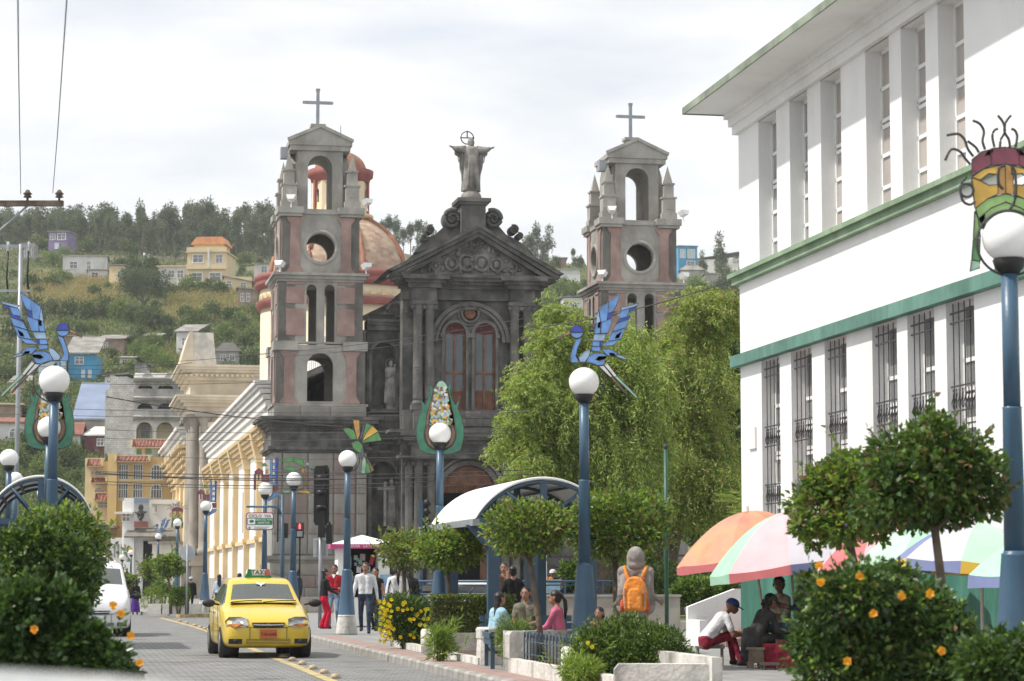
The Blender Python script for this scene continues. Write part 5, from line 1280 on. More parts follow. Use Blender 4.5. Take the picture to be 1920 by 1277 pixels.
def shrub(px, py, wpx, hpx=None, k=None, grp='shrubs on the hillside', cat='shrub'):
    k = g.randrange(5) if k is None else k; m_ = min(LMK, key=lambda q_: (q_[0] - px) ** 2 + (q_[1] - py) ** 2)
    dx, dy = px - m_[0], py - m_[1]; rel = ('right of' if dx > 0 else 'left of') if abs(dx) > abs(dy) else ('below' if dy > 0 else 'above'); key = (k, rel, m_[2]); LCNT[key] = LCNT.get(key, 0) + 1
    sz = 'large' if wpx > 42 else ('small' if wpx < 24 else 'medium'); od = ['', ', the next one on', ', third one on', ', fourth one on', ', fifth one on', ', sixth one on', ', seventh one on', ', eighth one on'][min(7, LCNT[key] - 1)]
    lab = f'{sz} {LOOK[k]} shrub {rel} {m_[2]}{od}'; lab = ' '.join(lab.split()[:16])
    p = hill_at(px, py); s = F / p.y; w_ = wpx / s / 1.9; h_ = (hpx or wpx * .8) / s / 1.25
    o = link('hill_shrub', SHR[k]); o.matrix_world = Matrix.Translation((p.x, p.y, p.z - h_ * .1)) @ Matrix.Rotation(g.uniform(0, 6), 4, 'Z') @ Matrix.Diagonal((w_, w_, h_, 1))
    return tag(o, lab, cat, grp)
# the big dark tree in the middle of the slope
p = hill_at(268, 588); s = F / p.y
t = thing('hill_tree', 'large round dark tree standing alone in the maize field', 'tree', Matrix.Translation((p.x, p.y, p.z)))
q = MB(); q.tube([(0, 0, -.5), (.1, 0, 2), (-.4, 0, 3.6)], [.3, .24, .14], 6); q.tube([(.1, 0, 1.6), (1.6, 0, 3.4)], [.18, .1], 5); q.tube([(.1, 0, 1.8), (-2, 0, 3.6)], [.18, .1], 5); q.build('trunk', 'bark', t)
g2 = random.Random(3); lob = [((g2.uniform(-3, 3), g2.uniform(-2, 2), g2.uniform(3.6, 6.6)), (g2.uniform(1.3, 2), 1.6, g2.uniform(1, 1.5))) for q in range(16)] + [((0, 0, 5), (3.2, 3, 2.2))]
crown_obj('crown', t, lob, 9000, .3, ['eucB', 'hillB', 'eucA', 'hillA'], (4, 4, 3, 1), 3)
for (a, b, c_, k) in ((130, 600, 46, 1), (160, 606, 50, 1), (118, 622, 36, 0), (195, 600, 50, 3), (225, 604, 52, 2), (250, 612, 50, 1), (280, 618, 50, 3), (310, 622, 40, 1), (100, 590, 34, 3), (300, 600, 30, 0), (345, 606, 42, 1), (370, 612, 46, 0),
        (400, 604, 44, 3), (430, 610, 44, 1), (455, 620, 46, 0), (420, 640, 44, 2), (380, 640, 46, 1), (345, 650, 40, 3), (315, 640, 34, 1), (290, 660, 44, 2), (262, 640, 34, 3), (150, 634, 34, 3), (175, 626, 30, 2), (110, 650, 36, 0), (60, 600, 50, 3), (70, 560, 30, 1), (25, 590, 50, 0), (30, 640, 60, 1), (60, 700, 40, 3),
        (245, 660, 40, 3), (262, 676, 44, 4), (232, 655, 30, 3), (320, 560, 40, 0), (350, 556, 46, 2), (385, 556, 46, 0), (410, 560, 40, 1), (180, 562, 34, 1), (200, 552, 24, 3), (95, 545, 44, 0), (120, 538, 40, 2), (60, 545, 40, 1), (120, 490, 34, 2), (95, 500, 34, 4), (75, 470, 40, 0), (60, 455, 36, 3), (85, 462, 26, 4),
        (160, 474, 40, 0), (190, 470, 40, 2), (215, 476, 36, 3), (240, 478, 40, 0), (265, 470, 44, 4), (290, 476, 46, 0), (320, 462, 50, 2), (345, 470, 50, 0), (370, 466, 46, 1), (440, 480, 46, 1), (470, 470, 46, 3), (455, 500, 36, 0), (500, 480, 40, 1), (225, 520, 46, 1), (250, 512, 40, 3), (280, 520, 50, 1), (430, 520, 24, 2), (300, 560, 24, 3),
        (480, 600, 40, 0), (470, 580, 34, 1), (480, 640, 40, 4), (460, 660, 40, 1), (470, 690, 40, 3), (450, 600, 30, 2), (200, 740, 34, 2), (180, 744, 30, 3), (160, 750, 34, 2), (225, 690, 30, 0), (245, 700, 30, 4), (210, 675, 26, 1), (290, 690, 50, 4), (305, 700, 46, 2), (270, 690, 34, 4), (250, 720, 26, 2),
        (60, 760, 60, 0), (90, 790, 60, 2), (40, 790, 50, 3), (60, 860, 70, 1), (100, 850, 60, 0), (30, 880, 60, 2), (125, 880, 50, 3), (140, 910, 40, 0), (90, 900, 60, 4), (20, 930, 60, 1), (130, 860, 44, 2), (20, 720, 60, 0), (140, 700, 20, 1),
        (1045, 560, 46, 2), (1075, 556, 36, 4), (1095, 575, 40, 2), (1035, 600, 60, 4), (1060, 540, 24, 1), (1100, 545, 24, 3), (1085, 610, 40, 4), (1370, 560, 60, 3), (1340, 570, 50, 1), (1300, 560, 50, 4), (1030, 510, 30, 0), (1085, 502, 26, 1), (1350, 500, 24, 1), (1380, 498, 20, 3), (690, 480, 40, 0), (720, 474, 40, 1), (1040, 502, 24, 3)):
    shrub(a, b, c_, None, k)
for i in range(70):
    px = g.uniform(-20, 500); py = g.uniform(490, 700); shrub(px, py, g.uniform(10, 22))
def pxfield(name, poly_px, n, size, h, mts, wts, seed, asp=.2, jz=.5):
    g3 = random.Random(seed); P = []
    (xa, ya_, xb, yb) = poly_px; cache = []
    for i in range(60):
        for j in range(14):
            px = xa + (xb - xa) * i / 59; py = ya_ + (yb - ya_) * j / 13; cache.append(hill_at(px, py))
    for i in range(n):
        c_ = g3.choice(cache); x = c_.x + g3.uniform(-1, 1); y = c_.y + g3.uniform(-6, 6); P.append((x, y, hill_z(x, y) + g3.uniform(0, h)))
    P = np.array(P); D_ = np.tile(np.array([[0, 0, 1.]]), (n, 1))
    return tag(link(name, leaf_mesh(name, P, D_, size, asp, mts, wts, seed, 0)), kind='stuff')
pxfield('maize_field', (45, 530, 240, 572), 16000, .55, 1.3, ['corn', 'corn2', 'hillC'], (6, 2, 1), 1)
pxfield('maize_field', (318, 560, 470, 604), 14000, .55, 1.3, ['corn', 'corn2', 'hillC'], (5, 3, 2), 2)
pxfield('maize_field', (300, 668, 356, 712), 7000, .4, 1.0, ['corn', 'hillC', 'hillA'], (3, 3, 2), 3)
pxfield('hill_undergrowth', (-420, 478, -30, 1000), 26000, .5, .7, ['hillA', 'hillC', 'hillB', 'corn2'], (5, 3, 3, 2), 14, .6)
pxfield('hill_undergrowth', (-30, 478, 520, 760), 60000, .42, .7, ['hillA', 'hillC', 'hillB', 'corn2'], (5, 3, 3, 2), 4, .6)
pxfield('hill_undergrowth', (-30, 740, 260, 1020), 30000, .3, .6, ['hillA', 'hillC', 'hillB'], (5, 3, 3), 5, .6)
pxfield('hill_undergrowth', (1020, 505, 1400, 660), 22000, .4, .5, ['hillC', 'hillA', 'leafC'], (5, 3, 3), 6, .6)

# ================================================================== WEEPING TREES in front of the church
def weeping(name, lab, base, lobes, nst, seed, mats_, wts, trunk):
    t = thing(name, lab, 'tree', Matrix.Translation(base)); q = MB()
    for pts, rs in trunk: q.tube(pts, rs, 8)
    q.build('trunk', 'bark', t)
    P0, d0 = lobe_points(lobes, nst, seed, .55, .42); g = np.random.default_rng(seed); PP = []; DD = []
    m_ = 13; Ls = g.uniform(.15, .95, nst) ** 1.2; 
    for j in range(m_):
        f = j / (m_ - 1); out_ = d0 * np.array([1, 1, .2]) * (.28 * f)
        P = P0 + out_ + np.stack([g.normal(0, .03, nst), g.normal(0, .03, nst), -Ls * f ** 1.3], 1); PP.append(P)
        DD.append(np.stack([g.normal(0, .5, nst) + d0[:, 0] * .4, g.normal(0, .5, nst) + d0[:, 1] * .4, -np.ones(nst) * .7], 1))
    P = np.concatenate(PP); D = np.concatenate(DD)
    link('crown', leaf_mesh('crown', P, D, .13, .30, mats_, wts, seed, .1), t)
    return t
g2 = random.Random(9)
def lobes_px(pl, D, dy=1.0, base=None):
    out = []
    for (px, py, r) in pl:
        s = F / D; p = at(px, py, D); out.append(((p.x - base[0], g2.uniform(-dy, dy), p.z - base[2]), (r / s, r / s * 1.0, r / s * .95)))
    return out
D1 = 70; b1 = at(1120, 1100, D1); b1.z = PAVE
L1 = lobes_px([(1040, 590, 28), (1050, 620, 34), (1030, 650, 34), (1000, 700, 34), (985, 735, 34), (1075, 650, 36), (1050, 700, 46), (1010, 770, 44), (965, 780, 24), (975, 830, 34), (1000, 880, 40), (1040, 820, 54), (960, 895, 18), (940, 840, 18), (920, 835, 13), (1090, 760, 56), (1120, 700, 44), (1160, 670, 40), (1180, 640, 34), (1200, 665, 38), (1150, 740, 54), (1190, 760, 52), (1100, 860, 54), (1060, 920, 44), (1150, 850, 56), (1130, 930, 50), (1210, 820, 50), (1195, 900, 50), (1180, 625, 24), (1215, 720, 44), (990, 920, 28), (1085, 600, 16)], D1, 1.2, b1)
weeping('weeping_tree', 'bright yellow-green weeping tree in front of the church facade', b1, L1, 9000, 3, ['willowA', 'willowB', 'willowC', 'willowD'], (6, 5, 3, 1.2),
        [([(0, 0, 0), (.2, 0, 2), (-.3, 0, 4.5), (-.8, 0, 7)], [.3, .24, .16, .06]), ([(.2, 0, 2), (1.2, 0, 4), (1.5, 0, 6.5)], [.2, .12, .05]), ([(-.1, 0, 3.5), (-1.5, 0, 5), (-2.2, 0, 6.6)], [.14, .08, .03]), ([(-.2, -.6, 4), (.4, -1.2, 5.3), (1.4, -1.3, 4.6)], [.06, .04, .02])])
D2 = 75; b2 = at(1262, 1095, D2); b2.z = PAVE
L2 = lobes_px([(1300, 580, 36), (1330, 556, 28), (1345, 600, 36), (1290, 620, 34), (1270, 650, 34), (1255, 690, 34), (1310, 650, 44), (1270, 730, 46), (1330, 720, 46), (1300, 790, 54), (1250, 790, 44), (1260, 860, 50), (1330, 840, 54), (1290, 920, 52), (1240, 940, 40), (1250, 620, 22), (1375, 560, 20), (1350, 900, 40)], D2, 1.3, b2)
weeping('weeping_tree', 'tall weeping tree with brownish hanging foliage beside the white building', b2, L2, 6800, 4, ['willowB', 'willowA', 'willowC', 'willowD'], (5, 4, 4, 3),
        [([(0, 0, 0), (-.2, 0, 1.6), (.3, 0, 4), (.9, 0, 7)], [.42, .3, .2, .08]), ([(-.1, 0, 1.4), (-1.0, 0, 3.4), (-1.1, 0, 5.6)], [.22, .14, .05]), ([(.2, 0, 3.2), (1.4, 0, 5.2)], [.14, .05])])
D3 = 82; b3 = at(1370, 1095, D3); b3.z = PAVE
t = thing('dark_tree', 'dark leafy tree squeezed between the weeping tree and the white building', 'tree', Matrix.Translation(b3))
q = MB(); q.tube([(0, 0, 0), (0, 0, 4), (-.3, 0, 7)], [.28, .2, .1], 7); q.build('trunk', 'bark', t)
crown_obj('crown', t, lobes_px([(1360, 680, 44), (1385, 640, 40), (1350, 760, 50), (1385, 740, 44), (1360, 840, 56), (1390, 900, 50), (1340, 920, 50), (1360, 990, 50), (1320, 980, 44), (1375, 600, 26), (1410, 700, 40)], D3, 1.4, b3), 26000, .17, ['leafB', 'leafdark', 'hillA', 'leafA'], (4, 4, 3, 1), 6, .5)
# palm fronds peeping out beside the building
p = at(1400, 985, 60); t = thing('palm', 'small palm with spiky fronds half hidden at the corner of the white building', 'palm', Matrix.Translation((p.x + .5, 60, PAVE)))
q = MB(); q.tube([(0, 0, 0), (0, 0, 2.9)], [.14, .11], 8); q.build('trunk', 'bark', t)
PP, DD = [], []
gg = np.random.default_rng(2)
for k in range(26):
    a = gg.uniform(0, 6.28); el = gg.uniform(-.3, 1.2); 
    for j in range(22):
        f = j / 21; r = f * 1.5; x = math.cos(a) * math.cos(el) * r; y = math.sin(a) * math.cos(el) * r; z = 2.9 + math.sin(el) * r - f * f * .5
        for s_ in (-1, 1): PP.append((x, y, z)); DD.append((math.cos(a) - s_ * math.sin(a) * 1.6, math.sin(a) + s_ * math.cos(a) * 1.6, .1))
link('crown', leaf_mesh('crown', np.array(PP), np.array(DD) * 3, .34, .08, ['leafC', 'leafA', 'corn2'], (3, 3, 2), 2), t)

# ================================================================== TOPIARY AND SHRUBS near us
def topiary(label, px, py, wpx, hpx, D, base_px, n, leaf, mats_, wts, seed, trunk_r=.045, name='clipped_tree', extra=(), forks=4, cat='tree', grp=None, lean=0, shell=.55, flatten=True, lpx=None):
    p = at(px, py, D); b = gp(*base_px) if len(base_px) == 2 else at(*base_px); s = F / D
    bx, by_ = at(base_px[0], 1000, D).x, D
    t = thing(name, label, cat, Matrix.Translation((bx, D, PAVE)), grp)
    c = (p.x - bx, 0, p.z - PAVE); rx_, rz_ = wpx / 2 / s, hpx / 2 / s
    g = random.Random(seed); q = MB(); zf = c[2] - rz_ * .95
    q.tube([(0, 0, 0), (c[0] * .35 + .02, 0, zf * .45), (c[0] * .8 - .02, .0, zf)], [trunk_r * 1.25, trunk_r, trunk_r * .8], 8)
    for k in range(forks):
        a = 2 * PI * k / forks + .4; rr = rx_ * g.uniform(.45, .8)
        q.tube([(c[0] * .8 - .02, 0, zf - .03), (c[0] + math.cos(a) * rr * .5, math.sin(a) * rr * .5 * (.25 if lpx else 1), zf + rz_ * .35), (c[0] + math.cos(a) * rr, math.sin(a) * rr * (.15 if lpx else 1), c[2] + rz_ * g.uniform(-.1, .4))], [trunk_r * .7, trunk_r * .45, trunk_r * .2], 6)
    q.build('trunk', 'bark', t)
    rx_ *= .97; lob = [(c, (rx_, rx_ * .95, rz_))] * 3
    for k in range(9):
        a = g.uniform(0, 6.28); e = g.uniform(-.5, .9); lob.append(((c[0] + math.cos(a) * rx_ * .55, math.sin(a) * rx_ * .5, c[2] + rz_ * .45 * e), (rx_ * .48, rx_ * .48, rz_ * .6)))
    for (dx, dz, r_) in extra: lob.append(((c[0] + dx, 0, c[2] + dz), (r_, r_, r_ * .8)))
    if lpx: lob = [((at(a_, b_, D).x - bx, g.uniform(-.2, .2), at(a_, b_, D).z - PAVE), (r_ / s, r_ / s, r_ / s * .85)) for a_, b_, r_ in lpx]
    crown_obj('crown', t, lob, n, leaf, mats_, wts, seed, shell, .13, .62, .5, shoots=60 if lpx else 16)
    return t
LA = ['leafA', 'leafC', 'leafshine', 'leafbrown', 'leafdark']
topiary('umbrella-shaped clipped tree behind the round green bush, the widest of the middle row', 1156, 985, 206, 132, 36, (1152, 1200), 7600, .075, LA, (5, 4, 3, 1.6, 2), 11, .05)
topiary('clipped tree with leaning trunk rising from the planter with the iron fence', 988, 992, 160, 106, 35.2, (1018, 1235), 5600, .072, LA, (5, 4, 3, 2.2, 1.5), 12, .042)
topiary('low bright green clipped tree beside the shelter above the flat hedge', 842, 1030, 132, 74, 45, (842, 1160), 4200, .08, LA, (5, 6, 2, 1, 1), 13, .045)
topiary('brownish clipped tree above the yellow flowers by the kiosk', 760, 1032, 104, 76, 50, (757, 1150), 2400, .085, LA, (4, 3, 2, 3, 1.5), 14, .05)
topiary('large dark domed clipped tree at right in front of the white building', 1748, 884, 278, 216, 19, (1785, 1200), 10500, .062, ['leafA', 'leafdark', 'leafshine', 'leafbrown', 'leafB'], (3, 4, 5, 1.4, 3), 15, .04, shell=.6, lpx=[(1748, 905, 90), (1690, 925, 66), (1810, 915, 68), (1648, 945, 46), (1850, 930, 46), (1748, 840, 66), (1748, 945, 56), (1695, 862, 66), (1802, 862, 60), (1768, 795, 24), (1735, 790, 18), (1655, 885, 34), (1848, 880, 34), (1700, 960, 34), (1800, 955, 34)])
topiary('smaller bright leafed clipped tree left of the large domed one at right', 1582, 936, 212, 166, 21, (1650, 1200), 7000, .066, ['leafA', 'leafC', 'leafshine', 'leafbrown', 'leafB'], (4, 4, 3, 1.6, 2), 16, .045, lpx=[(1590, 925, 56), (1535, 948, 50), (1640, 940, 56), (1590, 882, 38), (1548, 905, 42), (1640, 890, 42), (1508, 985, 30), (1575, 985, 42), (1650, 985, 36), (1530, 1010, 22)])
topiary('big clipped tree behind the left blue lamp post', 108, 1030, 182, 160, 30, (110, 1150), 9500, .07, LA, (5, 4, 4, .6, 3), 17, .05)
topiary('clipped street tree beyond the taxi, the larger one by the round sign back', 316, 1062, 60, 44, 92, (322, 1140), 1600, .13, LA, (5, 3, 3, 1, 2), 18, .05)
topiary('clipped street tree beyond the taxi, smaller one left of the round sign', 284, 1070, 50, 40, 98, (284, 1140), 1400, .13, LA, (4, 3, 3, 2, 2), 19, .05)
topiary('small far clipped tree beside the white van', 243, 1090, 30, 26, 115, (245, 1135), 700, .15, LA, (4, 3, 3, 2, 2), 20, .05)
def bush(label, px, py, wpx, hpx, D, n, leaf, mats_, wts, seed, name='bush', asp=.5, flowers=None, grp=None, cat='bush', rough=.12, shell=.45, base=True, lpx=None):
    p = at(px, py, D); s = F / D; rx_, rz_ = wpx / 2 / s, hpx / 2 / s
    t = thing(name, label, cat, Matrix.Translation((p.x, D, PAVE)), grp); cz_ = p.z - PAVE; g = random.Random(seed)
    lob = [((0, 0, cz_), (rx_, rx_ * .8, rz_))]
    for k in range(10):
        a = g.uniform(0, 6.28); lob.append(((math.cos(a) * rx_ * .6, math.sin(a) * rx_ * .45, cz_ + rz_ * g.uniform(-.6, .6)), (rx_ * .42, rx_ * .42, rz_ * .5)))
    if lpx is not None: lob = [((at(a_, b_, D).x - p.x, g.uniform(-.25, .25), at(a_, b_, D).z - PAVE), (r_ / s, r_ / s * .9, r_ / s * .9)) for a_, b_, r_ in lpx]
    q = MB()
    for k in range(7):
        a = 2 * PI * k / 7; q.tube([(math.cos(a) * .05, math.sin(a) * .05, 0), (math.cos(a) * rx_ * .45, (math.sin(a) * rx_ * .25 if lpx is None else .12), cz_ + rz_ * .2)], [.018, .008], 5)
    q.build('stems', 'bark', t)
    crown_obj('leaves', t, lob, n, leaf, mats_, wts, seed, shell, rough, asp, .35, shoots=110 if lpx is not None else 30)
    if flowers:
        nf, fm, fs, where = flowers
        for i in range(nf):
            fx_, fy_ = where[i] if i < len(where) else (px + g.uniform(-.42, .42) * wpx, py + g.uniform(-.42, .42) * hpx)
            fp = at(fx_, fy_, D - rx_ * .75 - .02) if True else 0
            q = MB(); 
            for k in range(6):
                a = 2 * PI * k / 6; q.M = Matrix.Translation((fp.x - p.x, fp.y - D, fp.z - PAVE)) @ Matrix.Rotation(g.uniform(-.5, .5), 4, 'X') @ Matrix.Rotation(a, 4, 'Y')
                q.add([(0, 0, 0), (fs * .5, -fs * .35, fs * .6), (0, -fs * .5, fs * .95), (-fs * .5, -fs * .35, fs * .6)], [(0, 1, 2, 3)])
            q.M = None; q.build('flower', fm, t)
    return t
bush('round fine-leaved dark green bush behind the long low planter wall', 1180, 1222, 216, 140, 30, 30000, .05, ['leafA', 'hibB', 'leafdark', 'leafC'], (4, 4, 3, 1), 21, asp=.42, lpx=[(1180, 1215, 66), (1130, 1220, 58), (1232, 1222, 56), (1110, 1250, 46), (1250, 1250, 46), (1180, 1240, 60)], flowers=(5, 'petalyellow', .03, [(1110, 1213), (1084, 1244), (1109, 1245), (1072, 1262), (1102, 1205)]))
bush('hibiscus bush with orange-yellow flowers in front of the green wall at right', 1672, 1190, 350, 262, 17.5, 22000, .055, ['hibA', 'hibB', 'leafshine', 'leafC', 'leafbrown'], (4, 5, 5, 1.5, .4), 22, asp=.6, lpx=[(1560, 1120, 50), (1610, 1110, 60), (1670, 1120, 62), (1730, 1150, 60), (1560, 1180, 62), (1640, 1190, 80), (1720, 1220, 80), (1560, 1250, 66), (1640, 1260, 80), (1790, 1220, 60), (1760, 1260, 60), (1690, 1090, 36), (1780, 1170, 34), (1830, 1260, 50), (1525, 1100, 24), (1520, 1210, 36)], flowers=(8, 'petalorange', .036, [(1611, 1081), (1690, 1117), (1538, 1091), (1764, 1220), (1743, 1113), (1588, 1240), (1637, 1151), (1535, 1060)]), rough=.2)
bush('low part of the hibiscus hedge at the right picture edge under the blue lamp', 1880, 1250, 160, 130, 16, 5000, .055, ['hibA', 'hibB', 'leafshine', 'leafC'], (4, 5, 3, 1), 23, asp=.5)
bush('leafy bush in front of the left clipped tree and the blue lamp post', 88, 1082, 226, 190, 24, 14000, .06, ['leafB', 'hibB', 'leafshine', 'leafC', 'leafdark'], (4, 4, 3, 1.5, 3), 24, asp=.6, lpx=[(60, 1040, 56), (115, 1055, 56), (30, 1090, 60), (95, 1110, 64), (132, 1100, 48), (50, 1140, 60), (10, 1030, 40), (85, 1010, 30), (150, 1070, 22)])
bush('large hibiscus shrub with orange flowers at the lower left corner', 112, 1216, 320, 220, 17.5, 21000, .06, ['hibA', 'hibB', 'leafshine', 'leafdark'], (3, 5, 4, 4), 25, asp=.6, lpx=[(40, 1180, 60), (105, 1185, 58), (150, 1205, 44), (30, 1240, 60), (110, 1250, 70), (180, 1255, 50), (205, 1232, 28), (222, 1272, 34), (120, 1140, 40), (60, 1140, 50), (-10, 1210, 60), (185, 1190, 22)], flowers=(5, 'petalorange', .034, [(213, 1135), (228, 1150), (65, 1180), (246, 1192), (262, 1243)]), rough=.22)
bush('yellow daisy bush in the planter nearest the walking man', 760, 1160, 104, 92, 46.5, 15000, .055, ['hibA', 'leafA', 'hibB'], (4, 3, 4), 26, asp=.4, flowers=(64, 'petalyellow', .042, [(712 + (i % 4) * 6 + (i * 7 % 5), 1128 + i * 2.6) for i in range(30)]))
bush('green shrub in the far corner planter behind the taxi', 335, 1118, 40, 34, 92, 1600, .09, ['leafA', 'leafC', 'leafB'], (4, 3, 3), 27)
bush('grassy shrub in the far corner planters left of the other one', 285, 1122, 46, 40, 93, 1600, .1, ['leafC', 'leafA', 'leafB'], (4, 3, 2), 28, asp=.15)
bush('dark leafy shrub in the upper row of the far corner planter', 306, 1104, 40, 30, 95, 1400, .1, ['leafB', 'leafA', 'leafdark'], (4, 3, 2), 29)
bush('fern-like plant growing out of the planter beside the octagonal post', 826, 1208, 34, 58, 39.5, 700, .15, ['leafC', 'leafA'], (4, 3), 30, asp=.14, name='fern_plant', cat='plant')
bush('spiky young conifer shrub inside the iron planter fence', 965, 1200, 70, 80, 35.5, 5200, .06, ['leafC', 'leafA', 'willowB', 'hibB'], (3, 4, 3, 3), 31, asp=.16)
bush('low grassy tuft under the round bush by the fenced planter', 1088, 1262, 66, 44, 29.2, 1600, .12, ['leafC', 'leafA', 'willowA'], (4, 3, 2), 32, asp=.12, cat='plant', name='grass_tuft')
for i, (px, py, w_, h_, D, lb_) in enumerate(((1130, 1085, 90, 90, 74, 'rounded shrub in the square behind the middle blue lamp'), (1190, 1060, 70, 90, 76, 'tall loose shrub behind the hooded person'), (1245, 1090, 90, 76, 70, 'dark shrub by the green lamp post'), (1340, 1090, 110, 70, 66, 'dark hedge-like shrub behind the ramp wall'),
        (1300, 1110, 80, 50, 64, 'low dark shrub under the orange parasol'), (1075, 1080, 50, 50, 76, 'spiky agave-like shrub beside the blue vendor cart'))):
    bush(lb_, px, py, w_, h_, D, 4200, .11, ['leafB', 'leafdark', 'leafA', 'willowB'], (4, 3, 3, 2), 50 + i)
# flat clipped hedge
p0_, p1_ = gp(806, 1200), gp(962, 1200); D = 44; a, b = at(806, 1118, D), at(965, 1180, D)
HM = Matrix.Translation((a.x, D, PAVE)); t = thing('hedge', 'flat-topped clipped brownish hedge behind the blue bench', 'hedge', HM)
W_, H_ = b.x - a.x, a.z - PAVE; gg = np.random.default_rng(5); n = 13000
P = np.stack([gg.uniform(0, W_, n), gg.uniform(0, .7, n), gg.uniform(.05, H_, n)], 1); f = gg.integers(0, 3, n)
P[f == 0, 1] = gg.uniform(0, .06, (f == 0).sum()); P[f == 1, 2] = H_ - gg.uniform(0, .06, (f == 1).sum())
link('leaves', leaf_mesh('leaves', P, np.tile(np.array([[0, -.5, .6]]), (n, 1)), .05, .6, ['leafbrown', 'leafA', 'leafB', 'willowB', 'leafdark'], (3, 3, 3, 3, 2), 5), t)
q = MB(); q.box(.05, W_ - .05, .1, .6, 0, H_ - .1); q.build('branches', 'bark', t)
# lawn behind the railing, with its kerb
raised('lawn', [at(1000, 1100, 62), at(1600, 1100, 62), at(1600, 1100, 80), at(980, 1100, 80)], PAVE - .01, PAVE + .22, 'grassgreen')
a, b = at(1000, 1100, 61.7), at(1600, 1100, 61.7); q = MB(); q.box(a.x, b.x, 61.5, 61.98, 0, PAVE + .26); tag(q.build('lawn_kerb', 'concrete'), kind='structure')
# ================================================================== LAMPS with stained glass ornaments
for nm, c in dict(gl_blue=(.13, .28, .60), gl_deep=(.03, .06, .38), gl_pale=(.30, .44, .62), gl_green=(.09, .26, .08), gl_lime=(.25, .42, .14), gl_mint=(.30, .50, .36), gl_orange=(.50, .27, .07), gl_yellow=(.62, .38, .06), gl_maroon=(.20, .045, .07), gl_red=(.5, .03, .05), gl_white=(.62, .62, .6), gl_brown=(.22, .12, .06), gl_purple=(.12, .09, .16), gl_dkgreen=(.035, .17, .10)).items():
    mat(nm, c, .25, .18, 6, spec=.6)
def circ(cx, cy, r, n=16, a0=0, a1=2 * PI): return [(cx + r * math.cos(a0 + (a1 - a0) * i / n), cy + r * math.sin(a0 + (a1 - a0) * i / n)) for i in range(n + (0 if abs(a1 - a0 - 2 * PI) < 1e-6 else 1))]
def mir(x0, pl): return [(2 * x0 - x, y) for x, y in pl]
ORN = {}
ORN['bird'] = (5.11 * 128, 288, 955, [('gl_blue', [(432, 250), (530, 182), (508, 360), (450, 375)]), ('gl_blue', [(530, 182), (635, 105), (600, 215), (570, 270), (520, 290)]), ('gl_deep', [(520, 290), (568, 272), (545, 345), (508, 358)]), ('gl_blue', [(405, 390), (450, 378), (442, 485), (388, 488)]),
    ('gl_deep', [(425, 385), (455, 378), (450, 430), (420, 432)]), ('gl_blue', [(458, 378), (565, 340), (520, 480), (448, 486)]), ('gl_pale', [(386, 494), (500, 492), (475, 556), (375, 556)]), ('gl_blue', [(373, 560), (440, 560), (436, 610), (365, 606)]), ('gl_deep', [(444, 560), (472, 558), (455, 608), (440, 608)]), ('gl_blue', [(364, 612), (445, 613), (440, 662), (362, 650)]), ('gl_pale', [(402, 394), (428, 255), (446, 372)]),
    ('gl_pale', [(640, 238), (815, 195), (792, 222), (655, 262)]), ('gl_deep', [(735, 242), (790, 226), (770, 262), (725, 275)]), ('gl_blue', [(650, 266), (730, 246), (700, 325), (622, 342)]), ('gl_deep', [(640, 345), (738, 310), (720, 345), (600, 385)]), ('gl_blue', [(605, 390), (718, 350), (688, 430), (562, 468)]), ('gl_blue', [(560, 474), (686, 436), (640, 540), (522, 560)]), ('gl_dkgreen', [(600, 500), (650, 470), (625, 530), (585, 535)]), ('gl_blue', [(520, 565), (635, 545), (560, 603), (452, 608)]),
    ('gl_pale', [(238, 722), (300, 658), (350, 640), (338, 700), (300, 760), (250, 758)]), ('gl_blue', [(340, 700), (390, 674), (470, 676), (510, 700), (470, 788), (400, 795), (310, 762)]), ('gl_mint', [(398, 735), (430, 706), (510, 706), (490, 735), (430, 750)]), ('gl_blue', [(450, 635), (540, 635), (620, 680), (600, 708), (515, 700)]), ('gl_deep', [(530, 672), (575, 676), (600, 705), (540, 700)]), ('gl_pale', [(604, 684), (660, 705), (705, 742), (602, 712)]),
    ('gl_blue', [(165, 765), (160, 700), (185, 620), (215, 545), (272, 530), (230, 615), (208, 700), (240, 765)]), ('gl_blue', circ(220, 470, 60, 14, 0.15, 3.0)), ('gl_deep', circ(222, 468, 60, 14, 3.1, 6.3)), ('gl_orange', [(158, 462), (152, 492), (95, 512), (90, 496)]), ('gl_brown', [(92, 498), (95, 512), (38, 542), (30, 524)]),
    ('gl_white', [(430, 800), (478, 796), (560, 900), (540, 905)]), ('gl_brown', [(540, 905), (565, 903), (700, 1070), (690, 1072)]), ('gl_white', [(482, 790), (510, 770), (600, 890), (580, 905)]), ('gl_mint', [(582, 908), (604, 894), (790, 1082), (790, 1112)])],
    [[(320, 1160), (400, 1130), (470, 1050), (490, 950), (470, 860), (420, 800), (330, 768), (240, 768)]])
cl = [(480, 985), (400, 975), (358, 955), (338, 880), (338, 815), (352, 745), (376, 690), (360, 628), (392, 672), (424, 600), (416, 535), (444, 566), (428, 640), (404, 720), (388, 850), (410, 920), (480, 962)]
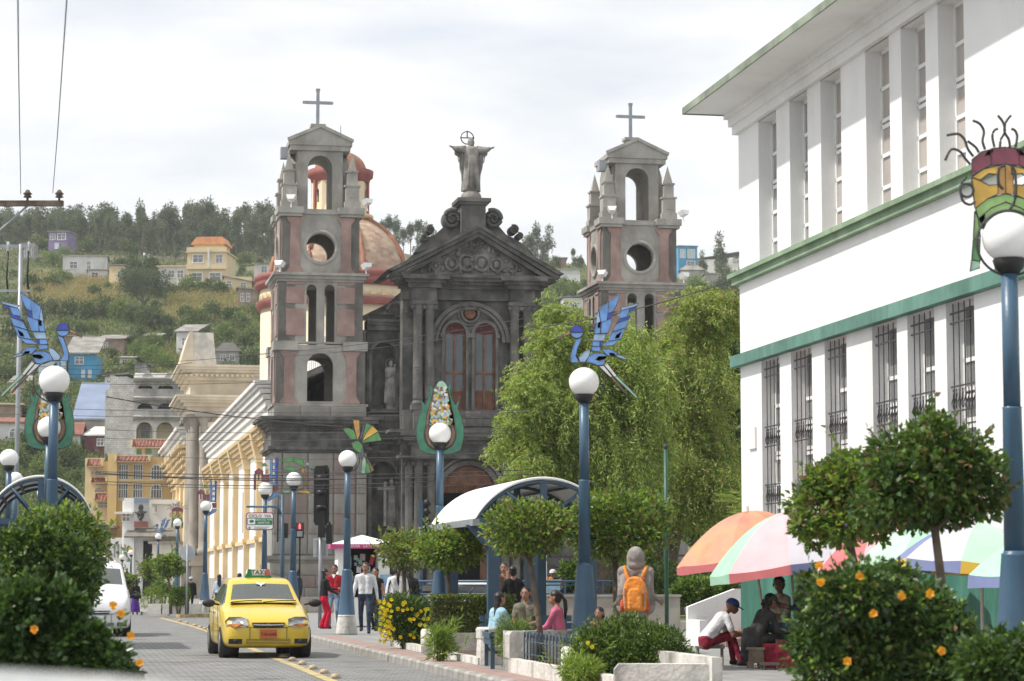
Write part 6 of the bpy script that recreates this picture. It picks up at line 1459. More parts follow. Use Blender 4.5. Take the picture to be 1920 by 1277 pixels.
ORN['corn'] = (3.36 * 95, 487, 852, [('gl_dkgreen', cl), ('gl_dkgreen', mir(487, cl)), ('gl_brown', [(424, 655), (446, 600), (440, 690), (420, 780), (410, 850), (430, 915), (470, 950), (470, 962), (412, 922), (390, 850), (404, 730)]), ('gl_brown', mir(487, [(424, 655), (446, 600), (440, 690), (420, 780), (410, 850), (430, 915), (470, 950), (470, 962), (412, 922), (390, 850), (404, 730)])),
    ('gl_mint', [(458, 590), (462, 545), (480, 520), (500, 515), (520, 530), (536, 560), (540, 590)]), ('gl_yellow', [(456, 594), (541, 594), (552, 640), (562, 690), (430, 690), (440, 640)]), ('gl_lime', [(429, 694), (563, 694), (575, 760), (584, 800), (412, 800), (418, 750)])],
    [circ(487, 860, 100, 24) + [(587, 860)]])
ORN['flower'] = (4.256 * 78, 60, 430, [('gl_green', [(20, 190), (60, 180), (108, 200), (130, 270), (82, 272)]), ('gl_orange', [(100, 115), (150, 120), (155, 230), (135, 276), (118, 210)]), ('gl_purple', [(158, 260), (180, 170), (198, 140), (190, 180), (164, 280)]), ('gl_green', [(202, 140), (250, 160), (205, 215), (172, 280)]), ('gl_yellow', [(252, 162), (300, 208), (174, 286), (208, 216)]),
    ('gl_green', [(302, 212), (328, 280), (174, 298), (176, 288)]), ('gl_green', [(90, 302), (140, 282), (180, 320), (160, 380), (110, 360)]), ('gl_purple', [(160, 385), (182, 330), (190, 400), (170, 440)]), ('gl_mint', [(168, 540), (170, 480), (188, 404), (206, 440), (200, 545)]), ('gl_green', [(204, 545), (208, 445), (232, 480), (240, 535)]), ('gl_brown', [(192, 402), (234, 450), (270, 520), (244, 532), (234, 478)])],
    [[(80, 530), (130, 505), (152, 450), (145, 390), (110, 350), (60, 345)]])
ORN['palm'] = (5.804 * 64.7, 650, 693, [('gl_green', [(500, 485), (560, 455), (640, 450), (640, 498), (560, 500)]), ('gl_green', [(642, 450), (720, 465), (755, 500), (750, 545), (700, 530), (642, 500)]), ('gl_green', [(510, 565), (600, 545), (690, 570), (640, 600), (560, 590)]), ('gl_green', [(830, 590), (900, 540), (1000, 560), (990, 585), (900, 592)]), ('gl_green', [(850, 630), (920, 612), (1000, 625), (960, 660), (880, 650)]),
    ('gl_mint', [(780, 510), (805, 510), (810, 535), (785, 540)]), ('gl_orange', [(722, 575), (762, 565), (768, 595), (742, 628)]), ('gl_brown', [(745, 630), (765, 600), (800, 680), (775, 690), (790, 770), (760, 770)]), ('gl_mint', [(500, 822), (600, 810), (600, 835), (560, 838)]), ('gl_yellow', [(690, 812), (800, 812), (840, 850), (700, 836)]), ('gl_mint', [(842, 850), (915, 862), (890, 872), (830, 866)])],
    [[(620, 620), (700, 590), (760, 560), (850, 580), (900, 565)], [(760, 770), (740, 800), (620, 815)]])
hs = [('gl_blue', [(392, 480), (412, 468), (412, 760), (396, 760)]), ('gl_deep', [(454, 468), (480, 480), (474, 760), (454, 760)]), ('gl_maroon', [(430, 770), (480, 768), (480, 834), (428, 834)]), ('gl_maroon', [(225, 622), (268, 588), (318, 616), (318, 650), (225, 650)]), ('gl_maroon', [(218, 652), (240, 652), (240, 820), (218, 820)]), ('gl_maroon', [(264, 655), (274, 655), (274, 720), (264, 720)]), ('gl_maroon', [(300, 655), (340, 655), (340, 740), (300, 730)]), ('gl_orange', [(345, 610), (372, 590), (372, 640), (345, 650)]), ('gl_maroon', [(344, 660), (386, 650), (386, 740), (350, 740)]), ('gl_green', [(310, 540), (330, 530), (370, 560), (312, 568)]), ('gl_blue', [(430, 850), (488, 852), (470, 885), (380, 940), (350, 925), (410, 890)])]
for k in range(4): hs.append(('gl_white', [(418, 488 + k * 68), (440, 488 + k * 68), (440, 530 + k * 68), (418, 530 + k * 68)])); hs.append(('gl_blue', [(412, 534 + k * 68), (454, 534 + k * 68), (454, 552 + k * 68), (412, 552 + k * 68)]))
ORN['village'] = (5.804 * 58, 340, 812, hs, [[(340, 905), (400, 890), (430, 830), (420, 770)]])
eye = circ(330, 497, 1, 1)
fc_ = [('gl_maroon', [(225, 472), (228, 370), (290, 320), (345, 302), (345, 405), (290, 430)]), ('gl_maroon', [(349, 301), (437, 288), (437, 398), (349, 404)]), ('gl_red', [(300, 345), (335, 310), (365, 305), (350, 340)]),
       ('gl_yellow', [(225, 482), (300, 432), (400, 408), (400, 465), (330, 458), (275, 500)]), ('gl_yellow', [(225, 486), (272, 503), (330, 536), (385, 530), (385, 590), (320, 620), (240, 680)]), ('gl_orange', [(388, 470), (402, 408), (437, 405), (437, 585), (388, 592)]),
       ('gl_lime', [(244, 684), (320, 622), (437, 590), (437, 640), (340, 680), (262, 745)]), ('gl_lime', [(262, 748), (340, 684), (437, 644), (437, 695), (340, 745), (290, 810)]), ('gl_green', [(260, 750), (302, 718), (300, 790), (285, 812), (262, 800)]), ('gl_lime', [(240, 700), (258, 750), (270, 870), (228, 872)]), ('gl_green', [(228, 876), (268, 876), (264, 1020), (215, 1010)]), ('gl_mint', [(214, 1014), (264, 1024), (262, 1062), (202, 1085)])]
fc_ = fc_ + [(m_, mir(437, pl)) for m_, pl in fc_]
hair = [[(310, 305), (295, 250), (305, 190), (280, 140), (235, 118)], [(370, 290), (358, 220), (372, 182), (395, 172)], [(405, 288), (412, 240), (438, 190), (428, 130), (395, 85)], [(270, 325), (250, 290), (210, 258), (200, 250)], [(235, 350), (200, 300), (180, 240), (140, 205), (68, 214)], [(215, 402), (180, 360), (150, 318), (95, 305), (55, 375)]]
hair += [mir(437, h_) for h_ in hair]
ORN['mask'] = (3.359 * 224, 450, 870, fc_, hair + [circ(455, 905, 208, 26) + [(663, 905)], [(430, 410), (395, 430), (392, 520), (420, 560)], [(478, 410), (500, 470), (496, 620), (460, 690)], circ(188, 568, 42, 14) + [(230, 568)], [(188, 480), (150, 540), (160, 630), (205, 660), (240, 640)]])
HAIRM = ['iron']
def lamp(label, px, gy, orn=None, flip=False, base='concretepaint', z0=None, small=False, Dz=None, ys=1.0):
    D = Dz or F * 2.86 / (1085 - gy); p = at(px, gy, D); zb = p.z - 4.19 if z0 is None else z0
    t = thing('street_lamp', label, 'street lamp', Matrix.Translation((p.x, D, zb)), 'blue globe lamps along the street')
    n = 10 if small else 20
    q = MB(); q.lathe([(.205, .46), (.2, .47), (.115, 1.52), (.118, 1.54)], n); q.lathe([(.092, 1.54), (.08, 2.74), (.086, 2.76)], n); q.lathe([(.072, 2.76), (.07, 3.9)], n); q.lathe([(.105, 1.50), (.098, 1.56)], n); q.build('pole', 'poleblue', t)
    q = MB(); q.lathe([(.26, 0), (.26, .05), (.215, .40), (.205, .44), (.2, .46)], n); q.lathe([(.212, .41), (.205, .47)], n); q.build('lamp_base', base, t)
    q = MB(); q.lathe([(.075, 3.88), (.12, 3.93), (.14, 4.0), (.12, 4.02)], n); q.build('collar', 'blackplastic', t)
    q = MB(); q.ell((0, 0, 4.19), (.222, .222, .215), 28 if not small else 14, 16 if not small else 8); q.build('globe', 'globe', t)
    if orn:
        s, gx, gz, polys, tubes = ORN[orn]; sg = -1 if flip else 1
        def P(q_): return (sg * (q_[0] - gx) / s, 4.19 - (q_[1] - gz) / s * ys)
        fr = MB(); y = .03 if orn != 'mask' else -.0
        for _, pl in polys:
            pts = [P(k) for k in pl] + [P(pl[0])]
            fr.tube([(a, y, b) for a, b in pts], .0085 if not small else .012, 4, False)
        for tb in tubes:
            c_ = [Vector((P(k)[0], y - .01, P(k)[1])) for k in tb]; o2 = []
            for i in range(len(c_) - 1):
                a0, a1, a2, a3 = c_[max(i - 1, 0)], c_[i], c_[i + 1], c_[min(i + 2, len(c_) - 1)]
                for f in (0, .25, .5, .75): o2.append(.5 * (2 * a1 + (a2 - a0) * f + (2 * a0 - 5 * a1 + 4 * a2 - a3) * f * f + (3 * a1 - a0 - 3 * a2 + a3) * f ** 3))
            fr.tube(o2 + [c_[-1]], .012, 6)
        fr.box(-.03, .03, y, y + .03, 3.6, 3.7); fr.box(-.02, .02, y + .01, y + .05, 3.7, 4.19 + .25)
        if orn == 'corn':
            gq = random.Random(2)
        o = fr.build('ornament', 'iron', t)
        for m_, pl in polys:
            q = MB(); q.prism([P(k) for k in pl], y - .005, y + .008); q.build('pane', m_, o)
        if orn == 'corn':
            gq = random.Random(2)
            for m_ in ('gl_yellow', 'gl_brown', 'gl_mint', 'gl_white', 'gl_pale'):
                q = MB()
                for i in range(44):
                    zz = gq.uniform(560, 790); hw = 30 + (zz - 560) * .19; xx = gq.uniform(-hw, hw) + 490; a, b = P((xx, zz)); q.prism(circ(a, b, .03, 8), y - .02 - i * .0003, y - .008)
                tag(q.build('glass_discs', m_, o), kind='stuff')
    return t
lamp('blue lamp with green and yellow glass mask, at the right picture edge', 1891, 443, 'mask', z0=PAVE)
lamp('blue globe lamp with glass bird facing left, in front of the weeping tree', 1095, 717, 'bird', z0=PAVE)
lamp('blue globe lamp with glass bird facing right, rising from the left bush', 102, 714, 'bird', True, z0=PAVE)
lamp('blue globe lamp with tall glass maize cob in front of the church portal', 825, 814, 'corn', z0=PAVE)
lamp('blue globe lamp with glass flower beside the man in the red sweater', 652, 862, 'flower', z0=PAVE)
lamp('blue globe lamp with banana leaf ornament behind the taxi, right of the village lamp', 551, 900, 'palm', z0=PAVE)
lamp('blue globe lamp with glass village ornament behind the bicycle-lane sign', 497, 918, 'village', z0=PAVE)
lamp('blue globe lamp with glass village ornament by the white side wall, left of the taxi', 386, 950, 'village', z0=PAVE)
lamp('far globe lamp with glass mask ornament in front of the portico columns', 333, 980, 'mask', small=True)
lamp('far globe lamp with glass bird beside the mask lamp, in front of the white shop', 297, 1006, 'bird', small=True)
lamp('plain globe lamp at the left picture edge over the arched shelter', 17, 860, None, z0=PAVE)
lamp('globe lamp with glass maize cob behind the left bird lamp', 92, 803, 'corn', z0=PAVE)
lamp('plain globe lamp half hidden behind the arched shelter roof at left', 29, 900, None, z0=PAVE)
lamp('plain globe lamp seen through the truss of the left shelter', 82, 925, None, z0=PAVE)
for px, gy, l_ in ((246, 1036, 'tiny far globe lamp nearest the tiled awning of the white shop'), (229, 1045, 'tiny far globe lamp, second from the tiled awning'), (214, 1056, 'tiny far globe lamp low behind the white van'), (198, 1048, 'tiny far globe lamp, leftmost of the small ones above the white van')):
    lamp(l_, px, gy, 'flower' if px == 229 else None, small=True, Dz=180)
# green post
p = at(1250, 1130, 52); t = thing('green_post', 'slim dark green metal post beside the hooded person', 'post', Matrix.Translation((p.x, 52, PAVE)))
q = MB(); q.tube([(0, 0, 0), (0, 0, 4.1)], .045, 12); q.build('pole', 'postgreen', t); q = MB(); q.lathe([(.03, 4.1), (.06, 4.14), (.05, 4.2), (.0, 4.22)], 10); q.build('cap', 'iron', t)
p = gp(1282, 1143); q = MB(); q.lathe([(.075, 0), (.07, .68), (.062, .7), (0, .7)], 12); tag(q.build('bollard', 'concretepaint', None, Matrix.Translation(p)), 'short white concrete bollard on the lawn edge behind the ramp', 'bollard')

# ================================================================== SHELTERS
def shelter(label, fx_, D, half, zs, zp, length, postx):
    p = at(fx_, 1000, D); t = thing('arched_shelter', label, 'shelter', frame((p.x, D, PAVE)))
    Rr = (half ** 2 + (zp - zs) ** 2) / (2 * (zp - zs)); zc_ = zp - Rr; a = math.asin(half / Rr); n = 26
    arc = [(Rr * math.sin(-a + 2 * a * i / n), zc_ + Rr * math.cos(-a + 2 * a * i / n)) for i in range(n + 1)]
    q = MB(); pl = arc + [(x * 1.0, z + .03) for x, z in arc[::-1]]
    q.prism(pl, -.02, length); q.build('roof', 'whiteframe', t)
    q = MB()
    for k in range(int(length / .16)):
        yy = .05 + k * .16
        for sgn in (1,): q.tube([(x, yy, z + .034) for x, z in arc], .012, 4, False)
    tag(q.build('roof_ribs', 'whiteframe', t), kind='stuff')
    for yy in (0.02, length * .5, length - .05):
        q = MB(); q.tube([(x, yy, z - .05) for x, z in arc], .035, 6); 
        q.box(-half, half, yy - .05, yy + .05, zs - .1, zs + .02)
        q.box(-.06, .06, yy - .03, yy + .03, zs, zp - .05)
        for s_ in (-1, 1): q.tube([(s_ * .05, yy, zs + .02), (s_ * half * .55, yy, zc_ + math.sqrt(Rr ** 2 - (half * .55) ** 2) - .05)], .035, 6)
        q.build('truss', 'poleblue2', t)
    for f in (-.75, -.4, 0, .4, .75):
        x = half * f; z = zc_ + math.sqrt(Rr ** 2 - x * x); q = MB(); q.box(x - .025, x + .025, 0, length, z - .07, z - .03); q.build('purlin', 'iron', t)
    for s_ in (-1, 1): q = MB(); q.box(s_ * half - .06, s_ * half + .06, -.05, length, zs - .12, zs + .0); q.build('eave_beam', 'steelgrey', t)
    for x, yy in postx:
        q = MB(); q.box(x - .105, x + .105, yy - .08, yy + .08, 0, zs - .08); q.box(x - .16, x + .16, yy - .12, yy + .12, 0, .04); 
        q.prism([(x - .5, zs - .1), (x + .5, zs - .1), (x + .1, zs - .55), (x - .1, zs - .55)], yy - .03, yy + .03); q.build('post', 'poleblue2', t)
    return t
hlf = (at(1150, 1000, 43).x - at(890, 1000, 43).x) / 2
shelter('arched white-roofed blue steel shelter in the middle of the square', 1020, 43, hlf, 2.38, 3.09, 5.2, [(-.86, .3), (-.18, .25), (.9, .3), (-.86, 4.9), (.9, 4.9)])
shelter('arched dark shelter with blue truss behind the left bushes', 75, 50, 1.06, 2.55, 3.42, 5.5, [(-.9, .3), (.9, .3), (-.9, 5), (.9, 5)])

# ================================================================== PLANTERS, POSTS, BENCHES along the kerb
def kfr(Y, off=0.0): p = kline(Y, off, PAVE); return Matrix.Translation(p) @ Matrix.Rotation(KTH, 4, 'Z')
def planter(label, Ya, Yb, off, wdt, hend, hlow, post, posth, name='planter', fence=False, endw=.3):
    """Ya: far end, Yb: near end; low front wall faces the kerb"""
    t = thing(name, label, 'planter', kfr(Ya, off), 'white concrete planters along the kerb'); Ln = (kline(Ya) - kline(Yb)).length
    q = MB(); q.box(0, .12, -Ln, 0, .0, hlow); q.box(.1, wdt, -Ln, -Ln + .12, 0, hlow); q.box(wdt - .12, wdt, -Ln, 0, 0, hend); q.box(.0, wdt, -.14, 0, 0, hend); q.build('low_wall', 'concretepaint', t)
    q = MB(); q.prism([(0, 0), (endw, 0), (endw, hend - .06), (endw - .05, hend), (.04, hend), (0, hend - .05)], -.5, -.02); q.build('end_block', 'concretepaint', t)
    q = MB(); q.box(.1, wdt - .1, -Ln + .1, -.12, 0, hlow - .03 if hlow > .1 else .07); q.build('soil', 'soil', t)
    if post == 'round': q = MB(); q.lathe([(.17, 0), (.165, posth - .04), (.14, posth), (0, posth)], 18, (.17, -Ln + .1, 0)); q.build('end_post', 'concretepaint', t)
    if post == 'oct':
        q = MB(); q.lathe([(.17, 0), (.17, .10), (.155, posth - .17)], 8, (.16, -Ln + .1, 0), False); q.lathe([(.17, posth - .17), (.175, posth - .03), (.15, posth), (0, posth)], 8, (.16, -Ln + .1, 0), False); q.build('end_post', 'concretepaint', t)
    if fence:
        q = MB()
        for k in range(15):
            yy = -.6 - k * (Ln - 1.0) / 14; q.tube([(.2, yy, hlow - .05), (.2, yy, .52), (.2, yy - .03, .58), (.2, yy - .07, .58), (.2, yy - .09, .5)], .009, 5)
        for z in (.26, .44): q.box(.195, .205, -Ln + .35, -.55, z, z + .015)
        for k in range(5): xx = .25 + k * .14; q.tube([(xx, -.6, .1), (xx, -.6, .52), (xx + .03, -.6, .58), (xx + .07, -.6, .5)], .009, 5)
        q.build('iron_fence', 'poleblue2', t)
    return t
planter('white planter with the yellow daisy bush, farthest along the kerb', 48.2, 44.0, .72, 1.5, .40, .12, 'round', .42)
planter('low white planter with the fern, ending in an octagonal post by the bench', 42.6, 37.6, .66, 1.3, .38, .11, 'oct', .58)
planter('white planter with little iron fence and leaning clipped tree', 35.2, 31.0, .62, 1.5, .58, .2, 'round', .46, fence=True, endw=.32)
planter('nearest white planter beside the round bush', 30.4, 26.8, .66, .9, .46, .2, None, 0)
p = at(1240, 1245, 26); q = MB(); a, b = at(1152, 1245, 26), at(1330, 1245, 26)
q.prism([(a.x, 0), (b.x, 0), (b.x, p.z - PAVE - .02), (b.x - .03, p.z - PAVE), (a.x + .05, p.z - PAVE), (a.x, p.z - PAVE - .06)], 0, .22); t = q.build('planter_wall', 'concretepaint', None, Matrix.Translation((0, 26, PAVE))); tag(t, 'long flat white concrete wall in front of the round green bush', 'wall')
for i, (Y_, off, lb_) in enumerate(((36.6, .9, 'blue slatted bench between the octagonal post and the fenced planter'), (41.5, 2.2, 'blue slatted bench in front of the clipped hedge'))):
    t = thing('bench', lb_, 'bench', kfr(Y_, off) @ Matrix.Rotation(R(-4 + (88 if i == 0 else 0)), 4, 'Z') @ Matrix.Diagonal((1, 1, .62 if i == 0 else .82, 1)), 'blue benches on the square')
    for k in range(3): q = MB(); q.box(-.8, .8, -.2 + k * .14, -.08 + k * .14, .42, .45); q.build('seat_slat', 'poleblue2', t)
    for k in range(2): q = MB(); q.box(-.8, .8, .24 + k * .02, .27 + k * .02, .56 + k * .16, .69 + k * .16); q.build('back_slat', 'poleblue2', t)
    for s_ in (-.68, .68): q = MB(); q.box(s_ - .03, s_ + .03, -.2, .26, .36, .42); q.box(s_ - .03, s_ + .03, -.16, -.1, 0, .38); q.box(s_ - .03, s_ + .03, .2, .26, 0, .88); q.build('leg', 'poleblue2', t)
# low wall and blue railing
a, b = at(880, 1119, 57), at(1275, 1119, 57); q = MB(); q.box(a.x, b.x, 57, 57.25, 0, a.z); q.box(a.x - .03, b.x + .03, 56.96, 57.29, a.z, a.z + .05); tag(q.build('low_wall', 'navestone'), 'low beige wall behind the seated people', 'wall')
a, b = at(772, 1090, 57.8), at(1152, 1090, 57.8); t = thing('railing', 'blue metal railing with slanting fins across the square', 'railing', Matrix.Translation((a.x, 57.8, PAVE)))
W_ = b.x - a.x; z1 = a.z - PAVE; q = MB(); q.tube([(0, 0, z1), (W_, 0, z1)], .03, 8); q.build('top_rail', 'poleblue2', t)
q = MB(); q.tube([(0, 0, z1 - .09), (W_, 0, z1 - .09)], .018, 6); q.tube([(0, 0, z1 - .3), (W_, 0, z1 - .3)], .022, 6); q.build('lower_rail', 'poleblue2', t)
for k in range(int(W_ / .42)): q = MB(); x = .1 + k * .42; q.tube([(x, 0, z1 - .3), (x + .16, 0, z1 - .1)], .02, 5); q.build('fin', 'poleblue2', t)
for k in range(int(W_ / .9) + 1): q = MB(); x = .05 + k * .9; q.box(x - .025, x + .025, -.025, .025, 0, z1); q.build('railing_post', 'poleblue2', t)

# ================================================================== SIGNS, SIGNALS, KIOSK, PARASOLS
def text(s, size, M, mt, parent, name='lettering', ext=.003, al='CENTER'):
    cu = bpy.data.curves.new(name, 'FONT'); cu.body = s; cu.size = size; cu.extrude = ext; cu.align_x = al; cu.align_y = 'CENTER'; cu.materials.append(MATS[mt]); cu.resolution_u = 2
    o = bpy.data.objects.new('src', cu); col.objects.link(o); me = bpy.data.meshes.new_from_object(o.evaluated_get(bpy.context.evaluated_depsgraph_get())); bpy.data.objects.remove(o)
    me.materials.clear(); me.materials.append(MATS[mt]); return link(name, me, parent, M @ Matrix.Rotation(PI / 2, 4, 'X'))
mat('ink_red', (.28, .02, .04), .5, .05); mat('ink_green', (.02, .20, .09), .5, .05); mat('ink_white', (.8, .8, .8), .5, .02); mat('ink_blue', (.05, .2, .5), .5, .05); mat('ink_black', (.02, .02, .02), .5, .05); mat('magenta', (.55, .06, .22), .6, .08)
D = 62; p = at(528, 1150, D); s = F / D; t = thing('lane_sign', 'white cycle-lane sign with red border hanging from a blue bracket pole', 'sign', Matrix.Translation((p.x, D, PAVE)))
ztop = at(528, 950, D).z - PAVE; xl_ = (462 - 528) / s
q = MB(); q.tube([(0, 0, 0), (0, 0, ztop + .3)], .045, 10); q.tube([(-.12, .02, ztop - .9), (-.12, .02, ztop + .26), (0, .0, ztop + .3)], .025, 6)
for k in range(6): q.box(-.12, 0, .0, .03, ztop - .8 + k * .2, ztop - .78 + k * .2)
q.build('pole', 'poleblue2', t); q = MB(); q.tube([(xl_ - .02, -.03, ztop), (-.2, -.03, ztop), (-.1, -.03, ztop - .04), (-.06, -.02, ztop - .2)], .028, 8); q.build('bracket', 'poleblue2', t)
sw, sh_ = 52 / s, 33 / s; cx_, cz_ = (486 - 528) / s, at(486, 977.5, D).z - PAVE
def rrect(w_, h_, r): return [(cx + r * math.cos(a), cz + r * math.sin(a)) for cx, cz, a0 in ((w_ / 2 - r, h_ / 2 - r, 0), (-w_ / 2 + r, h_ / 2 - r, 90), (-w_ / 2 + r, -h_ / 2 + r, 180), (w_ / 2 - r, -h_ / 2 + r, 270)) for a in [R(a0 + k * 22.5) for k in range(5)]]
SM_ = Matrix.Translation((cx_, -.05, cz_)); q = MB(); q.prism(rrect(sw, sh_, .08), -.01, .015); pl = q.build('sign_plate', 'ink_red', t, SM_)
q = MB(); q.prism(rrect(sw - .045, sh_ - .045, .065), -.014, -.01); q.build('sign_face', 'signwhite', pl)
q = MB(); q.box(-sw / 2 + .03, sw / 2 - .03, -.017, -.014, -.09, .08); q.build('green_field', 'ink_green', pl)
q = MB(); q.box(-sw / 2 + .05, -sw / 2 + .24, -.02, -.017, -.075, .065); q.build('picture_field', 'signwhite', pl); q = MB(); q.ell((-sw / 2 + .15, -.021, -.0), (.06, .004, .04), 10, 6); q.build('cycle_symbol', 'ink_green', pl)
q = MB(); q.prism([(-.26, -.13), (-.235, -.16), (-.235, -.185), (-.26, -.2), (-.285, -.185), (-.285, -.16)], -.017, -.014); q.build('crest', 'ink_blue', pl)
for k in range(2):
    q = MB(); q.box(-.14, .24 - .06 * k, -.017, -.014, -.155 - .035 * k, -.14 - .035 * k); q.build('small_print', 'steelgrey', pl)
text('CICLO  VIA', .115, Matrix.Translation((0, -.016, .13)), 'ink_red', pl); text('GRACIAS POR', .068, Matrix.Translation((.1, -.019, .035)), 'ink_white', pl); text('RESPETAR', .068, Matrix.Translation((.1, -.019, -.04)), 'ink_white', pl)
# big dark signal with back board
D = 66; s = F / D; p = at(604, 1100, D); t = thing('traffic_light', 'black traffic light with large back board seen from behind', 'traffic light', Matrix.Translation((p.x, D, PAVE)))
def zz(py): return at(600, py, D).z - PAVE
def xx(px): return (px - 604) / s
q = MB(); q.prism([(xx(587) + x, z) for x, z in [(.05, zz(985)), (0, zz(978)), (0, zz(882)), (.05, zz(874))]] + [(xx(612), zz(872)), (xx(616), zz(880)), (xx(616), zz(978)), (xx(610), zz(985))], 0, .04); q.build('back_board', 'blackplastic', t)
q = MB(); q.box(xx(596), xx(609), -.12, 0, zz(1008), zz(880)); 
for k in range(3): q.lathe([(.0, 0), (.13, .0), (.14, .12)], 12, (xx(602), -.1, zz(900 + 28 * k)))
q.build('signal_housing', 'blackplastic', t)
q = MB(); q.tube([(xx(600), .05, 0), (xx(600), .05, zz(990))], .05, 10); q.build('pole', 'steelgrey', t)
q = MB(); q.box(xx(611), xx(622), -.1, .1, zz(1020), zz(984)); q.box(xx(608), xx(611), -.13, .1, zz(1000), zz(990)); q.lathe([(.03, 0), (.03, .08)], 8, (xx(617), 0, zz(984))); q.build('side_signal', 'blackplastic', t)
D = 65; s = F / D; p = at(562, 1000, D); t = thing('pedestrian_signal', 'pedestrian signal glowing with a red figure beside the banana leaf lamp', 'traffic light', Matrix.Translation((p.x, D, 0)))
emat('red_glow', (1, .16, .14), 1.1)
q = MB(); q.box(-.1, .1, 0, .12, at(562, 1009, D).z, at(562, 980, D).z); q.box(-.02, .02, .05, .09, PAVE, at(562, 1009, D).z); q.build('housing', 'blackplastic', t)
z_ = at(562, 987, D).z; q = MB(); q.box(-.075, .075, -.008, 0, z_ - .085, z_ + .085); q.build('lens', 'gl_maroon', t); q = MB(); q.ell((0, -.012, z_ + .055), (.02, .006, .022), 8, 6); q.box(-.028, .028, -.016, -.008, z_ - .02, z_ + .035); q.box(-.024, -.004, -.016, -.008, z_ - .075, z_ - .02); q.box(.004, .024, -.016, -.008, z_ - .075, z_ - .02); q.build('red_figure', 'red_glow', t)
q = MB(); z_ = at(562, 1001, D).z; q.box(-.075, .075, -.006, 0, z_ - .075, z_ + .075); q.build('unlit_lens', 'steelgrey', t)
D = 64; s = F / D; p = at(532, 1000, D); q = MB(); q.box(-.07, .1, 0, .2, at(532, 1009, D).z, at(532, 981, D).z); t = thing('side_traffic_light', 'small black signal head seen from the side at the bracket pole', 'traffic light', Matrix.Translation((p.x, D, 0))); q.build('housing', 'blackplastic', t); q = MB(); q.box(-.02, .02, .05, .1, PAVE, at(532, 1009, D).z); q.build('pole', 'poleblue2', t)
D = 67; s = F / D; p = at(600, 1150, D); t = thing('road_sign', 'square grey road sign seen from behind on a thin pole', 'sign', Matrix.Translation((p.x, D, PAVE)))
q = MB(); q.tube([(0, 0, 0), (0, 0, zz(1004))], .038, 8); q.build('pole', 'steelgrey', t)
q = MB(); z0_, z1_ = at(600, 1044, D).z - PAVE, at(600, 1009, D).z - PAVE; w_ = 14 / s; q.box(-w_, w_, .05, .07, z0_, z1_); q.build('sign_plate', 'signgrey', t)
q = MB()
for k in (-.1, .12): q.box(k - .015, k + .015, .03, .05, z0_ + .05, z1_ - .05)
q.box(-.15, .15, .02, .04, z0_ + .06, z0_ + .09); q.box(-.15, .15, .02, .04, z1_ - .1, z1_ - .07); q.build('brace', 'steelgrey', t)
D = 58; s = F / D; p = at(790, 1000, D); t = thing('traffic_light', 'dark three-lens traffic light left of the white arched shelter roof', 'traffic light', Matrix.Translation((p.x, D, PAVE)))
z0_, z1_ = at(790, 986, D).z - PAVE, at(790, 938, D).z - PAVE; q = MB(); q.box(-.06, .03, 0, .16, z0_, z1_); q.build('housing', 'poleblue2', t)
for k in range(3): q = MB(); zc_ = z0_ + (z1_ - z0_) * (k + .5) / 3; q.lathe([(.085, 0), (.09, .14), (.075, .14), (.07, .02)], 12, (0, 0, 0)); o = q.build('visor', 'blackplastic', t, Matrix.Translation((.07, .02, zc_)) @ Matrix.Rotation(R(60), 4, 'Y'))
q = MB(); q.tube([(-.02, .08, 0), (-.02, .08, z0_)], .05, 8); q.build('pole', 'poleblue2', t)
D = 90; s = F / D; p = at(350, 1130, D); t = thing('round_sign', 'round white road sign seen from behind beyond the taxi', 'sign', Matrix.Translation((p.x, D, PAVE)))
z_ = at(350, 1037, D).z - PAVE; q = MB(); q.tube([(0, 0, 0), (0, 0, z_ + .35)], .035, 8); q.build('pole', 'steelgrey', t); q = MB(); q.lathe([(0, 0), (.29, 0), (.29, .02), (0, .02)], 20, smooth=False); q.build('sign_plate', 'signgrey', t, Matrix.Translation((0, .05, z_)) @ Matrix.Rotation(-PI / 2, 4, 'X'))
# kiosk
D = 76; s = F / D; p = at(678, 1150, D); t = thing('kiosk', 'white news kiosk with pointed roof and pink fascia', 'kiosk', Matrix.Translation((p.x, D, PAVE)) @ Matrix.Rotation(R(8), 4, 'Z'))
def zz(py): return at(678, py, D).z - PAVE
h0, h1, h2 = zz(1029), zz(1021), zz(1003); q = MB(); r_ = 1.05
q.add([(-r_, -r_, h1), (r_, -r_, h1), (r_, r_, h1), (-r_, r_, h1), (0, 0, h2)], [(0, 1, 4), (1, 2, 4), (2, 3, 4), (3, 0, 4)]); q.build('roof', 'signwhite', t)
q = MB(); q.box(-r_, r_, -r_, r_, h0, h1 - .005); q.build('fascia', 'magenta', t); text('PRENSA   LA HORA', .12, Matrix.Translation((-.05, -r_ - .004, (h0 + h1) / 2)), 'ink_white', t)
q = MB(); q.box(-.8, -.62, -.8, .8, 0, h0); q.box(.45, .8, -.8, .8, 0, h0); q.box(-.8, .8, .6, .8, 0, h0); q.box(-.8, .8, -.8, .8, 0, .75); q.build('wall', 'signwhite', t)
q = MB(); q.box(-.62, .45, .4, .45, .75, h0); q.build('dark_interior', 'darkvoid', t)
gq = random.Random(12)
for i in range(34):
    q = MB(); x = gq.uniform(-.6, .3); z = gq.uniform(.75, h0 - .35); w_ = gq.uniform(.08, .16); q.box(x, x + w_, -.1 + i * .012, -.095 + i * .012, z, z + w_ * 1.3); q.build('magazine', gq.choice(['gl_pale', 'signwhite', 'gl_red', 'gl_blue', 'gl_white', 'gl_mint', 'blackplastic']), t)
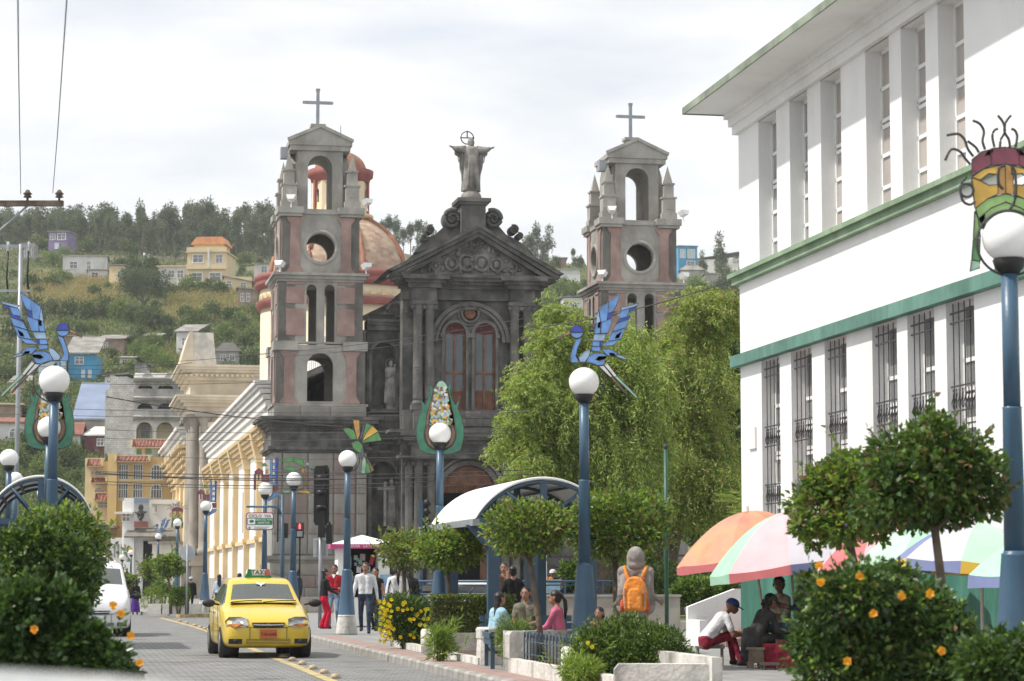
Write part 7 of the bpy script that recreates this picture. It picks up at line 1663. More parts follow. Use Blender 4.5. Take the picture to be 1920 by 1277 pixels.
q = MB(); q.box(.5, .98, -.86, -.84, .5, 1.45); q.build('poster', 'gl_pale', t); text('NORTE', .16, Matrix.Translation((.74, -.865, 1.18)), 'ink_blue', t); q = MB(); q.box(.52, .96, -.88, -.86, .55, .95); q.build('poster_picture', 'gl_blue', t)
# parasols
mat('um_orange', (.66, .40, .20), .7, .25, 2.5, c2=(.56, .25, .19), stain=(.5, .18, .14), stscale=2.5, stamt=.6); mat('um_green', (.34, .56, .42), .7, .06); mat('um_pink', (.64, .40, .43), .7, .06); mat('um_red', (.50, .14, .15), .7, .06); mat('um_blue', (.17, .20, .36), .7, .06); mat('um_white', (.54, .52, .58), .7, .05); mat('um_yellow', (.68, .42, .06), .7, .06); mat('um_lightgreen', (.40, .60, .46), .7, .06); mat('canepole', (.45, .38, .32), .6, .1)
def parasol(label, px, py_top, D, rad, rise, tilt, cols, vcols, foot_px=None, yawp=0, rot=0):
    p = at(px, py_top, D); t = thing('parasol', label, 'parasol', Matrix.Translation((p.x, D, PAVE)) @ Matrix.Rotation(R(rot), 4, 'Z'), 'street stall parasols')
    zt = p.z - PAVE; T = Matrix.Translation((0, 0, zt)) @ Matrix.Rotation(R(tilt), 4, 'Y') @ Matrix.Rotation(yawp, 4, 'Z'); n = 8
    def prof(f): return rad * f, -rise * (f ** 1.9)
    for k in range(n):
        q = MB(); q.M = T; vs = []; m_ = 8; a0, a1 = 2 * PI * k / n, 2 * PI * (k + 1) / n
        for j in range(m_ + 1):
            r_, z = prof(j / m_)
            for i in range(7):
                a = a0 + (a1 - a0) * i / 6; sag = 1 - .055 * math.sin(PI * i / 6) * (j / m_); vs.append((r_ * sag * math.cos(a), r_ * sag * math.sin(a), z - .02 * math.sin(PI * i / 6)))
        fs = [(j * 7 + i, j * 7 + i + 1, (j + 1) * 7 + i + 1, (j + 1) * 7 + i) for j in range(m_) for i in range(6)]
        fs = [f[::-1] if False else f for f in fs]; q.add(vs, fs, True); q.build('canopy_panel', cols[k % len(cols)], t)
        q = MB(); q.M = T; vs = []
        for i in range(7):
            a = a0 + (a1 - a0) * i / 6; sag = 1 - .055 * math.sin(PI * i / 6); r_, z = prof(1); zz_ = z - .02 * math.sin(PI * i / 6)
            vs += [(r_ * sag * math.cos(a), r_ * sag * math.sin(a), zz_), (r_ * sag * math.cos(a) * 1.01, r_ * sag * math.sin(a) * 1.01, zz_ - .15 + .03 * math.sin(PI * i / 6))]
        q.add(vs, [(2 * i, 2 * i + 1, 2 * i + 3, 2 * i + 2) for i in range(6)], True); q.build('valance', vcols[k % len(vcols)], t)
    q = MB(); c_ = T @ Vector((0, 0, .08)); ft = Vector((foot_px if foot_px is not None else -math.sin(R(tilt)) * zt * .9, 0, 0)); q.tube([c_, ft], .022, 8)
    for k in range(n):
        a = 2 * PI * k / n; e = T @ Vector((rad * .98 * math.cos(a), rad * .98 * math.sin(a), -rise)); m2 = T @ Vector((rad * .5 * math.cos(a), rad * .5 * math.sin(a), -rise * .27 - .03)); q.tube([T @ Vector((0, 0, -.02)), m2, e], .007, 4)
        q.tube([c_ + (ft - c_) * .28, m2], .006, 4)
    q.build('pole', 'canepole', t); return t
parasol('faded orange parasol at the left end of the street stalls', 1402, 958, 40.5, 1.36, .78, -7, ['um_orange'], ['um_red'], .35, PI / 8)
parasol('green, pink and blue striped parasol over the sitting men', 1478, 958, 37.2, 1.36, .80, -9, ['um_white', 'um_blue', 'um_yellow', 'um_green', 'um_pink', 'um_white', 'um_blue', 'um_red'], ['um_white', 'um_blue', 'um_yellow', 'um_green', 'um_red', 'um_blue', 'um_blue', 'um_red'], .12, PI / 8 + .2)
parasol('red and pink parasol behind the clipped trees', 1652, 985, 33.5, .98, .55, -4, ['um_red', 'um_pink'], ['um_red'], 0, .3)
parasol('light green parasol between the two clipped trees at right', 1748, 975, 31, .95, .55, 2, ['um_lightgreen', 'um_green'], ['um_lightgreen'], 0, .2)
parasol('violet, white and green parasol with yellow trim behind the large domed tree', 1838, 978, 29, 1.0, .5, 4, ['um_white', 'um_lightgreen', 'um_white', 'um_blue'], ['um_blue', 'um_yellow'], 0, .4)
parasol('green and white parasol at the right picture edge behind the blue lamp', 1995, 985, 27, 1.1, .55, 0, ['um_green', 'um_white'], ['um_blue', 'um_white'], 0, .1)

# ================================================================== POWER POLES AND WIRES
D = 42; s = F / D; p = at(-55, 1085, D); t = thing('power_pole', 'utility pole with long top crossarm and two insulators at the left picture edge', 'utility pole', Matrix.Translation((p.x, D, 0)))
def xx(px): return (px + 55) / s
def zz(py): return at(20, py, D).z
q = MB(); q.tube([(0, 0, 0), (0, 0, zz(340))], [.16, .11], 10); q.build('pole', 'concrete', t)
q = MB(); q.box(xx(-160), xx(107), -.14, -.04, zz(388), zz(378)); q.build('crossarm', 'bark', t); q = MB(); q.tube([(0, -.05, zz(470)), (xx(42), -.1, zz(386))], .022, 5); q.build('brace', 'steelgrey', t)
for px in (39, 99): q = MB(); q.lathe([(.02, -.05), (.02, .05), (.075, .06), (.06, .09), (.045, .1), (.085, .12), (.05, .15), (.03, .19), (0, .2)], 10, (xx(px), -.09, zz(378))); q.build('insulator', 'bark', t)
D = 72; s = F / D; p = at(27, 1085, D); t = thing('power_pole', 'thin pole carrying a small frame with grey insulators behind the left glass bird', 'utility pole', Matrix.Translation((p.x, D, 0)))
def xx(px): return (px - 27) / s
def zz(py): return at(27, py, D).z
q = MB(); q.tube([(0, 0, 0), (0, 0, zz(458))], .07, 8); q.build('pole', 'steelgrey', t); q = MB(); q.box(xx(-12), xx(46), -.05, .05, zz(465), zz(459)); q.build('crossarm', 'steelgrey', t); q = MB(); q.box(xx(-12), xx(46), -.05, .05, zz(548), zz(543)); q.build('crossarm', 'steelgrey', t)
for px in (3, 42): q = MB(); q.lathe([(.05, 0), (.07, .05), (.05, .1), (.07, .15), (.05, .2), (.03, .3), (0, .32)], 8, (xx(px), 0, zz(472))); q.build('insulator', 'signgrey', t); q = MB(); q.tube([(xx(px), 0, zz(470)), (xx(px) - .03, 0, zz(520)), (xx(px) + .02, 0, zz(550))], .03, 5); q.build('drop_cable', 'blackplastic', t)
def wire(label, pts, r=.012, n=14, sag=0, mt='iron', grp='overhead wires across the street'):
    P = [at(*k) for k in pts]; out_ = []
    for i in range(len(P) - 1):
        for j in range(n): f = j / n; q_ = P[i].lerp(P[i + 1], f); q_.z -= sag * 4 * f * (1 - f); out_.append(q_)
    out_.append(P[-1]); q = MB(); q.tube(out_, r, 4); o = q.build('cable', mt); return tag(o, label, 'cable', grp)
wire('thin wire rising straight from the left insulator of the crossarm', [(39, 364, 42), (35, 130, 24), (33, -60, 17)], .006, 8); wire('thin wavy wire rising from the right insulator of the crossarm', [(99, 362, 42), (108, 250, 32), (117, 120, 24), (128, -40, 18)], .006, 8)
wl = [('topmost cable crossing the lower podium of the left tower', (180, 884, 62), (1000, 880, 62), .010), ('cable just below the topmost one across the lower podium', (180, 889, 62.5), (1000, 889, 62.5), .012), ('dark cable passing the yellow apartments and the palm ornament', (180, 886, 61), (700, 896, 62), .014),
      ('cable crossing at the height of the village ornament', (180, 902, 62), (820, 902, 61), .010), ('lowest thin cable above the bicycle-lane sign', (180, 908, 62), (960, 906, 61), .007), ('pale thin wire across the middle of the left tower arch', (0, 762, 70), (1010, 768, 60), .007), ('pale thin wire below the niche statue halo', (0, 776, 70), (1010, 772, 60), .007),
      ('wire crossing above the balcony parapet of the facade', (200, 806, 68), (1000, 800, 60), .007), ('wire crossing in front of the dark cornice', (200, 822, 68), (960, 812, 60), .007), ('wire at the level of the portal arch', (300, 856, 68), (930, 848, 60), .007),
      ('wire slanting up across the facade windows toward the right', (480, 664, 66), (1010, 592, 56), .007), ('lower wire slanting up across the facade windows', (480, 672, 66), (1010, 606, 56), .006), ('dark wire climbing across the right tower to the white building', (1020, 612, 52), (1400, 516, 45.4), .012), ('sagging black wire past the unfinished apartments to the tower cornice', (200, 744, 80), (640, 800, 90), .018),
      ('wire across the hillside houses below the blue house', (-20, 688, 80), (500, 664, 80), .008), ('wire crossing over the blue hill house wall', (-20, 692, 80), (360, 700, 80), .010), ('lower wire crossing under the blue hill house', (0, 712, 80), (500, 716, 80), .008), ('lowest hill wire by the far arches', (100, 690, 80), (360, 680, 80), .008)]
for l_, a, b, r_ in wl: wire(l_, [a, b], r_, 12, .12)
# ================================================================== CARS
mat('taxi_yellow', (.62, .44, .03), .28, .04, 1, spec=.5, coat=.6); mat('car_white', (.66, .67, .68), .3, .03, coat=.5); mat('car_grey', (.12, .13, .14), .3, .05, coat=.5)

def carglass(name, tint, f):
    m = bpy.data.materials.new(name); m.use_nodes = True; MATS[name] = m; t = m.node_tree; b = t.nodes['Principled BSDF']; b.inputs['Base Color'].default_value = (.22, .24, .24, 1); b.inputs['Roughness'].default_value = .05; b.inputs['Specular IOR Level'].default_value = .9
    tr = t.nodes.new('ShaderNodeBsdfTransparent'); tr.inputs[0].default_value = (*tint, 1); ms = t.nodes.new('ShaderNodeMixShader'); ms.inputs[0].default_value = f
    t.links.new(tr.outputs[0], ms.inputs[1]); t.links.new(b.outputs[0], ms.inputs[2]); t.links.new(ms.outputs[0], t.nodes['Material Output'].inputs[0])
carglass('windshield', (.62, .66, .64), .50)
glassmat('sideglass', (.03, .035, .04), .06); mat('tyre', (.018, .018, .018), .8, .2, 20); mat('rim', (.3, .3, .31), .35, .1, metal=.7); mat('chrome', (.6, .6, .62), .18, .05, metal=.9)
mat('headlight', (.30, .31, .33), .12, .35, 14, spec=.8); mat('amber', (.45, .16, .03), .2, .1); mat('plate_orange', (.52, .12, .04), .5, .08); mat('bumper_dark', (.02, .02, .02), .6, .1)
def car(label, M, paint='taxi_yellow', st=None, group=None, taxi=False, van=False):
    t = thing('taxi' if taxi else ('van' if van else 'parked_car'), label, 'taxi' if taxi else ('van' if van else 'car'), M, group)
    #      y    w     zb   zsh   wr    zr    zt
    st = st or [(-.0, .60, .27, .50, .50, .545, .56), (.05, .73, .22, .60, .60, .66, .675), (.2, .80, .19, .70, .68, .755, .775), (.55, .825, .18, .80, .70, .865, .90), (.98, .835, .18, .90, .70, .955, .99), (1.06, .835, .18, .92, .695, .985, 1.02), (1.62, .84, .18, .945, .575, 1.40, 1.43), (1.74, .84, .18, .95, .565, 1.445, 1.475), (2.4, .84, .18, .96, .57, 1.475, 1.515), (3.25, .83, .18, .975, .545, 1.43, 1.47), (3.38, .82, .19, .98, .54, 1.40, 1.44), (3.78, .77, .21, .97, .60, 1.0, 1.04), (3.88, .70, .25, .80, .5, .86, .88)]
    vs = []; k = 13
    for (y, w_, zb, zsh, wr, zr, zt) in st:
        h = [(0, zb), (w_ * .7, zb), (w_ * .93, zb + .02), (w_ * .985, zb + .12), (w_, (zb + zsh) * .5), (w_ * .985, zsh - .05), (w_ * .93, zsh), (wr * 1.04, zr - .03), (wr * .93, zr + .012), (wr * .55, zt - .012), (0, zt)]
        k = len(h) * 2 - 2
        ring = h + [(-x, z) for x, z in h[-2:0:-1]]
        for x, z in ring: vs.append((x, y, z))
    fs = []; mi = []
    ns = len(st)
    wsA, wsB = 5, 6
    for i in range(ns - 1):
        for j in range(k):
            j2 = (j + 1) % k; fs.append((i * k + j, i * k + j2, (i + 1) * k + j2, (i + 1) * k + j))
            jj = j if j < 10 else k - 1 - j
            m_ = 0
            if i == 5 and jj in (8, 9): m_ = 1
            if 5 <= i <= 9 and jj == 6: m_ = 2
            if i == 10 and jj in (8, 9): m_ = 2
            mi.append(m_)
    fs.append(tuple(range(k))[::-1]); mi.append(0); fs.append(tuple(range((ns - 1) * k, ns * k))); mi.append(0)
    me = bpy.data.meshes.new('body'); me.from_pydata(vs, [], fs)
    for m_ in (paint, 'windshield', 'sideglass'): me.materials.append(MATS[m_])
    me.polygons.foreach_set('material_index', mi); me.polygons.foreach_set('use_smooth', [True] * len(fs)); me.update()
    o = link('body', me, t); sb = o.modifiers.new('s', 'SUBSURF'); sb.levels = 2; sb.render_levels = 2
    Ln = st[-1][0]; ya, yb = .70, Ln - .72
    for yw in (ya, yb):
        for s_ in (-1, 1):
            q = MB(); prof = [(.0, -.02), (.17, -.02), (.19, 0), (.27, .0), (.29, -.03), (.29, -.15), (.27, -.18)]
            q.lathe([(.19, .005), (.275, .01), (.29, -.02), (.29, -.16), (.26, -.185), (.1, -.185)], 24); w_ = q.build('wheel', 'tyre', t, Matrix.Translation((s_ * .83, yw, .29)) @ Matrix.Rotation(s_ * PI / 2, 4, 'Y'))
            q = MB(); q.lathe([(0, .02), (.06, .02), (.15, -.01), (.195, .008)], 20); q.build('rim', 'rim', w_)
            q = MB(); q.lathe([(.0, .012), (.31, .012), (.325, .0), (.325, -.3), (0, -.3)], 24); q.build('wheel_arch', 'bumper_dark', t, Matrix.Translation((s_ * .795, yw, .31)) @ Matrix.Rotation(s_ * PI / 2, 4, 'Y'))
    # front details
    def front(nm, pl, y0, y1, mt, mirror=False):
        for s_ in ((1, -1) if mirror else (1,)):
            q = MB(); q.prism([(s_ * x, z) for x, z in pl], y0, y1); q.build(nm, mt, t)
    for s_ in (-1, 1):
        q = MB(); vs = []; A = [(.37, .60, .005), (.37, .72, .10), (.50, .76, .15), (.70, .755, .24), (.775, .68, .26), (.765, .585, .14), (.60, .56, .015)]
        n = len(A); c_ = (.58, .665, .045); vs = [(s_ * x, y - .012, z) for x, z, y in A] + [(s_ * c_[0], c_[2] - .005, c_[1])] + [(s_ * x, y + .1, z) for x, z, y in A]
        fs = [(i, (i + 1) % n, n) for i in range(n)] + [(i, (i + 1) % n, n + 1 + (i + 1) % n, n + 1 + i) for i in range(n)]
        q.add(vs, fs, True); hl = q.build('headlight', 'headlight', t)
        q = MB(); q.add([(s_ * .42, -.022, .60), (s_ * .60, -.012, .57), (s_ * .765, .125, .60), (s_ * .70, .07, .635), (s_ * .5, -.02, .63)], [(0, 1, 2, 3, 4)]); q.build('indicator', 'amber', hl)
        q = MB(); q.M = Matrix.Translation((s_ * .60, .015, .315)); q.box(-.12, .12, -.02, .1, -.045, .045); q.M = None; q.ell((s_ * .60, -.01, .315), (.045, .02, .04), 10, 6); q.build('fog_lamp', 'bumper_dark', t)
        q = MB(); q.tube([(s_ * .80, 1.22, .97), (s_ * .90, 1.2, .99)], .02, 6); q.ell((s_ * 1.0, 1.2, 1.0), (.125, .06, .075), 12, 8); q.build('side_mirror', 'bumper_dark', t)
    front('grille', [(-.30, .655), (.30, .655), (.27, .575), (-.27, .575)], -.03, .05, 'bumper_dark')
    front('chrome_bar', [(-.285, .633), (-.05, .625), (.05, .625), (.285, .633), (.275, .607), (.05, .6), (-.05, .6), (-.275, .607)], -.045, -.028, 'chrome')
    front('badge', [(-.045, .633), (.02, .633), (.05, .60), (-.02, .60)], -.055, -.043, 'chrome')
    q = MB(); q.box(-.40, .40, -.012, .05, .27, .355); g_ = q.build('lower_grille', 'bumper_dark', t)
    for z in (.285, .312, .338): q = MB(); q.box(-.40, .40, -.02, -.005, z - .006, z + .006); q.build('grille_slat', 'steelgrey' if not taxi else 'taxi_yellow', g_)
    for s_ in (-1, 1): q = MB(); q.box(s_ * .335, s_ * .341, -.008, .03, .36, .56); q.build('bumper_seam', 'bumper_dark', t)
    q = MB(); q.tube([(-.40, .0, .575), (-.30, -.012, .565), (.30, -.012, .565), (.40, .0, .575)], .005, 4); q.build('hood_gap', 'bumper_dark', t)
    q = MB(); q.box(-.155, .155, -.035, -.01, .375, .53); pl = q.build('number_plate', 'plate_orange' if taxi else 'signwhite', t)
    text('TAI-648' if taxi else 'PBX-2417', .085, Matrix.Translation((0, -.038, .44)), 'ink_black', pl)
    for x0_, x1_ in ((-.6, -.02), (.0, .62)): q = MB(); q.tube([(x0_, .98, 1.02), ((x0_ + x1_) / 2, 1.02, 1.045), (x1_, 1.05, 1.045)], .010, 5); q.build('wiper', 'bumper_dark', t)
    q = MB(); q.box(-.62, .62, .93, 1.03, .995, 1.012); q.build('cowl', 'bumper_dark', t)
    q = MB(); q.tube([(.05, 1.75, 1.47), (.03, 1.9, 1.72)], .005, 4); q.build('antenna', 'bumper_dark', t)
    for s_ in (-1, 1):
        q = MB(); q.box(s_ * .838, s_ * .852, 1.95, 2.08, .80, .83); q.box(s_ * .838, s_ * .852, 2.85, 2.97, .81, .84); q.build('door_handle', 'bumper_dark', t)
        for yy in (1.12, 2.12, 3.0): q = MB(); q.box(s_ * .838, s_ * .844, yy, yy + .008, .3, .93); q.build('door_seam', 'bumper_dark', t)
    for s_ in (-1, 1): q = MB(); q.box(s_ * .3, s_ * .48, 1.28, 1.36, 1.06, 1.28); q.build('sun_visor', 'curtaingrey', t) if False else None
    q = MB(); q.box(-.74, .74, 1.12, 3.3, .30, .62); q.box(-.70, .70, 1.0, 1.32, .62, .92); q.build('cabin_tub', 'bumper_dark', t)
    q = MB(); zr_ = st[8][5]; q.box(-.50, .50, 1.85, 3.2, zr_ - .09, zr_ - .07); q.build('headliner', 'curtaingrey', t)
    for s_ in (-1, 1):
        q = MB(); q.prism([(s_ * .36 + x, z) for x, z in rrect(.46, .56, .1)], 2.15, 2.28); q.M = None; o = q.build('front_seat', 'steelgrey', t, Matrix.Translation((0, 0, .86))); q = MB(); q.prism([(s_ * .36 + x, z) for x, z in rrect(.22, .16, .05)], 2.17, 2.27); q.build('headrest', 'steelgrey', t, Matrix.Translation((0, 0, 1.24)))
    q = MB(); q.tube([(.36 + .17 * math.cos(a), 1.42, .93 + .15 * math.sin(a)) for a in [2 * PI * i / 16 for i in range(17)]], .014, 5); q.build('steering_wheel', 'bumper_dark', t)
    q = MB(); q.box(-.08, .08, 1.48, 1.5, zr_ - .20, zr_ - .14); q.build('inner_mirror', 'bumper_dark', t)
    if taxi:
        z = 1.51; q = MB(); q.prism([(-.23, z), (.23, z), (.21, z + .125), (-.21, z + .125)], 1.95, 2.1); sgn = q.build('roof_sign', 'signwhite', t)
        for s_, mt in ((-1, 'gl_green'), (1, 'gl_red')):
            q = MB(); q.prism([(s_ * .12, z + .001), (s_ * .232, z + .001), (s_ * .205, z + .127), (s_ * .14, z + .127)], 1.944, 2.106); q.build('coloured_end', 'ink_green' if s_ < 0 else 'um_red', sgn)
        q = MB(); q.box(-.25, .25, 1.93, 2.12, z - .03, z + .008); q.build('sign_base', 'ink_green', sgn); text('TAXI', .125, Matrix.Translation((0, 1.943, z + .062)), 'ink_black', sgn)
        # small winged emblem at the top of the windscreen
        q = MB(); q.M = Matrix.Translation((.0, 1.50, 1.345)) @ Matrix.Rotation(R(-38), 4, 'X')
        for s_ in (-1, 1): q.prism([(s_ * .01, .03), (s_ * .09, .05), (s_ * .07, .01), (s_ * .03, -.01)], -.012, -.008)
        q.prism([(-.03, .01), (.03, .01), (0, -.06)], -.014, -.009); q.build('windscreen_sticker', 'signwhite', t)
        q = MB(); q.ell((-.33, 2.0, 1.10), (.10, .1, .13), 10, 8); q.ell((-.33, 2.05, .85), (.2, .14, .2), 10, 8); 
    return t
p = gp(495.5, 1229, .0)
car('yellow taxi hatchback with roof sign driving toward us on the paved street', frame((p.x + .27, 44.6, .004), R(11.6)), taxi=True)
van_st = [(0, .62, .27, .55, .55, .62, .64), (.06, .76, .22, .72, .66, .82, .84), (.2, .82, .19, .90, .72, .98, 1.0), (.5, .84, .18, 1.02, .74, 1.1, 1.13), (.85, .85, .18, 1.08, .74, 1.16, 1.2), (.95, .85, .18, 1.1, .735, 1.2, 1.24), (1.55, .85, .18, 1.12, .64, 1.78, 1.82), (1.7, .85, .18, 1.13, .63, 1.84, 1.88), (2.6, .85, .18, 1.14, .63, 1.88, 1.93), (3.9, .84, .18, 1.14, .62, 1.88, 1.92), (4.1, .83, .19, 1.14, .61, 1.86, 1.9), (4.25, .80, .21, 1.1, .60, 1.5, 1.54), (4.3, .74, .25, .95, .55, 1.0, 1.02)]
p = gp(196, 1160, 0); car('white van coming toward us half hidden by the left hibiscus shrub', frame((at(196, 1150, 62).x, 61, .004), R(11)), 'car_white', van_st, van=True)
p = at(742, 1100, 77); car('white hatchback parked behind the blue railing', frame((p.x, 77, -.12), R(-75)), 'car_white')
p = at(1292, 1100, 58.5); car('dark car with bright windscreen parked behind the orange parasol', frame((at(1322, 1100, 64).x, 64, -.15), R(-70)), 'car_grey')
# ================================================================== PEOPLE
for nm, c in dict(c_black=(.018, .018, .02), c_red=(.42, .02, .035), c_redpants=(.48, .012, .04), c_jeans=(.07, .11, .18), c_jeanslight=(.16, .22, .30), c_darkjeans=(.03, .045, .075), c_white=(.66, .66, .68), c_olive=(.16, .15, .11), c_pink=(.46, .12, .20), c_plaid=(.30, .48, .58), c_grey=(.26, .235, .225), c_beige=(.30, .25, .19), c_coat=(.045, .042, .042), c_maroon=(.22, .02, .04), c_bluecap=(.03, .07, .22), c_greycap=(.07, .07, .07), c_purple=(.08, .03, .22), c_orange=(.70, .25, .05), c_orangedark=(.42, .09, .03), c_shoe=(.03, .03, .03), c_lightblue=(.42, .50, .60), c_brown=(.12, .07, .05)).items():
    mat(nm, c, .85, .2, 7, .9, 8, spec=.2)
dg_cache = {}
def ik(p0, p1, l1, l2, bend):
    p0, p1 = Vector(p0), Vector(p1); d = p1 - p0; L_ = min(d.length, (l1 + l2) * .995); u = d.normalized(); a = (l1 * l1 - l2 * l2 + L_ * L_) / (2 * L_); h = math.sqrt(max(0, l1 * l1 - a * a))
    b = Vector(bend); b = b - u * b.dot(u); b = b.normalized() if b.length > 1e-4 else Vector((0, 1, 0)); return p0 + u * a + b * h, p0 + u * L_
def person(label, loc, yaw, H=1.66, pz=None, lean=0, feet=None, hands=None, top='c_white', bot='c_jeans', skin='skin', shoe='c_shoe', hair='short', sleeve=1.0, fem=False, headyaw=0, headpitch=0, cap=None, extra=None, knee=(0, 1, 0), elbow=None, skirt=None, side=0, vox=.018, coat=None, hood=None, collar=None):
    k = H / 1.7; t = thing('person', label, 'person', Matrix.Translation(loc) @ Matrix.Rotation(R(yaw), 4, 'Z'))
    pz = (.90 * k) if pz is None else pz; pel = Vector((0, 0, pz)); dr_ = Vector((math.sin(R(side)), math.sin(R(lean)), math.cos(R(lean)))).normalized()
    nb = pel + dr_ * .50 * k; shw = (.165 if fem else .19) * k; hpw = .09 * k
    S = []                                                   # a, ra, b, rb, material
    def seg(a, b, ra, rb, m): S.append((Vector(a), ra * k, Vector(b), rb * k, m))
    fwd = Vector((0, 1, 0))
    for s in (-1, 1):
        seg(pel + Vector((s * .07 * k, 0, .02)), pel + dr_ * .26 * k + Vector((s * .07 * k, 0, 0)), .108 if fem else .10, .092 if fem else .10, top)
        seg(pel + dr_ * .24 * k + Vector((s * .07 * k, 0, 0)), pel + dr_ * .42 * k + Vector((s * .09 * k, .01, 0)), .095, .105, top)
        seg(pel + Vector((s * .075 * k, 0, 0)), pel + Vector((s * .08 * k, 0, -.06 * k)), .108, .1, bot)
    seg(nb + Vector((-shw * .8, 0, -.055 * k)), nb + Vector((shw * .8, 0, -.055 * k)), .062, .062, top)
    seg(nb - dr_ * .03 * k, nb + dr_ * .07 * k, .052, .05, skin if not hood else hood)
    hy = R(headyaw); hd = Matrix.Rotation(hy, 3, 'Z') @ Vector((0, math.cos(R(headpitch)), math.sin(R(headpitch))))
    hc = nb + dr_ * .16 * k + hd * .02 * k
    seg(hc + Vector((0, 0, .03 * k)) - hd * .012 * k, hc + Vector((0, 0, .03 * k)) + hd * .012 * k, .088, .082, skin if not hood else hood)
    seg(hc + Vector((0, 0, -.035 * k)) + hd * .03 * k, hc + Vector((0, 0, -.06 * k)) + hd * .038 * k, .066, .05, skin)
    seg(hc + hd * .09 * k, hc + hd * .105 * k - Vector((0, 0, .02 * k)), .012, .014, skin)
    feet = feet or [(-.1, 0, 0), (.1, .03, 0)]; hands = hands or [(-.27, .04, .78), (.27, .04, .78)]
    toes = []
    for s, f in zip((-1, 1), feet):
        hip = pel + Vector((s * hpw, 0, -.04 * k)); an = Vector((f[0] * k, f[1] * k, f[2] * k + .085 * k)); kn, an = ik(hip, an, .415 * k, .402 * k, knee)
        seg(hip, kn, .085 if not fem else .088, .06, bot); seg(kn, an, .060, .046 if bot != 'c_redpants' else .075, bot)
        seg(an + Vector((0, -.02, -.04 * k)), an + Vector((0, .13 * k, -.05 * k)), .044, .036, shoe)
    hl = []
    for s, h in zip((-1, 1), hands):
        sh = nb + Vector((s * shw, 0, -.06 * k)); ha = Vector((h[0] * k, h[1] * k, h[2] * k)); el, ha = ik(sh, ha, .285 * k, .255 * k, elbow or (s * .5, -1, -.2))
        m1 = top; m2 = top if sleeve > .9 else skin
        if sleeve > .3: seg(sh, el, .06, .048, m1)
        else: seg(sh, el, .052, .042, skin); seg(sh, sh + (el - sh) * .15, .062, .06, m1)
        if .3 < sleeve <= .6: S[-1] = (sh, .06 * k, sh + (el - sh) * .62, .056 * k, m1); seg(sh + (el - sh) * .5, el, .043, .04, skin)
        seg(el, ha, .044, .033, m2); d = (ha - el).normalized(); seg(ha + d * .01, ha + d * .055 * k, .03, .034, skin); hl.append((ha + d * .07 * k, d, s))
    q = MB()
    for a, ra, b, rb, m in S:
        q.ell(a, (ra, ra, ra), 12, 8); q.ell(b, (rb, rb, rb), 12, 8)
        if (b - a).length > .01: q.tube([a, b], [ra, rb], 12)
    me = bpy.data.meshes.new('raw'); me.from_pydata(q.v, [], q.f); ob = bpy.data.objects.new('raw', me); col.objects.link(ob)
    md = ob.modifiers.new('r', 'REMESH'); md.mode = 'VOXEL'; md.voxel_size = vox; sm = ob.modifiers.new('s', 'SMOOTH'); sm.iterations = 3; sm.factor = .5
    dg = bpy.context.evaluated_depsgraph_get(); ev = ob.evaluated_get(dg); m2 = bpy.data.meshes.new_from_object(ev); bpy.data.objects.remove(ob)
    nv = len(m2.vertices); V = np.empty(nv * 3, np.float32); m2.vertices.foreach_get('co', V); V = V.reshape(-1, 3)
    fs = [tuple(p.vertices) for p in m2.polygons]; C = np.array([V[list(f)].mean(0) for f in fs])
    best = np.full(len(C), 9e9); idx = np.zeros(len(C), int); names = []
    for a, ra, b, rb, m in S:
        if m not in names: names.append(m)
        A, B = np.array(a), np.array(b); ab = B - A; l2 = max(1e-8, (ab ** 2).sum()); tt = np.clip(((C - A) @ ab) / l2, 0, 1); dd = np.linalg.norm(C - (A + tt[:, None] * ab), axis=1) - (ra + (rb - ra) * tt)
        w_ = dd < best; best[w_] = dd[w_]; idx[w_] = names.index(m)
    mb = MB(); mb.v = [tuple(v) for v in V.tolist()]; mb.f = fs; mb.mi = idx.tolist(); mb.sm = [True] * len(fs); mb.cur = names.index(skin)
    for h_, d, s in hl:
        side_ = d.cross(Vector((0, 1, 0))); side_ = side_.normalized() if side_.length > .1 else Vector((1, 0, 0)); cu = Vector((0, .35, -.1))
        for i in range(4):
            o_ = side_ * (i - 1.5) * .017 * k; L_ = (.06, .07, .066, .05)[i] * k; mb.tube([h_ + o_, h_ + o_ + d * L_ * .5 + cu * .012, h_ + o_ * 1.1 + d * L_ * .9 + cu * .045], [.0095 * k, .009 * k, .007 * k], 5)
        mb.tube([h_ - d * .04 * k + side_ * .03 * k, h_ - d * .01 * k + side_ * .045 * k + cu * .02, h_ + d * .02 * k + side_ * .042 * k + cu * .04], [.011 * k, .01 * k, .008 * k], 5)
    b = mb.build('body', names, t)
    for p in b.data.polygons: pass
    HM_ = Matrix.Translation(hc) @ Matrix.Rotation(hy, 4, 'Z') @ Matrix.Rotation(R(headpitch), 4, 'X')
    if not hood:
        q = MB(); q.M = HM_ @ Matrix.Scale(k, 4)
        for s in (-1, 1): q.ell((s * .03, .093, .012), (.012, .008, .007), 8, 5); q.ell((s * .031, .094, .035), (.02, .008, .006), 8, 4)
        q.ell((0, .09, -.058), (.022, .01, .006), 8, 4); q.build('face', 'hairblack', t)
        q = MB(); q.M = HM_ @ Matrix.Scale(k, 4)
        for s in (-1, 1): q.ell((s * .088, -.0, .0), (.014, .024, .034), 7, 6)
        q.build('ears', skin, t)
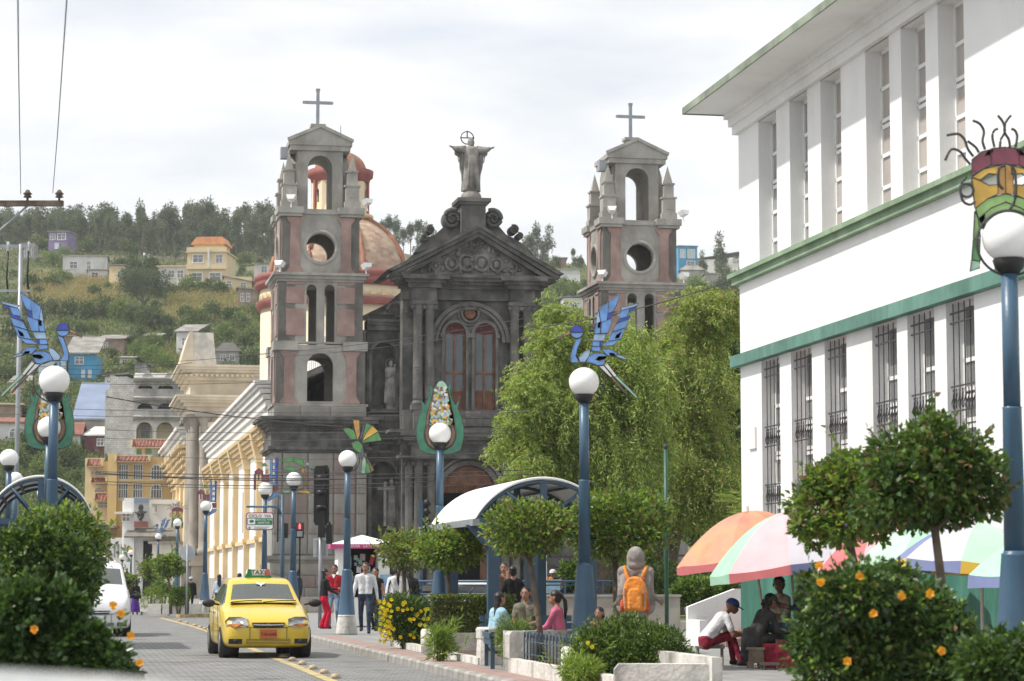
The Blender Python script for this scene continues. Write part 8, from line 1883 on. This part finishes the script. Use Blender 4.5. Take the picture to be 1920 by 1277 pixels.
    if hair and not hood and cap is None or hair in ('long', 'tail', 'curly'):
        q = MB(); q.M = HM_ @ Matrix.Scale(k, 4); n = 14
        prof = [(math.sin(t_) * .100, math.cos(t_) * .112) for t_ in [i * .16 for i in range(10)]]
        q.lathe([(r_, z + .028) for r_, z in prof][::-1], 14, (0, -.022, 0), sx=.98, sy=1.05)
        q.ell((0, -.045, 0.005), (.088, .072, .105), 12, 8)
        if hair == 'long': q.ell((0, -.07, -.12), (.085, .055, .17), 12, 8); q.ell((.02, -.09, -.26), (.07, .045, .15), 10, 7); q.ell((-.03, -.08, -.22), (.06, .04, .14), 10, 7)
        if hair == 'tail': q.ell((0, -.115, .03), (.035, .04, .035), 8, 6); q.tube([(0, -.12, .03), (.01, -.17, -.06), (.0, -.17, -.2), (.02, -.15, -.36)], [.025, .034, .034, .012], 8)
        if hair == 'curly':
            for i in range(16): g_ = random.Random(i); q.ell((g_.uniform(-.07, .07), g_.uniform(-.12, -.05), g_.uniform(-.14, .05)), (.035, .035, .035), 7, 5)
        q.build('hair', 'hairblack', t)
    if cap:
        q = MB(); q.M = HM_ @ Matrix.Scale(k, 4); q.lathe([(.103, .018), (.106, .03), (.100, .065), (.08, .1), (.045, .122), (0, .13)], 16, (0, -.005, 0), sy=1.08)
        q.add([(-.075, .085, .03), (.075, .085, .03), (.055, .175, .012), (0, .19, .008), (-.055, .175, .012), (-.075, .085, .04), (.075, .085, .04), (.055, .172, .022), (0, .188, .018), (-.055, .172, .022)], [(4, 3, 2, 1, 0), (5, 6, 7, 8, 9), (2, 7, 6, 1), (3, 8, 7, 2), (4, 9, 8, 3), (0, 5, 9, 4)]); q.build('cap', cap, t)
    if hood:
        q = MB(); q.M = HM_ @ Matrix.Scale(k, 4); q.ell((0, -.015, .01), (.116, .125, .132), 16, 12); q.lathe([(.125, -.16), (.122, -.10), (.12, -.03), (.12, .02)], 14, sy=.95); q.build('hood', hood, t)
    if skirt:
        m_, zb_ = skirt; q = MB(); n = 20; vs = []; prf = [(pel.z + .1 * k, .12), (pel.z, .15), (pel.z - .2, .17), (zb_, .22)]
        for z, r_ in prf:
            for i in range(n): a = 2 * PI * i / n; f = 1 + .07 * math.sin(a * 6) * (pel.z + .1 - z); vs.append((r_ * f * k * math.cos(a) * 1.1, r_ * f * k * math.sin(a) * .9, z))
        q.add(vs, [(j * n + (i + 1) % n, j * n + i, (j + 1) * n + i, (j + 1) * n + (i + 1) % n) for j in range(3) for i in range(n)], True); q.build('skirt', m_, t)
    if collar:
        q = MB(); c_ = nb + dr_ * .0; q.add([tuple(c_ + Vector(v) * k) for v in ((-.06, .075, .03), (.06, .075, .03), (.0, .12, -.08), (-.07, .03, .045), (.07, .03, .045))], [(0, 2, 1), (3, 2, 0), (1, 2, 4)]); q.build('collar', collar, t)
    if coat:
        m_, pts = coat; q = MB()
        for a, ra, b_, rb in pts: q.ell(a, (ra, ra, ra), 12, 8); q.ell(b_, (rb, rb, rb), 12, 8); q.tube([a, b_], [ra, rb], 12)
        q.build('coat_skirt', m_, t)
    return t
def ground(px, D): p = at(px, 1100, D); return Vector((p.x, D, PAVE))
W = {}
W['a'] = person('woman in black jacket and red trousers, long dark hair, reaching toward the man in red', ground(607, 64.6), -72, 1.60, hands=[(-.12, .42, 1.12), (.22, .36, .98)], top='c_black', bot='c_redpants', hair='long', fem=True, feet=[(-.09, -.04, 0), (.08, .06, 0)], lean=3)
person('man in bright red sweater and jeans with a white collar, facing us', ground(627, 66), 172, 1.72, top='c_red', bot='c_jeanslight', feet=[(-.12, 0, 0), (.12, .05, 0)], hands=[(-.28, .12, .82), (.25, .15, .84)], collar='c_white')
person('walking man in a pale striped shirt and dark jeans beside the blue lamp', ground(685, 59.2), 178, 1.74, top='c_white', bot='c_darkjeans', feet=[(-.11, .20, .0), (.11, -.22, .05)], hands=[(-.30, -.02, .78), (.29, .12, .77)])
person('woman in a black sleeveless dress half hidden behind the walking man', ground(704, 62), 165, 1.62, top='c_black', bot='c_black', hair='tail', fem=True, sleeve=.2, skirt=('c_black', .45), feet=[(-.08, .12, 0), (.08, -.12, .03)])
person('woman in a white top seen from behind, ponytail, beside the kiosk', ground(745, 53), 8, 1.66, top='c_white', bot='c_darkjeans', hair='tail', fem=True, hands=[(-.27, .02, .8), (.26, .05, .8)], coat=None)
t = thing('shoulder_bag', 'dark strap and bag hanging behind the woman in the white top', 'bag', Matrix.Translation(ground(745, 53)))
q = MB(); q.tube([(-.10, .02, 1.43), (-.17, -.13, 1.2), (-.2, -.14, .98), (-.2, -.1, .85)], .018, 6); q.build('strap', 'c_black', t); q = MB(); q.prism([(-.3, .6), (-.1, .6), (-.12, .86), (-.28, .86)], -.2, -.08); q.build('pouch', 'c_brown', t)
person('dark-haired person in black close behind the woman in the white top', ground(768, 55), -20, 1.62, top='c_black', bot='c_black', hair='long', fem=True)
SIT = [(-.12, .36, 0), (.12, .40, 0)]
person('seated woman with long dark hair in a light blue checked shirt', ground(927, 39.5) + Vector((0, 0, 0)), -52, 1.55, pz=.40, lean=10, top='c_plaid', bot='c_darkjeans', hair='long', fem=True, feet=SIT, hands=[(-.15, .40, .48), (.15, .42, .46)], headyaw=-12)
person('seated man in an olive shirt partly behind the shelter post', ground(990, 42), 160, 1.68, pz=.42, lean=8, top='c_olive', bot='c_darkjeans', feet=SIT, hands=[(-.15, .38, .56), (.12, .36, .56)], sleeve=.5)
person('seated woman in a pink blouse with black ponytail, facing left', ground(1050, 38.5), 82, 1.62, pz=.40, lean=6, top='c_pink', bot='c_jeans', hair='tail', fem=True, feet=SIT, hands=[(-.14, .42, .50), (.14, .42, .50)], headpitch=-4)
person('standing person in black and white seen from behind between the shelter posts', ground(962, 50), 14, 1.60, top='c_black', bot='c_darkjeans', hair='short', hands=[(-.2, .22, 1.0), (.22, .2, 1.0)], fem=True)
person('person drinking from a bottle behind the shelter post, white trousers', ground(945, 54), 170, 1.70, top='c_brown', bot='c_white', sleeve=.2, hands=[(-.12, .22, 1.42), (.2, .18, 1.05)], skin='skin', elbow=(0, .2, -1))
person('person in a grey hooded jacket seen from behind wearing the orange backpack', ground(1192, 34), -6, 1.78, top='c_grey', bot='c_grey', hood='c_grey', hair=None, hands=[(-.26, .18, .95), (.30, .16, .98)], vox=.02, elbow=(0, -.2, -1), coat=('c_grey', [((-.13, 0, 1.40), .105, (-.14, 0, .95), .135), ((.13, 0, 1.40), .105, (.14, 0, .95), .135), ((-.17, 0, 1.42), .09, (.17, 0, 1.42), .09)]))
bp = thing('backpack', 'orange and grey backpack worn by the hooded person', 'backpack', Matrix.Translation(ground(1192, 34)) @ Matrix.Rotation(R(-6), 4, 'Z'))
q = MB(); q.prism([(-.15, .88), (.16, .88), (.175, 1.15), (.13, 1.30), (.06, 1.36), (-.06, 1.36), (-.13, 1.3), (-.165, 1.15)], -.33, -.15); b_ = q.build('bag', 'c_orange', bp); md = b_.modifiers.new('b', 'BEVEL'); md.width = .04; md.segments = 3
q = MB(); q.prism([(-.09, .9), (.10, .9), (.11, 1.12), (.07, 1.2), (-.06, 1.2), (-.1, 1.12)], -.39, -.3); o = q.build('front_pocket', 'c_orange', bp); md = o.modifiers.new('b', 'BEVEL'); md.width = .03; md.segments = 3
for s in (-1, 1):
    q = MB(); q.tube([(s * .09, -.15, 1.3), (s * .13, -.13, 1.42), (s * .15, -.06, 1.49), (s * .15, .03, 1.49)], .028, 6); q.build('strap', 'c_orange', bp)
    q = MB(); q.ell((s * .17, -.24, .95), (.04, .07, .1), 8, 6); q.build('side_pocket', 'c_orangedark', bp)
    q = MB(); q.box(s * .12, s * .14, -.335, -.3, .92, 1.2); q.build('grey_stripe', 'c_grey', bp)
q = MB(); q.tube([(-.13, -.15, 1.33), (0, -.2, 1.30), (.13, -.15, 1.33)], .02, 6); q.build('top_band', 'c_orangedark', bp)
person('small dark-haired child low behind the round bush', ground(1136, 33.5), 150, 1.15, pz=.45, lean=25, top='c_pink', bot='c_jeans', hair='curly', feet=SIT)
# group under the parasols
person('man in white T-shirt, red trousers and blue cap sitting on a low stool, bent forward', ground(1322, 37.4), -84, 1.68, pz=.40, lean=38, top='c_white', bot='c_redpants' if False else 'c_maroon', sleeve=.5, cap='c_bluecap', hair=None, feet=[(-.14, .46, 0), (.14, .52, 0)], hands=[(-.16, .60, .52), (.14, .62, .50)], headpitch=-22, skin='skindark')
person('person in a long dark coat and grey cap crouching on a small stool', ground(1412, 36.6), -70, 1.62, pz=.42, lean=26, top='c_coat', bot='c_coat', cap='c_greycap', hair='curly', feet=[(-.14, .42, 0), (.14, .48, 0)], hands=[(-.14, .52, .6), (.16, .54, .55)], headpitch=-15, coat=('c_coat', [((0, -.02, .46), .165, (0, -.08, .2), .13)]), skin='skindark')
person('young man in a beige T-shirt sitting under the parasol and looking at us', ground(1468, 38.2), 118, 1.72, pz=.57, lean=6, top='c_beige', bot='c_darkjeans', sleeve=.5, feet=[(-.14, .38, 0.1), (.14, .40, 0.1)], hands=[(-.08, .26, .76), (.1, .28, .74)], headyaw=42, skin='skindark')
person('person in blue jeans and dark top sitting behind the hibiscus leaves', ground(1512, 37), 100, 1.7, pz=.70, lean=4, top='c_darkjeans', bot='c_jeans', feet=[(-.14, .40, .12), (.14, .42, .12)], hands=[(-.1, .3, .9), (.12, .34, .92)], skin='skindark')
mat('stoolwood', (.20, .16, .12), .85, .3, 5, .4, 20, stain=(.1, .09, .08), stscale=3)
def stool(label, px, D, w_=.30, h=.30, yaw=0, name='stool'):
    t = thing(name, label, 'stool', Matrix.Translation(ground(px, D)) @ Matrix.Rotation(R(yaw), 4, 'Z'), 'low wooden stools')
    q = MB(); q.box(-w_ / 2, w_ / 2, -.13, .13, h - .035, h); q.build('seat', 'stoolwood', t)
    for s in (-1, 1): q = MB(); q.prism([(-.12, 0), (-.05, 0), (-.03, .08), (.03, .08), (.05, 0), (.12, 0), (.11, h - .035), (-.11, h - .035)], s * (w_ / 2 - .05), s * (w_ / 2 - .02), 'x'); q.build('leg', 'stoolwood', t)
    return t
stool('wooden stool under the man with the blue cap', 1330, 37.4, .44, .30); stool('wooden stool with notched feet under the person in the dark coat', 1415, 36.4, .30, .31, 90); stool('tiny low wooden footstool in front of the dark coat', 1442, 35.9, .26, .1)
t = thing('crate_bench', 'dark red box bench with a folded cloth under the sitting young man', 'bench', Matrix.Translation(ground(1478, 38.2))); q = MB(); q.box(-.45, .45, -.2, .25, 0, .42); q.build('box', 'c_maroon', t); q = MB(); q.box(-.4, .3, -.24, .2, .42, .47); q.build('cloth', 'c_beige', t)
t = thing('shoe_box', 'dark red low box on the ground beside the dark coat', 'box', Matrix.Translation(ground(1466, 36.5))); q = MB(); q.box(-.3, .35, -.15, .2, 0, .36); q.build('box', 'c_maroon', t); q = MB(); q.box(-.1, .14, -.1, .05, .36, .42); q.build('lid', 'c_brown', t)
# far people
person('woman in a violet skirt with a light bag walking beside the white van', Vector((at(254, 1100, 98).x, 98, 0)), 10, 1.42, top='c_black', bot='c_purple', skirt=('c_purple', .12), hair='tail', fem=True, vox=.03)
person('person with a pale blue cap and dark clothes by the far corner planter', ground(358, 96), 20, 1.42, top='c_black', bot='c_black', cap='c_lightblue', vox=.03)
person('woman in light blue walking at the foot of the white side wall', ground(411, 90), 5, 1.5, top='c_lightblue', bot='c_darkjeans', hair='long', fem=True, vox=.03)
person('dark-haired person mostly hidden behind the taxi roof', ground(449, 92), 5, 1.55, top='c_brown', bot='c_darkjeans', vox=.03)
person('person in dark blue passing behind the banana leaf lamp', ground(558, 82), 60, 1.65, top='c_darkjeans', bot='c_black', vox=.03)
person('vendor with a white cap behind the blue cart', ground(1037, 72), 160, 1.62, top='c_black', bot='c_black', cap='c_white', vox=.03)
person('person in white sleeves behind the shelter post near the blue cart', ground(1003, 66), 170, 1.5, top='c_white', bot='c_jeans', vox=.03)
person('dark-clothed person sitting right of the blue vendor cart', ground(1054, 71), 175, 1.6, pz=.62, top='c_black', bot='c_black', feet=SIT, vox=.03)
t = thing('vendor_cart', 'light blue vendor cart with fruit on top and a thin white pole', 'cart', Matrix.Translation(ground(1022, 69))); q = MB(); q.box(-.42, .42, -.3, .3, .35, 1.25); q.build('body', 'hblue' if False else 'gl_pale', t)
q = MB(); q.box(-.46, .46, -.34, .34, 1.25, 1.3); q.build('top', 'signwhite', t); q = MB(); q.tube([(.02, -.34, 0), (.02, -.34, 2.3)], .03, 8); q.build('pole', 'signwhite', t)
for s in (-1, 1): q = MB(); q.lathe([(0, -.03), (.2, -.03), (.2, .03), (0, .03)], 14); q.build('wheel', 'tyre', t, Matrix.Translation((s * .3, -.34, .2)) @ Matrix.Rotation(PI / 2, 4, 'X'))
for i in range(6): q = MB(); q.ell((-.35 + i * .1, -.2, 1.34), (.05, .05, .05), 8, 6); q.build('fruit', 'petalorange', t)
# white car whose roof fills the lower left corner, right beside the camera
w_ = car('white car beside the camera, only its roof edge showing at the lower left', Matrix.Translation((-.87, 0, .0)) @ Matrix.Diagonal((1, 1, .917, 1)), 'car_white')
# the taxi's driver
t_ = [o for o in bpy.data.objects if o.name == 'taxi'][0]
person('taxi driver behind the windscreen of the yellow taxi', t_.matrix_world @ Vector((.36, 2.05, 0)), 191, 1.6, pz=.60, lean=-4, top='c_beige', bot='c_jeans', feet=[(-.1, .55, .2), (.1, .55, .2)], hands=[(-.14, .48, 1.0), (.14, .48, 1.0)], skin='skindark', vox=.03)
# planters at the far corner
for i, (px, w2, lb_) in enumerate(((330, .5, 'long low far white planter under the round sign'), (290, .25, 'small far white planter block left of the long one'), (362, .3, 'far white planter end nearest the village lamp'))):
    D = 92; p = ground(px, D); q = MB(); q.box(-w2, w2, 0, .4, 0, .38); tag(q.build('planter', 'concretepaint', None, Matrix.Translation(p)), lb_, 'planter', 'far corner planters')

# ================================================================== AIR
hz = MB(); hz.box(-420, 420, -20, 1200, -1.4, 125); ho = hz.build('haze', 'whiteframe')
hmx = bpy.data.materials.new('haze_air'); hmx.use_nodes = True; ht = hmx.node_tree
for n_ in list(ht.nodes): ht.nodes.remove(n_)
o_ = ht.nodes.new('ShaderNodeOutputMaterial'); v_ = ht.nodes.new('ShaderNodeVolumePrincipled'); v_.inputs['Density'].default_value = .00022; v_.inputs['Color'].default_value = (.93, .95, .98, 1); v_.inputs['Anisotropy'].default_value = .2
ht.links.new(v_.outputs[0], o_.inputs['Volume']); ho.data.materials.clear(); ho.data.materials.append(hmx); tag(ho, kind='stuff')
